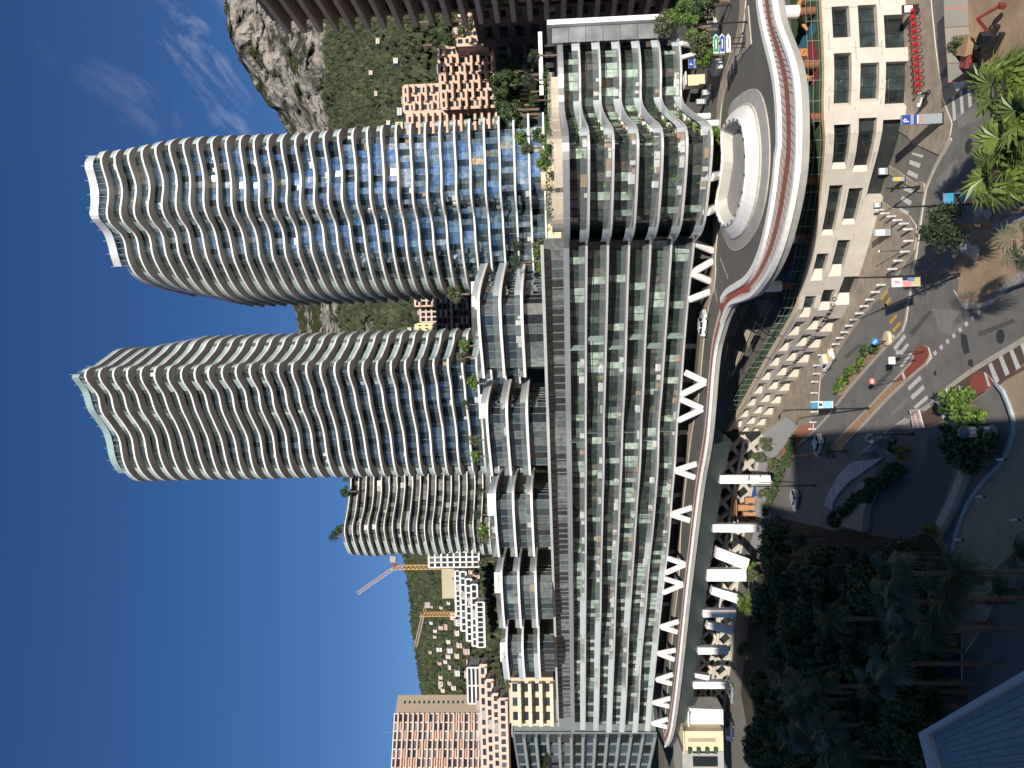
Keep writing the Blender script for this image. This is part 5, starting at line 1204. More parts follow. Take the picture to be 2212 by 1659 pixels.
# ------------------------------------------------------------------ garden in the shadow
def Gz(x, y, z): return G((x, y), z)
exclude = [(1790, 990, 2070, 1185), (2040, 900, 2212, 1270), (1970, 1330, 2212, 1660), (1640, 880, 1790, 1130), (1980, 1260, 2110, 1370), (1580, 1340, 1640, 1420)]
rg = random.Random(5); done = []
def ok(x, y):
    for a, b_, c, d in exclude:
        if a < x < c and b_ < y < d: return False
    return all(hypot(x-q[0], (y-q[1])) > 34 for q in done)
kinds = ['dark', 'dark2', 'dark', 'dark2', 'pine']
n = 0
GLABEL = {'dark': 'broad leafy tree in the shaded garden at the lower left', 'dark2': 'tall leafy tree in the shaded garden at the lower left', 'pine': 'dark pine standing in the shaded garden'}
for it in range(4000):
    y = rg.uniform(1050, 1690); x = rg.uniform(1612, 2150)
    lo = np.interp(y, [1050, 1100, 1160, 1250, 1350, 1450, 1660], [1735, 1690, 1650, 1625, 1620, 1618, 1602])
    if x < lo+14 or not ok(x, y): continue
    if x > 2000 and y > 1270: continue
    k = rg.choice(kinds); s = rg.uniform(.75, 1.15); zt = {'dark': 6.5, 'dark2': 7.4, 'pine': 7}[k]*s
    p = Gz(x, y, zt); q = proj((p.x, p.y, 0))
    if q[0] > 2040 and q[1] < 1250: continue
    if 1800 < q[0] < 2080 and 990 < q[1] < 1170: continue
    place(k, (p.x, p.y, 0), GLABEL[k], s, group='trees of the shaded garden'); done.append((x, y)); n += 1
    if n > 95: break
tp = [(rE(1600,1010), 'tall palm whose crown overhangs the tan path, first from the ramp', 'tall'), (rE(1530,1235), 'second tall palm leaning over the tan path', 'tall'), (rE(1210,1510), 'tall fan palm with pale crown beside the dark terrace', 'tallfan'), (rE(1400,1500), 'palm behind the pale crowned fan palm', 'tall'), (rH(860,880), 'slender palm among the dark trees with a pale trunk', 'tallfan'), (rH(1060,1180), 'palm with curved pale trunk in the dark garden', 'tall'), (rH(1110,1400), 'palm with drooping crown near the left picture edge', 'tallfan'), (rH(1420,1560), 'lowest palm near the left picture edge', 'tall')]
for c, lab, k in tp:
    z = 11.6 if k == 'tall' else 10; p = G(c, z); place(k, (p.x, p.y, 0), lab, 1.0, cat='palm', name='palm_tree')
for i in range(15):
    for _ in range(60):
        y = rg.uniform(1130, 1640); x = rg.uniform(1690, 2010)
        if not any(a < x < c_ and b_ < y < d for a, b_, c_, d in exclude): break
    q = G((x, y), 11.5); place('tallfan' if i % 3 else 'tall', (q.x, q.y, 1.2), 'grey green palm rising out of the shaded garden trees', rg.uniform(.9, 1.1), cat='palm', name='palm_tree', group='palms among the garden trees')
for c, lab in ((rE(2150,820), 'short spiky palm on the edge of the lower path'), (rE(1960,1150), 'short spiky palm beside the lower path kerb'), (rE(2300,1100), 'short palm in the black lower bed'), (rB(70,1600), 'small bright palm in the end of the median'), (rH(1430,1100), 'short palm under the garden trees')):
    p = G(c, 3.0); place('short', (p.x, p.y, 0), lab, 1, cat='palm', name='palm_tree')
p = G(rH(505,215), 6); place('broad', (p.x, p.y, -2.5), 'sunlit pale palm crown in front of the white piers', .9, cat='palm', name='palm_tree')
p = G(rH(440,620), 5); place('broad', (p.x, p.y, -3.5), 'pale palm crown between two shaded piers', .75, cat='palm', name='palm_tree')
for c, lab in ((rC(2030,980), 'large sunlit fan palm at the lower right corner'), (rC(2130,1530), 'second sunlit fan palm, left of the corner one'), (rA(1960,200), 'sunlit fan palm beside the blue banner lamp'), (rC(2330,1250), 'fan palm cut by the bottom picture edge')):
    q = G(c, 8.9); place('broad', (q.x, q.y, 0), lab, 1, cat='palm', name='palm_tree')
for c, lab in ((rA(2300,960), 'tall palm outside the bottom edge throwing its shadow on the road'), ):
    q = G(c, 9); place('tallfan', (q.x, q.y, -1), lab, 1, cat='palm', name='palm_tree')
q = at(rA(1390,820), 75.5); place('round', (q.x, q.y, q.z-3.6*1.0), 'round dark holm oak beside the road with a big shadow', 1.02)
# shrubs ------------------------------------------------------------------------
def shr(kind, c, s, lab, z=.2, name='shrub', grp=None):
    p = G(c, z); place(kind, (p.x, p.y, z), lab, s, cat='shrub', name=name, group=grp)
for i, (x, y, s, k) in enumerate(((640,440,1.0,'hedge'),(535,490,1.15,'darkshrub'),(480,600,1.1,'lime'),(395,690,1.0,'lime'),(450,690,.8,'hedge'),(345,740,1.1,'hedge'),(270,830,1.2,'lime'),(230,900,1.15,'lime'),(600,480,.8,'hedge'),(325,800,.8,'hedge'))):
    shr(k, rB(x, y+12), s, ('first','second','third','fourth','fifth','sixth','seventh','eighth','ninth','tenth')[i]+' bush in the planter between the lanes, counted roughly from the right', grp='bushes in the lane planter')
shr('lime', rB(1680,1100), 2.5, 'big bright green bush beside the crossing', .1); shr('lime', rB(1790,1210), 1.6, 'smaller bright green bush in front of the big one', .1); shr('hedge', rB(1570,1130), 1.8, 'mid green bush at the left flank of the big bright bush', .1)
for i, (x, y, s) in enumerate(((1600,1400,2.2),(1750,1500,2.5),(1900,1450,2.2),(1620,1560,2.1),(1800,1650,2.2),(1950,1580,1.8))): shr('darkshrub', rB(x, y), s, 'dark bush in the shaded bed around the advertising column', .1, grp='bushes in the shaded bed')
shr('yellow', rB(990,1600), 1.25, 'yellow green clipped bush by the shaded ramp', .1); shr('yellow', rE(1500,640), 1.35, 'yellow green round bush at the ramp end', .1); shr('darkshrub', rB(900,1540), 1.4, 'dark bush left of the yellow green one by the ramp', .1)
for i in range(26):
    t = i/25; c = (lerp(rE(1180,90)[0], rE(600,540)[0], t)+rg.uniform(-5, 5), lerp(rE(1180,90)[1], rE(600,540)[1], t)+rg.uniform(-5, 5)); shr('darkshrub', c, rg.uniform(1.1, 1.7), 'dark bush of the hedge between road and shaded ramp', .1, grp='hedge bushes by the shaded ramp')
for i in range(22):
    t = i/21; a, c_ = rF(1640,110), rF(1330,860); c = (lerp(a[0], c_[0], t)+rg.uniform(-3, 3), lerp(a[1], c_[1], t)+rg.uniform(-3, 3)); shr('darkshrub', c, rg.uniform(1.0, 1.5), 'dark bush of the hedge below the pale curved paving', .1, grp='hedge bushes by the curved paving')
for c, s, k, lab in ((rF(1300,130), .75, 'olive', 'small olive tree at the right end of the curved paving'), (rF(1230,290), .85, 'olive', 'olive tree beside the curved paving'), (rF(1380,350), .7, 'olive', 'olive tree leaning over the terracotta walk'), (rF(1290,660), .8, 'olive', 'dark olive tree in front of the blue play area'), (rF(1120,1430), 1.1, 'bright', 'leafy tree hiding the foot of a white pier'), (rF(1170,1560), 1.0, 'olive', 'sparse tree beside the leafy one under the piers'), (rH(270,1030), .8, 'olive', 'sunlit tree before the X braced wall at far left')):
    p = G(c, 2.6*s); place(k, (p.x, p.y, 0), lab, s)
# trees of the deck (z = 14) and the podium roof (z = 43..47) --------------------
def tz(kind, c, D, s, lab, zc, name=None, cat='tree'):
    q = at(c, D); place(kind, (q.x, q.y, q.z-zc*s), lab, s, name=name, cat=cat)
tz('bright', rN(470,150), 136, 1.0, 'yellow green tree right of the glass wing end', 3); tz('olive', rN(330,240), 137, 1.1, 'small olive tree touching the white fin', 3); tz('bright', rN(560,120), 131, 1.0, 'bright tree by the curved retaining wall', 3)
for i, (x, y) in enumerate(((650,220),(690,330),(740,420),(760,520),(770,600),(620,300),(700,470))): tz('bright' if i % 3 else 'olive', rN(x, y), 122-i*.8, .9, ('first','second','third','fourth','fifth','sixth','seventh')[i]+' bush tree along the curved wall above the deck road', 3)
tz('dark', rN(760,30), 118, .8, 'reddish leaved tree at the right edge of the deck', 5.2)
for i, (x, y, s) in enumerate(((930,30,.9),(980,-80,.9),(900,-150,.9),(910,110,.7),(905,330,.8),(890,430,.7),(1010,-60,.8))): tz('bright', rM(x, y), 127-i*.5, s*.95, ('first','second','third','fourth','fifth','sixth','seventh')[i]+' shrub tree behind the oval skylight', 3)
for c, D, k, s, lab, zc in ((rW(900,490),150,'pine',.75,'pine on the podium roof left of the brown building windows',5.6), (rW(850,700),156,'pine',.85,'dark tree on the podium roof beside the terrace wall',5.6), (rW(900,880),152,'dark2',.5,'dark bush tree near the white terrace corner',6.2), (rW(780,1190),165,'bright',.95,'yellow flowering tree at the foot of the first tower',3), (rW(840,1290),165,'olive',.9,'lilac bush tree at the foot of the first tower',3), (rW(940,1180),150,'dark2',.55,'dark tree on the roof terrace right of the palm-like pair',6.2), (rW(1000,1290),142,'bright',.8,'green bush on the podium roof below the tower',3), (rW(980,1400),142,'bright',.95,'wide green bush on the podium roof near the round canopy',3), (rP(640,140),150,'pine',.8,'tall feathery tree in front of the tower foot, right of the villas',5.6), (rP(640,290),149,'pine',.8,'feathery tree next to the nearest villa',5.6), (rP(850,140),142,'olive',1.0,'grey green tree over the roof band',3), (rP(870,280),140,'bright',1.25,'big bright tree over the roof band right of the nearest villa',3), (rP(870,350),141,'bright',.9,'bright tree touching the nearest villa',3), (rQ(1420,20),152,'olive',.9,'reddish green tree on the roof of the nearest villa',3), (rQ(1500,470),158,'bright',.8,'green tree on the villa roof garden beside the middle tower',3), (rQ(1480,570),158,'olive',.7,'small tree on the villa roof garden',3), (rQ(1580,800),160,'bright',.85,'bushy tree between the first and second villa',3), (rQ(1520,980),164,'pine',.6,'palm-like tree at the foot of the middle tower',5.6), (rQ(1590,1290),172,'olive',.7,'low tree on the second villa roof',3), (rQ(1600,1430),174,'bright',.8,'tree between the second and third villa',3), (rR(1420,300),176,'pine',.55,'feathery tree above the third villa',5.6), (rR(1400,500),180,'pine',.6,'palm-like tree above the third villa',5.6), (rR(1440,620),182,'bright',.9,'bush on the third villa roof',3), (rR(1450,700),182,'olive',.9,'dark bush on the third villa roof',3), (rR(1450,910),190,'olive',.8,'hedge tree above the fourth villa',3), (rS(1500,720),206,'olive',1.0,'bush between the last villa and the cream terraces',3), (rR(210,620),305,'dark2',1.0,'tree growing on the roof of the charcoal tower',6.2), (rR(150,690),305,'pine',1.2,'tallest pine on the roof of the charcoal tower',5.6), (rR(250,300),306,'dark',.8,'low trees on the right side of the charcoal tower roof',5.2), (rR(250,180),306,'olive',.9,'rounded tree at the right corner of the charcoal tower roof',3), (rX(1820,200),280,'olive',2.0,'rusty brown tree above the peach flats',3), (rX(1860,400),285,'olive',1.8,'second rusty tree above the peach flats',3), (rW(170,180),270,'dark',1.2,'dark green tree beside the brown building',5.2), (rW(300,220),270,'olive',1.8,'grey green tree beside the brown building',3), (rW(170,320),275,'dark',1.0,'dark tree right above the peach flats',5.2), (rW(330,1050),230,'bright',1.0,'light green tree between peach flats and first tower',3)):
    tz(k, c, D, s, lab, zc)
for i in range(12): tz('dark2' if i % 2 else 'dark', rW(680+rg.uniform(-60, 130), 620+i*38), 200-rg.uniform(0, 12), 1.1, 'dark tree in the shaded courtyard between podium and brown building', 5.5); 
for o in list(bpy.data.objects):
    if o.get('label') == 'dark tree in the shaded courtyard between podium and brown building': o['group'] = 'courtyard trees'
# planter walls on the podium roof
b = MB(); f = offs(pr, -1.4)
k_ = 0
for i in range(8, len(f)-8, 9):
    b = MB(); b.wall(f[i:i+9], 43.0, 44.3+(k_ % 3)*.5, -.8); o = b.build('roof_planter', mat('beige_stone_planter', (.52, .45, .35), .8), pod); k_ += 1
hb_ = MB()
for i in range(6, len(f)-6, 1):
    for _ in range(30):
        p = f[i]; c = Vector((p[0]+rg.gauss(0, .6), p[1]+1.6+rg.gauss(0, .6), 44.6+rg.random()*1.0)); u = Vector((rg.gauss(0, 1), rg.gauss(0, 1), rg.gauss(0, 1))).normalized()*.22; w = u.orthogonal().normalized()*.14; hb_.quad(c-u, c-w, c+u, c+w)
hb_.build('roof_hedge', M_hedge, pod, stuff=True)
# white terrace and round canopy on the roof (between the tower and the roof band)
b = MB(); p = at(rW(960,640), 158); b.box((p.x+2, p.y, 46.2), (13, .4, .8)); b.build('white_terrace_wall', M_white, pod)
b = MB(); p = at(rW(900,1550), 152); b.lathe([(2.4, 0), (2.6, .4), (2.6, 3.0), (2.2, 3.3)], 16, (p.x, p.y, 43.4)); b.build('round_canopy', M_cream, pod)
b = MB(); p = at(rP(960,60), 141); b.box((p.x, p.y, 44.4), (3.5, 3, 2.4)); b.build('roof_kiosk', M_cream, pod)
for i, c in enumerate((rP(1000,300),)):
    b = MB(); p = at(c, 139); b.box((p.x, p.y+1, 44.2), (4.4, 2, 1.8)); b.build('roof_kiosk', M_cream, pod)
# ------------------------------------------------------------------ bollards
def std(name, label, cat, r, c, z=0, group=None, rz=0): p = G(r(*c), z); return thing(name, label, cat, (p.x, p.y, z), rz, group)
bo = [(rA,680,625),(rA,745,663),(rA,815,695),(rA,882,737),(rA,953,775),(rA,1000,836),(rA,1003,963),(rA,965,1080),(rA,888,1178),(rA,825,1270),(rA,700,1442),(rA,638,1520),(rA,578,1602),(rB,515,15),(rB,460,92),(rB,405,160),(rB,350,227),(rB,300,298),(rB,248,360),(rB,203,428),(rJ,1765,880),(rJ,1725,970),(rJ,1722,1042),(rJ,1708,1112),(rJ,1702,1210),(rJ,1698,1290),(rJ,1702,1375),(rJ,1690,1465),(rJ,1682,1525)]
b0 = None; M_panel0 = mat('pale_steel', (.55, .55, .54), .4, metal=.2)
for i, (r, x, y) in enumerate(bo):
    p = G(r(x, y), .13)
    if b0 is None:
        b0 = thing('bollard', 'slim pale cylindrical bollard along the pavement edge of the stone school', 'bollard', p, group='bollards along the pavement edge')
        b = MB(); b.lathe([(.15, 0), (.15, 1.12), (.13, 1.2)], 10); b.build('post', M_panel0, b0, local=True); b = MB(); b.lathe([(.155, .9), (.155, 1.02)], 10); b.build('ring', M_white, b0, local=True)
    else: dup(b0, p)
b1_ = None
for r, x, y in ((rE,2060,20),(rE,1875,342),(rE,2180,547),(rE,1685,718),(rH,1950,208),(rE,1555,1325),(rE,1225,1255)):
    p = G(r(x, y), .15)
    if b1_ is None:
        b1_ = thing('path_light', 'low cylindrical bollard light on the shaded tan path', 'path light', p, group='bollard lights on the shaded path')
        b = MB(); b.lathe([(.1, 0), (.1, .85)], 10); b.build('post', M_black, b1_, local=True); b = MB(); b.lathe([(.11, .3), (.11, .95), (.04, 1.0)], 10); b.build('diffuser', M_white, b1_, local=True)
    else: dup(b1_, p)
# ------------------------------------------------------------------ red hire bicycles
M_bred = mat('red_bicycle_paint', (.55, .02, .02), .35, var=.05); M_rub = mat('rubber', (.02, .02, .02), .8)
def torus(b, c, R, r, n=16, m=5):
    k = len(b.v)
    for i in range(n):
        a = 2*pi*i/n
        for j in range(m): q = 2*pi*j/m; b.v.append((c[0]+r*sin(q), c[1]+(R+r*cos(q))*cos(a), c[2]+(R+r*cos(q))*sin(a)))
    for i in range(n):
        for j in range(m): b.f.append((k+i*m+j, k+i*m+(j+1) % m, k+((i+1) % n)*m+(j+1) % m, k+((i+1) % n)*m+j)); b.m.append(0)
bk0 = None
for i in range(12):
    t = i/11; p = G(rC(lerp(1058, 1112, t), lerp(158, 962, t)), .13)
    if bk0 is None:
        bk0 = thing('hire_bicycle', 'red hire bicycle parked in the row before the stone school', 'bicycle', p, rz=.5, group='red hire bicycles in a row')
        for nm, y in (('front_wheel', -.55), ('rear_wheel', .55)):
            b = MB(); torus(b, (0, y, .34), .31, .035); b.build(nm, M_rub, bk0, local=True)
        b = MB(); b.tube([(0,-.55,.34),(0,-.42,.85),(0,-.38,1.05)], .045, 6); b.tube([(0,-.42,.75),(0,-.1,.42),(0,.15,.36)], .06, 6); b.tube([(0,.15,.36),(0,.28,.85)], .05, 6); b.tube([(0,.15,.36),(0,.55,.34)], .045, 6); b.build('frame', M_bred, bk0, local=True)
        b = MB(); b.box((0, .5, .72), (.16, .5, .10)); b.box((0, -.55, .73), (.12, .4, .08)); b.build('mudguard', M_bred, bk0, local=True)
        b = MB(); b.box((0, .3, .92), (.18, .28, .08)); b.build('saddle', M_black, bk0, local=True)
        b = MB(); b.tube([(-.3,-.3,1.08),(0,-.4,1.05),(.3,-.3,1.08)], .02, 5); b.build('handlebar', M_steel, bk0, local=True)
        b = MB(); b.box((0, -.62, .95), (.34, .25, .22)); b.build('basket', M_bred, bk0, local=True)
        L_ = bk0
    else:
        L_ = dup(bk0, p)
    L_['label'] = ['first','second','third','fourth','fifth','sixth','seventh','eighth','ninth','tenth','eleventh','last'][i]+' red hire bicycle of the row, counted from the black totem'
    L_.rotation_euler[2] = .55+random.gauss(0, .04)
t = std('motor_scooter', 'black and white motor scooter parked at the end of the red bicycle row', 'scooter', rC, (1180,1060), .13, rz=.9)
for y in (-.6, .6): b = MB(); torus(b, (0, y, .28), .22, .08); b.build('wheel', M_rub, t, local=True)
b = MB(); b.box((0, .1, .42), (.3, .9, .2)); b.box((0, .45, .65), (.34, .7, .3)); b.box((0, -.5, .7), (.36, .14, .7), rx=-.25); b.build('body', M_black, t, local=True)
b = MB(); b.box((0, .35, .86), (.3, .75, .12)); b.box((0, .85, 1.0), (.36, .32, .3)); b.build('seat', M_white, t, local=True); b = MB(); b.tube([(-.33,-.45,1.1),(.33,-.45,1.1)], .025, 5); b.build('handlebar', M_black, t, local=True); b = MB(); b.box((0, -.55, 1.25), (.4, .04, .4), rx=-.3); b.build('windscreen', M_bal, t, local=True)
# ------------------------------------------------------------------ parking totems with a P
M_blue = mat('sign_blue', (.02, .06, .30), .4, var=.03); M_panel = mat('sign_grey_panel', (.27, .30, .32), .35, var=.05); M_rledd = mat('sign_red_letters', (.6, .15, .12), .5)
def totem(t, w, h, zs=0):
    b = MB(); b.box((0, 0, h/2), (w, .35, h)); b.build('panel', M_panel, t, local=True)
    b = MB(); b.box((0, -.02, h-h*.11), (w-.06, .37, h*.2)); b.build('blue_head', M_blue, t, local=True)
    b = MB(); b.box((0, -.02, h*.70), (w-.06, .36, .10)); b.box((0, -.02, h*.66), (w-.06, .365, .25)); b.build('blue_strip', M_blue, t, local=True)
    me = text_mesh('P', h*.19, .02); me.materials.append(M_white); o = link('letter', me, t); o.location = (-.1, -.215, h*.83); o.rotation_euler = (pi/2, 0, 0)
    for k in range(2):
        for j in range(2):
            b = MB(); b.box((-.22+.44*k, -.185, h*.56-j*h*.06), (.3, .02, .14)); b.build('red_line', M_rledd, t, local=True)
    b = MB(); b.box((0, -.185, h*.62), (w*.8, .02, .12)); b.build('white_line', M_white, t, local=True)
    b = MB(); b.box((0, 0, .06), (w+.2, .55, .12)); b.build('plinth', M_black, t, local=True)
totem(std('parking_totem', 'tall blue and grey parking totem with a white P on the near pavement', 'sign', rC, (1325,1290), .13, rz=-.1), 1.1, 4.6)
totem(std('parking_totem', 'blue topped parking totem with a white P on the white wall of the deck', 'sign', rN, (850,685), 17.7), 1.5, 4.0)
def plate(name, lab, r, c, w, h, m, cat='sign', z=.13, d=.2, rz=0, m2=None):
    t = std(name, lab, cat, r, c, z, rz=rz); b = MB(); b.box((0, 0, h/2), (w, d, h)); b.build('panel', m, t, local=True)
    b = MB(); b.box((0, -d/2-.012, h*.62), (w*.82, .02, h*.5)); b.build('screen', m2 or M_white, t, local=True); b = MB(); b.box((0, 0, .05), (w*1.2, d*1.8, .1)); b.build('base', M_black, t, local=True); return t
plate('info_totem', 'black information totem with a white top beside the first red bicycle', rC, (1060,95), 1.0, 1.9, M_black, z=.13)
plate('ticket_machine', 'grey ticket panel with a small yellow screen by the garage lane', rA, (918,290), .5, 1.6, M_panel, m2=M_yel, z=.13)
plate('ticket_machine', 'grey blue panel standing alone on the pavement before the school', rA, (770,870), .9, 2.4, M_panel, z=.13)
plate('ticket_machine', 'small grey cabinet beside the first bollards', rA, (660,575), .6, 1.0, M_panel, z=.13)
plate('ticket_machine', 'small grey cabinet at the edge of the garage mouth', rA, (735,205), .9, 1.3, M_panel, z=.13)
# ------------------------------------------------------------------ lamp posts
def lamp(lab, r, base, top, D=None, arm=None, banner=None, thick=.11, hook=False):
    p = G(r(*base), .14); q = at(r(*top), p.y); h = q.z-p.z
    t = thing('lamp_post', lab, 'lamp post', p)
    b = MB(); b.lathe([(.24, 0), (.2, .25), (thick, .9), (thick*.95, h*.6), (thick*.6, h)], 8); b.build('pole', M_black, t, local=True)
    if hook:
        b = MB(); b.tube([(0,0,h-.2),(0,0,h+.5),(-.35,0,h+.9),(-.8,0,h+.7),(-.9,0,h+.2)], .05, 6); b.build('arm', M_white, t, local=True); b = MB(); b.lathe([(.3, 0), (.22, .2), (.05, .3)], 10, (-.9, 0, h)); b.build('lantern', M_white, t, local=True)
    elif arm:
        b = MB(); b.tube([(0,0,h-1.2),(arm[0]*.4,arm[1]*.4,h-.1),(arm[0],arm[1],h)], .05, 6); b.build('arm', M_black, t, local=True); b = MB(); b.box((arm[0]*1.15, arm[1]*1.15, h), (.9, .35, .14), atan2(arm[1], arm[0])); b.build('lantern', M_black, t, local=True)
    else:
        b = MB(); b.box((0, 0, h*.62), (thick*3, thick*3, h*.06)); b.build('bracket', M_black, t, local=True)
    if banner:
        u0, u1, sd, cols = banner; z0, z1 = h*u0, h*u1; n = len(cols); w = 1.0
        for k, (f0, f1, m, x0, x1) in enumerate(cols):
            b = MB(); b.box((sd*(.15+w*(x0+x1)/2), -.01*k, lerp(z1, z0, (f0+f1)/2)), (w*(x1-x0), .04+.004*k, abs(z1-z0)*(f1-f0))); b.build('banner_panel', m, t, local=True)
        for z in (z0, z1): b = MB(); b.beam((0, 0, z), (sd*(w+.2), 0, z), .04, .04); b.build('banner_bar', M_steel, t, local=True)
    return t
mB = lambda n, c: mat('print_'+n, c, .6, var=.12, scale=1.5)
tq, dk, wh, pkk, bl, sk, oc = mB('turquoise', (.03, .25, .42)), mB('black', (.02, .02, .03)), mB('white', (.75, .75, .73)), mB('pink', (.65, .25, .26)), mB('blue', (.10, .22, .35)), mB('sky', (.25, .50, .62)), mB('sand', (.45, .38, .22))
lamp('black lamp post with a turquoise and black print banner at the lower right', rA, (2225,545), (795,600), banner=(.36, .62, 1, [(0,1,tq,0,1), (.3,.5,dk,.05,.95), (.9,1,wh,0,1), (.62,.88,sk,.4,1), (.68,.9,pkk,0,.35), (.0,.12,bl,.2,.8)]))
lamp('black lamp post with a white and pink picture banner in front of the school', rA, (1510,1330), (310,1380), banner=(.355, .615, -1, [(0,1,oc,0,1), (0,.36,wh,0,1), (.09,.28,pkk,.3,.65), (.40,.68,pkk,.3,1), (.55,.8,bl,.0,.42), (.38,.55,dk,.0,.3)]))
lamp('black lamp post with a light blue banner standing in the ochre median', rJ, (2150,1343), (1392,1358), arm=(-.9, 1.2), banner=(.41, .66, 1, [(0,1,wh,0,1), (0,.3,tq,.0,.9), (.34,.5,dk,.3,.7), (.52,.95,sk,0,1)]))
lamp('tall thin black lamp post with a curved arm beside the shaded road', rF, (1830,585), (1092,596), arm=(1.4, -.8))
lamp('black lamp post with a white hooked lantern beside the hoarding', rB, (1010,1405), (560,1412), hook=True)
lamp('slender black post in the garage island with a small box on top', rA, (1075,378), (705,396))
lamp('slender black post beside the sun terrace and small cream wall', rJ, (1690,1600), (1440,1605))
lamp('thin grey lamp at the lower left between dark trees', rH, (1960,1368), (1770,1370))
# small traffic signs
def tsign(lab, r, base, top, m, w=.7, h=.7, shape='box', m2=None):
    p = G(r(*base), .16); q = at(r(*top), p.y); hh = q.z-p.z; t = thing('traffic_sign', lab, 'sign', p)
    b = MB(); b.tube([(0,0,0),(0,0,hh)], .05, 6); b.build('pole', M_black, t, local=True)
    b = MB()
    if shape == 'disc':
        b.add([(w/2*cos(2*pi*i/18), -.07, hh-w/2+w/2*sin(2*pi*i/18)) for i in range(18)]+[(w/2*cos(2*pi*i/18), -.04, hh-w/2+w/2*sin(2*pi*i/18)) for i in range(18)], [tuple(range(18)), tuple(range(35, 17, -1))]+[(i, (i+1) % 18, 18+(i+1) % 18, 18+i) for i in range(18)])
    else: b.box((.0, -.06, hh-h/2), (w, .04, h))
    b.build('plate', m, t, local=True)
    if m2: b = MB(); b.box((0, -.09, hh-h/2), (w*.6, .02, h*.22)); b.build('bar', m2, t, local=True)
    return t
tsign('grey backed sign on the red traffic island, nearest the road', rB, (1130,510), (812,512), M_steel, .5, .9)
tsign('white direction plate on the red traffic island', rB, (1045,600), (735,585), wh, .9, .8)
tsign('red no entry sign on the ochre median', rB, (858,825), (525,850), M_rledd, .75, .75, 'disc', wh)
tsign('pale square sign board beside the bright green bush', rB, (1520,980), (1360,985), wh, 1.3, 1.1)
tsign('thin pole with a small cream tip on the school pavement', rA, (900,1068), (622,1062), wh, .2, .2)
tsign('blue parking plate on the deck near the right picture edge', rN, (1215,140), (965,150), M_blue, 1.6, 1.0, m2=wh)
kp = thing('keep_right_bollard', 'round cream plinth with a glossy blue keep right disc at the planter tip', 'sign', G(rB(740,365), .15))
b = MB(); b.lathe([(1.0, 0), (1.0, .35), (.8, .45)], 18); b.build('plinth', M_cream, kp, local=True)
b = MB(); b.box((-.4, -.1, 1.1), (.16, .2, 1.4)); b.build('stand', M_black, kp, local=True)
b = MB(); b.add([(-.4+.45*cos(2*pi*i/18), -.25, 1.9+.45*sin(2*pi*i/18)) for i in range(18)]+[(-.4+.45*cos(2*pi*i/18), -.2, 1.9+.45*sin(2*pi*i/18)) for i in range(18)], [tuple(range(18)), tuple(range(35, 17, -1))]+[(i, (i+1) % 18, 18+(i+1) % 18, 18+i) for i in range(18)]); b.build('disc', mat('signal_blue', (.03, .22, .6), .3), kp, local=True)
b = MB(); b.beam((-.6, -.27, 2.1), (-.25, -.27, 1.75), .12, .02, up=Vector((0, 1, 0))); b.build('arrow', M_white, kp, local=True)
# direction arrows on the deck
G0 = G(rN(1205,390), 17.34)
dp = thing('direction_sign', 'stack of green, blue and white arrow signs on two posts over the deck road', 'sign', G0)
for x in (0, 1.4): b = MB(); b.tube([(x-1.6, 0, 0), (x-1.6, 0, 4.6)], .06, 6); b.build('pole', M_black, dp, local=True)
for k, (m, z) in enumerate(((mat('sign_green', (.01, .25, .12), .4), 4.1), (M_blue, 3.25), (M_white, 2.4))):
    for nm, s_, mm, off in (('arrow_border', 1.0, M_white if k < 2 else M_steel, 0), ('arrow_plate', .88, m, -.03)):
        b = MB(); pts = [(-1.35, -.34), (.9, -.34), (1.35, 0), (.9, .34), (-1.35, .34)]; b.add([(p[0]*s_-.9, -.08+off, z+p[1]*s_) for p in pts]+[(p[0]*s_-.9, -.04+off, z+p[1]*s_) for p in pts], [(0,1,2,3,4),(9,8,7,6,5)]+[(i, (i+1) % 5, 5+(i+1) % 5, 5+i) for i in range(5)]); b.build(nm, mm, dp, local=True)
    b = MB(); b.box((-1.0, -.125, z), (1.3, .01, .12)); b.build('text_bar', M_white if k < 2 else M_dark, dp, local=True)
for lab, c, tp_ in (('very tall dark lamp post crossing in front of the bright trees', (1222,238), (492,290)), ('slim dark post at the tip of the deck traffic island', (1200,472), (915,485)), ('dark post near the right edge of the deck road', (1050,55), (790,70))):
    p = G(rN(*c), 17.34); q = at(rN(*tp_), p.y); t = thing('lamp_post', lab, 'lamp post', p); b = MB(); b.lathe([(.16, 0), (.12, .5), (.06, q.z-p.z)], 7); b.build('pole', M_black, t, local=True); b = MB(); b.box((0, -.3, q.z-p.z), (.35, .8, .12)); b.build('lantern', M_black, t, local=True)
# deck wall, entrance box, vents, gate posts
b = MB(); q = smooth_path(GL(rN, ((560,100),(640,95),(720,130),(790,210),(830,330),(850,450),(850,520)), 18.4), 1, it=2); b.wall(q, 17.2, 18.6, .5); solo('curved_planter_wall', b, mat('pale_planter_stone', (.62, .55, .46), .8), 'curved pale planter wall beneath the bright trees on the deck', 'wall')
p = G(rN(760,870), 17.3); t = thing('entrance_kiosk', 'cream entrance kiosk with white canopy under the glass wing', 'kiosk', p); b = MB(); b.box((0, .6, 1.7), (1.9, 1.6, 3.4)); b.build('body', M_cream, t, local=True); b = MB(); b.box((0, -.1, 3.5), (2.3, 2.6, .15)); b.build('canopy', M_white, t, local=True)
for i, (c, lab) in enumerate((((835,1010), 'right'), ((765,1110), 'left'))):
    p = G(rN(*c), 17.3); t = thing('ventilation_outlet', 'pale grey '+lab+' ventilation outlet with slats before the dark undercroft', 'vent', p); b = MB(); b.box((0, 0, .8), (.9, .7, 1.6)); b.build('body', M_panel, t, local=True)
    for k in range(4): b = MB(); b.box((0, -.38, .4+k*.3), (.8, .05, .1)); b.build('slat', M_white, t, local=True)
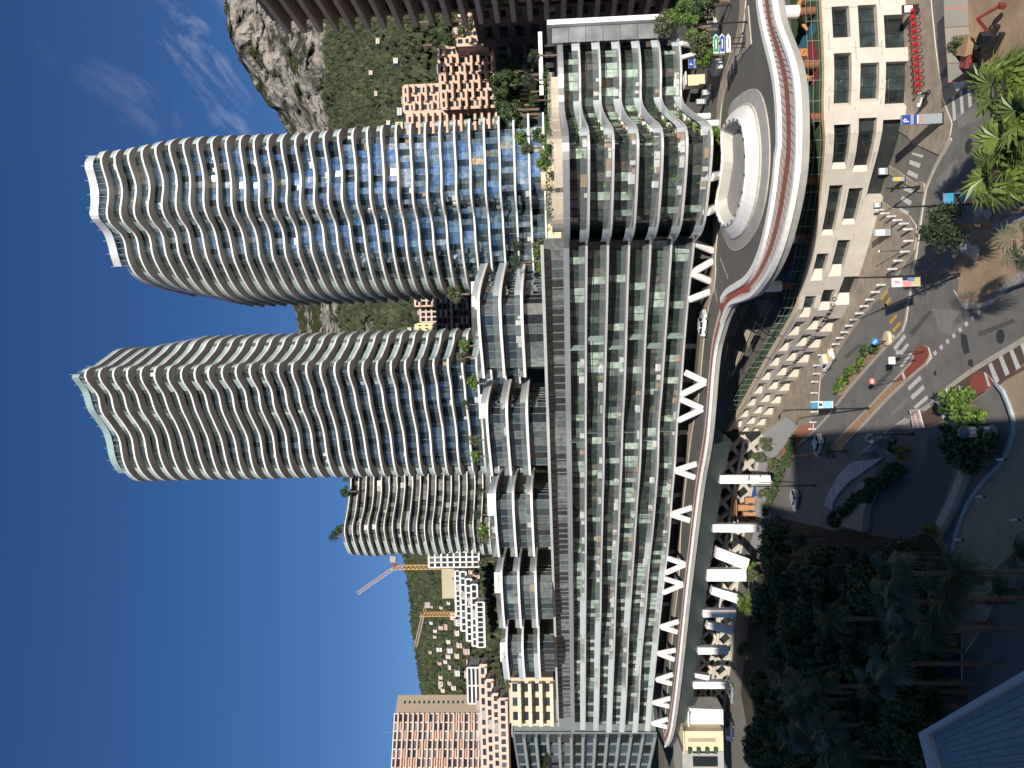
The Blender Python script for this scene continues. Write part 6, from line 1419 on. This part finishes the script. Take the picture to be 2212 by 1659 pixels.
for c, lab in (((818,1265), 'thick short white drum post at the roundabout edge'), ((915,1340), 'white block post at the roundabout edge')):
    p = G(rN(*c), 17.25); b = MB(); b.lathe([(.55, 0), (.55, 2.2), (.45, 2.3)], 14); o = solo('drum_post', b, M_white, lab, 'post', base=(0, 0, 0)); o.location = p
# advertising column, hoarding wall with print
p = G(rB(1890,1380), .12); t = thing('advertising_column', 'grey glass advertising column with a domed cap in the shaded bed', 'advertising column', p)
b = MB(); b.lathe([(.7, 0), (.7, .4), (.55, .5)], 16); b.build('base', M_panel, t, local=True); b = MB(); b.lathe([(.58, .5), (.58, 2.9)], 16); b.build('drum', M_panel, t, local=True)
for k in range(3): b = MB(); a = -pi/2+(k-1)*.7; b.box((.585*cos(a), .585*sin(a), 1.7), (.3, .06, 2.0), a+pi/2); b.build('poster_strip', M_white, t, local=True)
b = MB(); b.lathe([(.68, 2.9), (.7, 3.1), (.45, 3.45), (.05, 3.6)], 16); b.build('cap', mat('cap_teal', (.10, .16, .17), .4), t, local=True)
hw = smooth_path(GL(rB, ((1045,1145),(1030,1160),(880,1260),(720,1375),(560,1510),(420,1640)), 1.2), 1.5, it=1)
t = thing('site_hoarding', 'pale printed hoarding following the pavement edge beside the road', 'hoarding', (*hw[3], 0))
for i in range(0, len(hw)-1, 2): b = MB(); b.wall(hw[i:i+3], .1, 1.3, .12); b.build('hoarding_panel', M_gwhite if i % 4 else M_panel, t)
p0, p1 = G(rB(1040,1140), 1.3), G(rB(1135,1145), 1.3)
A, B_, C_, D_ = G(rB(1075,1345), .2), G(rB(1195,1340), .2), G(rB(1140,1145), .2), G(rB(1035,1145), .2)
t = thing('banner_roof', 'white canopy sheet printed with red and orange marks beside the crossing', 'banner', (A.x, A.y, .1))
b = MB(); b.add([(q.x, q.y, z) for z in (.9, 1.0) for q in (A, B_, C_, D_)], ((0,3,2,1),(4,5,6,7),(0,1,5,4),(1,2,6,5),(2,3,7,6),(3,0,4,7))); b.build('sheet', wh, t)
for k in range(9):
    for j in range(2):
        u = (k+.5)/9; a = A.lerp(D_, u); c = B_.lerp(C_, u); m0 = a.lerp(c, .14+.46*j); m1 = a.lerp(c, .42+.46*j); m0.z = m1.z = 1.012; b = MB(); b.beam(m0, m1, .16, .012); b.build('printed_mark', (M_rledd, M_yel, M_orange)[(k+j) % 3 if 2 < k < 6 else 0], t)
for q in (A, B_, C_, D_): b = MB(); b.tube([(q.x, q.y, .1), (q.x, q.y, .9)], .06, 6); b.build('leg', M_steel, t)
# deck of wavy pale fencing in the shade: long curved tiled bank
wk = GL(rE, ((720,40),(900,20),(1000,0),(830,120),(700,210),(600,320),(560,390),(545,460),(480,420),(500,350),(540,260),(620,130)), .2)
b = MB(); b.prism([(q.x, q.y) for q in wk], .02, .35); struct('pale_tiled_bank', b, mat('pale_blue_grey_tiles', (.36, .38, .42), .6, var=.3, scale=1.5))
# ------------------------------------------------------------------ cars
M_tyre = mat('tyre', (.015, .015, .015), .8); M_cgl = mat('car_glass', (.015, .02, .025), .05, ior=1.8, var=.1); M_lamp = mat('headlamp_glass', (.6, .6, .6), .2); M_tail = mat('tail_lamp', (.4, .01, .01), .3)
def car(lab, p, rz, paint, kind='hatch', z=0, grp=None):
    t = thing('parked_car' if 'parked' in lab else 'car', lab, 'car', (p[0], p[1], z), rz, grp)
    L_, W_, H_ = {'hatch': (4.1, 1.8, 1.48), 'suv': (4.5, 1.86, 1.66), 'sedan': (4.7, 1.85, 1.42), 'van': (5.1, 1.95, 2.1), 'pickup': (4.6, 1.8, 1.7)}[kind]
    P = {'hatch': [(-2.05,.35),(-2.05,.72),(-1.85,.9),(-.95,.98),(-.25,1.42),(.5,1.48),(1.5,1.42),(1.95,.95),(2.05,.7),(2.05,.35)], 'suv': [(-2.25,.42),(-2.25,.85),(-2.05,1.02),(-1.05,1.1),(-.4,1.6),(.6,1.66),(1.8,1.6),(2.15,1.1),(2.25,.8),(2.25,.42)], 'sedan': [(-2.35,.35),(-2.35,.7),(-2.1,.85),(-1.0,.93),(-.2,1.38),(.7,1.42),(1.5,1.05),(2.15,.98),(2.35,.75),(2.35,.35)], 'van': [(-2.55,.4),(-2.55,.95),(-2.3,1.15),(-1.7,1.3),(-1.2,2.0),(-.4,2.1),(2.3,2.1),(2.5,1.9),(2.55,.9),(2.55,.4)], 'pickup': [(-2.3,.45),(-2.3,.95),(-2.1,1.1),(-1.5,1.18),(-1.0,1.66),(-.2,1.7),(.3,1.66),(.4,1.0),(2.3,1.0),(2.3,.45)]}[kind]
    b = MB(); xs = []
    for sx, k in ((-.5, 0), (-.47, 1), (.47, 1), (.5, 0)): pass
    n = len(P); ring = []
    def row(w, inset): 
        k = len(b.v)
        for (y, zz) in P:
            ins = inset + (.16 if zz > 1.2 and inset == 0 else 0); b.v.append((w*(W_/2-max(0, (zz-.95))*.22-inset), y, zz - (.0)))
        return k
    a = row(-1, 0); a2 = row(-1, .05); c2 = row(1, .05); c = row(1, 0)
    for r0, r1 in ((a, c),):
        for i in range(n-1): b.f.append((r0+i, r1+i, r1+i+1, r0+i+1)); b.m.append(0)
    b.f.append(tuple(a+i for i in range(n))[::-1]); b.f.append(tuple(c+i for i in range(n))); b.m += [0, 0]
    b.f.append((a, a+n-1, c+n-1, c)); b.m.append(0)
    b.build('body', paint, t, local=True)
    roofz = max(zz for _, zz in P)
    def side_glass(y0, y1, zb, zt):
        for s in (-1, 1):
            w = s*(W_/2-(zb-.95)*.22+.006); w2 = s*(W_/2-(zt-.95)*.22+.006); g = MB(); g.quad((w, y0, zb), (w, y1, zb), (w2, y1-.12, zt), (w2, y0+.25, zt)); g.build('side_window', M_cgl, t, local=True)
    top_i = {'hatch': (3, 4, 6, 7), 'suv': (3, 4, 6, 7), 'sedan': (3, 4, 5, 6), 'van': (3, 4, 7, 8), 'pickup': (3, 4, 6, 7)}[kind]
    y0, y1 = P[top_i[0]][0]+.15, P[top_i[3]][0]-.2
    if kind == 'van': side_glass(-1.5, -.3, 1.3, 1.85)
    elif kind == 'pickup': side_glass(-1.25, .2, 1.1, 1.55)
    else:
        m_ = (y0+y1)/2; side_glass(y0+.1, m_-.04, 1.0 if kind != 'suv' else 1.12, roofz-.1); side_glass(m_+.04-.12, y1, 1.0 if kind != 'suv' else 1.12, roofz-.1)
    def slope(i, j, nm, f0, f1):
        (ya, za), (yb, zb) = P[i], P[j]; g = MB(); e = .012; nx, nz = -(zb-za), (yb-ya); l = hypot(nx, nz); nx, nz = nx/l*e, nz/l*e
        q = []
        for f, s in ((f0, -1), (f0, 1), (f1, 1), (f1, -1)):
            y, zz = lerp(ya, yb, f), lerp(za, zb, f); q.append((s*(W_/2-max(0, zz-.95)*.22-.12), y+nx, zz+nz))
        g.quad(*q); g.build(nm, M_cgl, t, local=True)
    slope(top_i[0], top_i[1], 'windscreen', .08, .94); 
    if kind != 'van': slope(top_i[2], top_i[3], 'rear_window', .1, .7)
    wm = MB(); wm.tube([(-.11, 0, 0), (.11, 0, 0)], .33, 14); rm = MB(); rm.tube([(-.12, 0, 0), (.12, 0, 0)], .19, 10); me = wm.mesh('wheel', M_tyre); mr = rm.mesh('rim', M_steel)
    for sx in (-1, 1):
        for yy_ in (-L_*.31, L_*.31):
            w = link('wheel', me, t); w.location = (sx*(W_/2-.1), yy_, .33); r_ = link('rim', mr, w)
    for sx in (-1, 1):
        g = MB(); g.box((sx*(W_/2-.3), P[0][0]-.01, P[1][1]-.06), (.36, .06, .14)); g.build('headlight', M_lamp, t, local=True)
        g = MB(); g.box((sx*(W_/2-.2), P[-1][0]+.01, P[-2][1]+.02), (.22, .06, .2)); g.build('tail_light', M_tail, t, local=True)
        g = MB(); g.box((sx*(W_/2+.06), P[3][0]+.35, 1.05), (.16, .12, .12)); g.build('mirror', paint, t, local=True)
    if kind == 'pickup': g = MB(); g.box((0, 1.35, 1.02), (W_-.3, 1.7, .04)); g.box((0, .5, 1.35), (W_-.1, .12, .7)); g.box((0, 2.2, 1.15), (W_-.1, .1, .3)); g.build('load_bed', M_cream, t, local=True)
    return t
M_cw = mat('white_car_paint', (.72, .72, .71), .22, var=.02, coat=.6); M_cg = mat('silver_car_paint', (.42, .43, .44), .25, metal=.5, var=.03, coat=.5); M_cb = mat('dark_car_paint', (.03, .04, .06), .22, var=.03, coat=.6); M_cbl = mat('navy_car_paint', (.015, .03, .12), .25, var=.03, coat=.5)
def carat(lab, r, c, z, head, paint, kind, **k):
    p = G(r(*c), z); car(lab, (p.x, p.y), head, paint, kind, z, **k)
def heading(r, a, c, z): A = G(r(*a), z); C = G(r(*c), z); d = A-C; return atan2(d.x, -d.y)   # front (-y) points from c to a
carat('white estate car on the elevated road beside the red path', rJ, (745,600), 17.22, heading(rJ, (760,470), (735,720), 17.2), M_cw, 'suv')
carat('small white utility pickup standing at the lane beside the bollards', rJ, (1830,925), .02, heading(rJ, (1770,1010), (1880,840), 0), M_cw, 'pickup')
carat('white hatchback driving into the shadow beside the ochre median', rF, (1900,150), .02, heading(rF, (1850,260), (1930,20), 0), M_cw, 'hatch')
carat('white hatchback farther along the shaded road', rF, (1640,740), .02, heading(rF, (1600,850), (1650,600), 0), M_cw, 'hatch')
carat('pale grey car parked under the left end of the viaduct', rH, (420,1010), .02, 1.35, M_cg, 'sedan')
carat('dark van parked beside the white masonry end of the viaduct', rH, (420,1330), .02, 1.45, M_cb, 'van')
carat('dark car parked behind the pale grey one under the viaduct', rH, (380,930), .02, 1.4, M_cb, 'sedan')
carat('navy blue car at the garden edge near the tiled corner roof', rH, (2150,1170), .16, .5, M_cbl, 'suv')
# ------------------------------------------------------------------ building site
fb = GL(rC, ((1598,-120),(1612,300),(1640,640),(1652,880)), .05)
t = thing('site_fence', 'tall site fence of clear panels on red posts by the sandy plot', 'fence', fb[0])
pth = resample([(p.x, p.y) for p in fb], 1.9)
for i, q in enumerate(pth):
    b = MB(); b.tube([(q[0], q[1], 0), (q[0], q[1], 2.6)], .06, 5); b.build('post', M_rledd if i % 2 else M_brown, t)
    if i < len(pth)-1:
        e = pth[i+1]; b = MB(); b.box(((q[0]+e[0])/2, (q[1]+e[1])/2, 1.3), (hypot(e[0]-q[0], e[1]-q[1])-.1, .04, 2.5), atan2(e[1]-q[1], e[0]-q[0])); b.build('fence_panel', clearmat('site_mesh', (.35, .33, .30), .35) if 'site_mesh' not in MATS else MATS['site_mesh'], t)
t2 = thing('site_hoarding', 'black hoarding panels at the point of the building site', 'hoarding', G(rC(1655,885), 0))
hp = [G(rC(*c), 0) for c in ((1652,885),(1600,960),(1880,740),(2060,700))]
q = resample([(p.x, p.y) for p in (hp[0], hp[2], hp[3])], 2.0)
for i in range(len(q)-1): b = MB(); b.wall(q[i:i+2], 0, 2.2, .1); b.build('hoarding_panel', M_black, t2)
b = MB(); a, c, d_ = G(rC(1430,880), 1.9), G(rC(1600,880), .9), G(rC(1480,1000), .9)
b.add([a, c, d_, a+Vector((.1, .1, 0)), c+Vector((.1, .1, 0)), d_+Vector((.1, .1, 0))], ((0,1,2),(3,5,4),(0,3,4,1),(1,4,5,2),(2,5,3,0))); solo('white_tarpaulin', b, wh, 'white tarpaulin stretched over the corner of the building site', 'tarpaulin')
M_exr = mat('excavator_red', (.20, .045, .035), .5, var=.2)
ex = thing('excavator', 'small red excavator with folded arm on the sandy building plot', 'excavator', G(rC(1930,420), .1), rz=.6); ex.scale = (.9,)*3
for s in (-1, 1): b = MB(); b.box((s*.75, 0, .3), (.4, 2.3, .55)); b.build('track', M_rub, ex, local=True)
b = MB(); b.box((0, .2, 1.0), (1.7, 1.9, .8)); b.build('body', M_black, ex, local=True); b = MB(); b.box((-.4, -.4, 1.8), (.8, 1.0, 1.1)); b.build('cab', M_cgl, ex, local=True)
b = MB(); b.beam((.5, -.6, 1.2), (.5, -2.2, 3.0), .3, .35); b.build('boom', M_exr, ex, local=True); b = MB(); b.beam((.5, -2.2, 3.0), (.5, -3.4, 1.4), .25, .28); b.build('arm', M_exr, ex, local=True); b = MB(); b.box((.5, -3.5, 1.0), (.6, .5, .6)); b.build('bucket', M_exr, ex, local=True)
dm = thing('dumper', 'brown and red site dumper beside the fence', 'dumper', G(rC(1700,600), .1), rz=1.1)
for sx in (-1, 1):
    for y in (-.9, .9): b = MB(); b.tube([(sx*.7-.15, y, .45), (sx*.7+.15, y, .45)], .45, 12); b.build('wheel', M_rub, dm, local=True)
b = MB(); b.box((0, .5, 1.0), (1.3, 1.4, .6)); b.build('body', M_exr, dm, local=True); b = MB(); b.add([(-.7,-1.6,.9),(.7,-1.6,.9),(.7,-.2,.9),(-.7,-.2,.9),(-1,-2,1.7),(1,-2,1.7),(1,0,1.7),(-1,0,1.7)], ((0,3,2,1),(0,1,5,4),(1,2,6,5),(2,3,7,6),(3,0,4,7),(4,5,6,7))); b.build('skip', M_ochre, dm, local=True)
p = G(rC(1680,480), .1); place('olive', (p.x, p.y, 0), 'dry brownish tree beside the site dumper', .55)
# rocks in the garden island
for i, (c, s_) in enumerate(((rA(1610,1020), .8), (rA(1710,1080), 1.0), (rA(1760,650), .8), (rA(1850,660), .7), (rA(1960,480), .9))):
    b = MB(); b.lathe([(.6, 0), (.9, .3), (.7, .8), (.2, 1.0)], 7); b.v = [(v[0]*random.uniform(.7, 1.2), v[1]*random.uniform(.7, 1.2), v[2]*random.uniform(.8, 1.2)) for v in b.v]
    o = solo('boulder', b, M_gwhite if i == 0 else M_kerb, ('whitish boulder at the edge of the earth island', 'large pale boulder next to the whitish one', 'sandstone boulder below the holm oak', 'second sandstone boulder below the holm oak', 'pale boulder beside the banner lamp foot')[i], 'boulder', base=(0, 0, 0)); o.location = G(c, .1); o.scale = (s_,)*3
# ------------------------------------------------------------------ sunken park under the piers
og = thing('orange_play_structure', 'orange timber play tower with small platforms between the white piers', 'play structure', G(rF(1165,860), .1))
M_or = mat('orange_timber', (.36, .18, .08), .6, var=.15, scale=2)
base = Vector(og.location)
for i in range(7):
    x = (i % 4)*1.6-2.4; y = (i//4)*1.5; h = 1.6+(i*37 % 5)*.55; b = MB(); b.box((x, y, h/2), (1.35, 1.2, h)); b.build('box', M_or, og, local=True)
for i in range(3): b = MB(); b.box((i*1.6-1.6, -.62, 1.0), (.6, .06, 1.0)); b.build('opening', M_dark, og, local=True)
b = MB(); b.box((0, .7, 4.2), (5.4, 2.6, .15)); b.build('roof_board', M_or, og, local=True)
slabp('blue_play_surface', [rF(1110,570), rF(1180,600), rF(1190,700), rF(1110,715), rF(1095,640)], .15, mat('cobalt_surface', (.03, .12, .40), .8))
slabp('park_lawn', [rF(1075,560), rF(1100,640), rF(1095,740), rF(1035,760), rF(1040,650)], .14, mat('lawn', (.07, .12, .02), .9, var=.3, scale=3))
# lattice of slanted stone braces behind the piers (far side of the school)
lat = thing('braced_stone_wall', 'long cream stone wall with X shaped braces behind the white piers', 'wall', (-40, 200, 0))
LB = smooth_path(GL(lambda *p: p, [rJ(1235,1590), rF(1180,430), rF(1120,750), rF(1040,1150), rF(990,1500), rH(420,560), rH(350,1000), rH(340,1180)], 0.2), 2, it=2)
b = MB(); b.wall([(q[0]+1, q[1]+3) for q in LB], 0, 8.6, .4); b.build('back_wall', M_dark, lat)
n = len(LB)
for i in range(0, n-4, 3):
    a, c = LB[i], LB[min(n-1, i+3)]
    for (p, q, z0, z1) in ((a, c, 0, 4.2), (c, a, 0, 4.2), (a, c, 4.2, 8.4), (c, a, 4.2, 8.4)):
        b = MB(); b.beam((p[0], p[1]+(1.4 if z0 else 1.2), z0), (q[0], q[1]+1.4, z1), .8, .8); b.build('brace', M_stone, lat)
for z in (.2, 4.2, 8.4): b = MB(); b.wall([(q[0], q[1]+1.2) for q in LB], z-.3, z+.3, .9); b.build('beam', M_stone, lat)
# white masonry end, cream building with green awnings
def cub(name, lab, tl, br, D, d, m, cat='building', z0=None):
    A = at(tl, D); B_ = at(br, D); zb = max(0, B_.z) if z0 is None else z0; t = thing(name, lab, cat, ((A.x+B_.x)/2, D, zb)); b = MB(); b.box((0, d/2, (A.z-zb)/2), (abs(B_.x-A.x), d, A.z-zb)); b.build('wall', m, t, local=True); return t, abs(B_.x-A.x), A.z-zb
t, w, h = cub('masonry_abutment', 'white stone abutment with squared joints at the far end of the viaduct', rH(20,1150), rH(330,1342), 200, 8, M_white)
for i in range(3):
    for j in range(2): b = MB(); b.box(((i-1)*w*.3, -.04, h*(.3+.36*j)), (w*.27, .1, h*.33)); b.build('stone_block', M_white, t, local=True)
b = MB(); b.box((0, 0, h+.15), (w+.6, 3, .3)); b.build('coping', M_white, t, local=True)
t, w, h = cub('cream_building', 'low cream building with green awnings at the left edge below the deck', rH(-15,1338), rH(330,1512), 196, 14, M_cream)
for i in range(4): b = MB(); zz = h*(.88-.22*i); b.lathe([(.05, 0), (.75, .25), (.8, .9), (.05, 1.0)], 10, (-w*.5+.4, -.6, zz-.6)); b.build('awning', mat('dark_green_awning', (.04, .09, .05), .8), t, local=True)
b = MB(); b.box((.3, -.06, h*.55), (.9, .1, h*.7)); b.build('recess_panel', M_tan, t, local=True)
b = MB(); b.box((0, 0, h+.15), (w+.5, 1.2, .3)); b.build('coping', M_cream, t, local=True)
t, w, h = cub('shade_side_block', 'grey box for the shaded side of the cream building at the left picture edge', rH(-30,1515), rH(340,1900), 199, 16, M_conc)  # shaded side of the cream building, its shade put into a grey box
for i in range(5): b = MB(); b.box((-w/2+2+i*3.4, -.05, h*.45), (2.6, .2, h*.6)); b.build('window', M_wg, t, local=True)
# corner roof close to the viewer, lower left
zc = 30.5; Pc = [G(c, zc) for c in ((1983,1584), (2260,1420), (2500,1700), (2010,1690))]
t = thing('corner_canopy', 'pale rimmed glass canopy roof at the very bottom left corner', 'roof', Pc[0])
def inset(P, k): c = sum(P, Vector())/4; return [p.lerp(c, k) for p in P]
b = MB(); I_ = inset(Pc, .14)
for i in range(4):
    j = (i+1) % 4; b.add([(q.x, q.y, z) for z in (zc-.5, zc) for q in (Pc[i], Pc[j], I_[j], I_[i])], ((0,3,2,1),(4,5,6,7),(0,1,5,4),(1,2,6,5),(2,3,7,6),(3,0,4,7)))
b.build('rim', M_gwhite, t)
g = mat('pale_teal_glass_tiles', (.34, .42, .42), .85, var=.05, spec=.1)
for i in range(10):
    for j in range(10):
        def bl_(u, v): return I_[0].lerp(I_[1], u).lerp(I_[3].lerp(I_[2], u), v)
        u0, u1, v0, v1 = i/10+.004, (i+1)/10-.004, j/10+.004, (j+1)/10-.004
        b = MB(); b.add([(*q.xy, z) for z in (zc-.3, zc-.22) for q in (bl_(u0,v0), bl_(u1,v0), bl_(u1,v1), bl_(u0,v1))], ((0,3,2,1),(4,5,6,7),(0,1,5,4),(1,2,6,5),(2,3,7,6),(3,0,4,7))); b.build('glass_tile', g, t)
# ------------------------------------------------------------------ labels that single out each of many
ORD = ['first','second','third','fourth','fifth','sixth','seventh','eighth','ninth','tenth','eleventh','twelfth','thirteenth','fourteenth','fifteenth','sixteenth','seventeenth','eighteenth','nineteenth','twentieth','21st','22nd','23rd','24th','25th','26th','27th','28th','29th','30th']
bpy.context.view_layer.update()
for k, t in TREES.items():
    if not t['used']:
        for c in list(t.children): bpy.data.objects.remove(c)
        bpy.data.objects.remove(t)
tops = [o for o in bpy.data.objects if o.parent is None and 'label' in o]
def order(grp, key, txt):
    L_ = sorted([o for o in tops if o.get('group') == grp], key=key)
    for i, o in enumerate(L_): o['label'] = txt % (ORD[i] if i < len(ORD) else str(i+1)+'th')
U_ = lambda o: -proj(o.location)[1]
order('houses scattered on the far hillside', U_, '%s pale house counted from the left on the far green hillside')
order('houses on the slope under the cliff', U_, '%s pale house from the left on the wooded slope under the cliff')
order('bollards along the pavement edge', lambda o: proj(o.location)[1], '%s slim pale bollard of the school pavement row, counted from the garage end')
order('bollard lights on the shaded path', lambda o: proj(o.location)[1], '%s low bollard light from the right on the shaded tan path')
order('bushes in the shaded bed', lambda o: proj(o.location)[1], '%s dark bush from the right in the bed around the advertising column')
order('courtyard trees', lambda o: proj(o.location)[1], '%s dark tree from the right in the shaded courtyard behind the glass wing')
order('hedge bushes by the shaded ramp', lambda o: proj(o.location)[1], '%s dark bush from the right in the hedge along the shaded ramp')
order('hedge bushes by the curved paving', lambda o: proj(o.location)[1], '%s dark bush from the right in the hedge below the curved pale paving')
for kn in ('broad leafy', 'tall leafy', 'dark pine'):
    L_ = sorted([o for o in tops if o.get('group') == 'trees of the shaded garden' and o['label'].startswith(kn)], key=lambda o: proj(o.location)[0])
    n3 = max(1, (len(L_)+3)//4)
    for r_ in range(0, len(L_), n3):
        row_ = sorted(L_[r_:r_+n3], key=U_); nm = ('farthest', 'second', 'third', 'nearest')[min(3, r_//n3)]
        for i, o in enumerate(row_): o['label'] = '%s %s tree from the left in the %s row of the shaded garden' % (ORD[i], kn.replace('dark pine', 'dark pine'), nm)
for o in bpy.data.objects:
    if 'used' in o: del o['used']

L_ = sorted([o for o in bpy.data.objects if o.parent is None and o.get('group') == 'palms among the garden trees'], key=U_)
for i, o in enumerate(L_): o['label'] = '%s grey green palm from the left rising out of the shaded garden trees' % ORD[i]
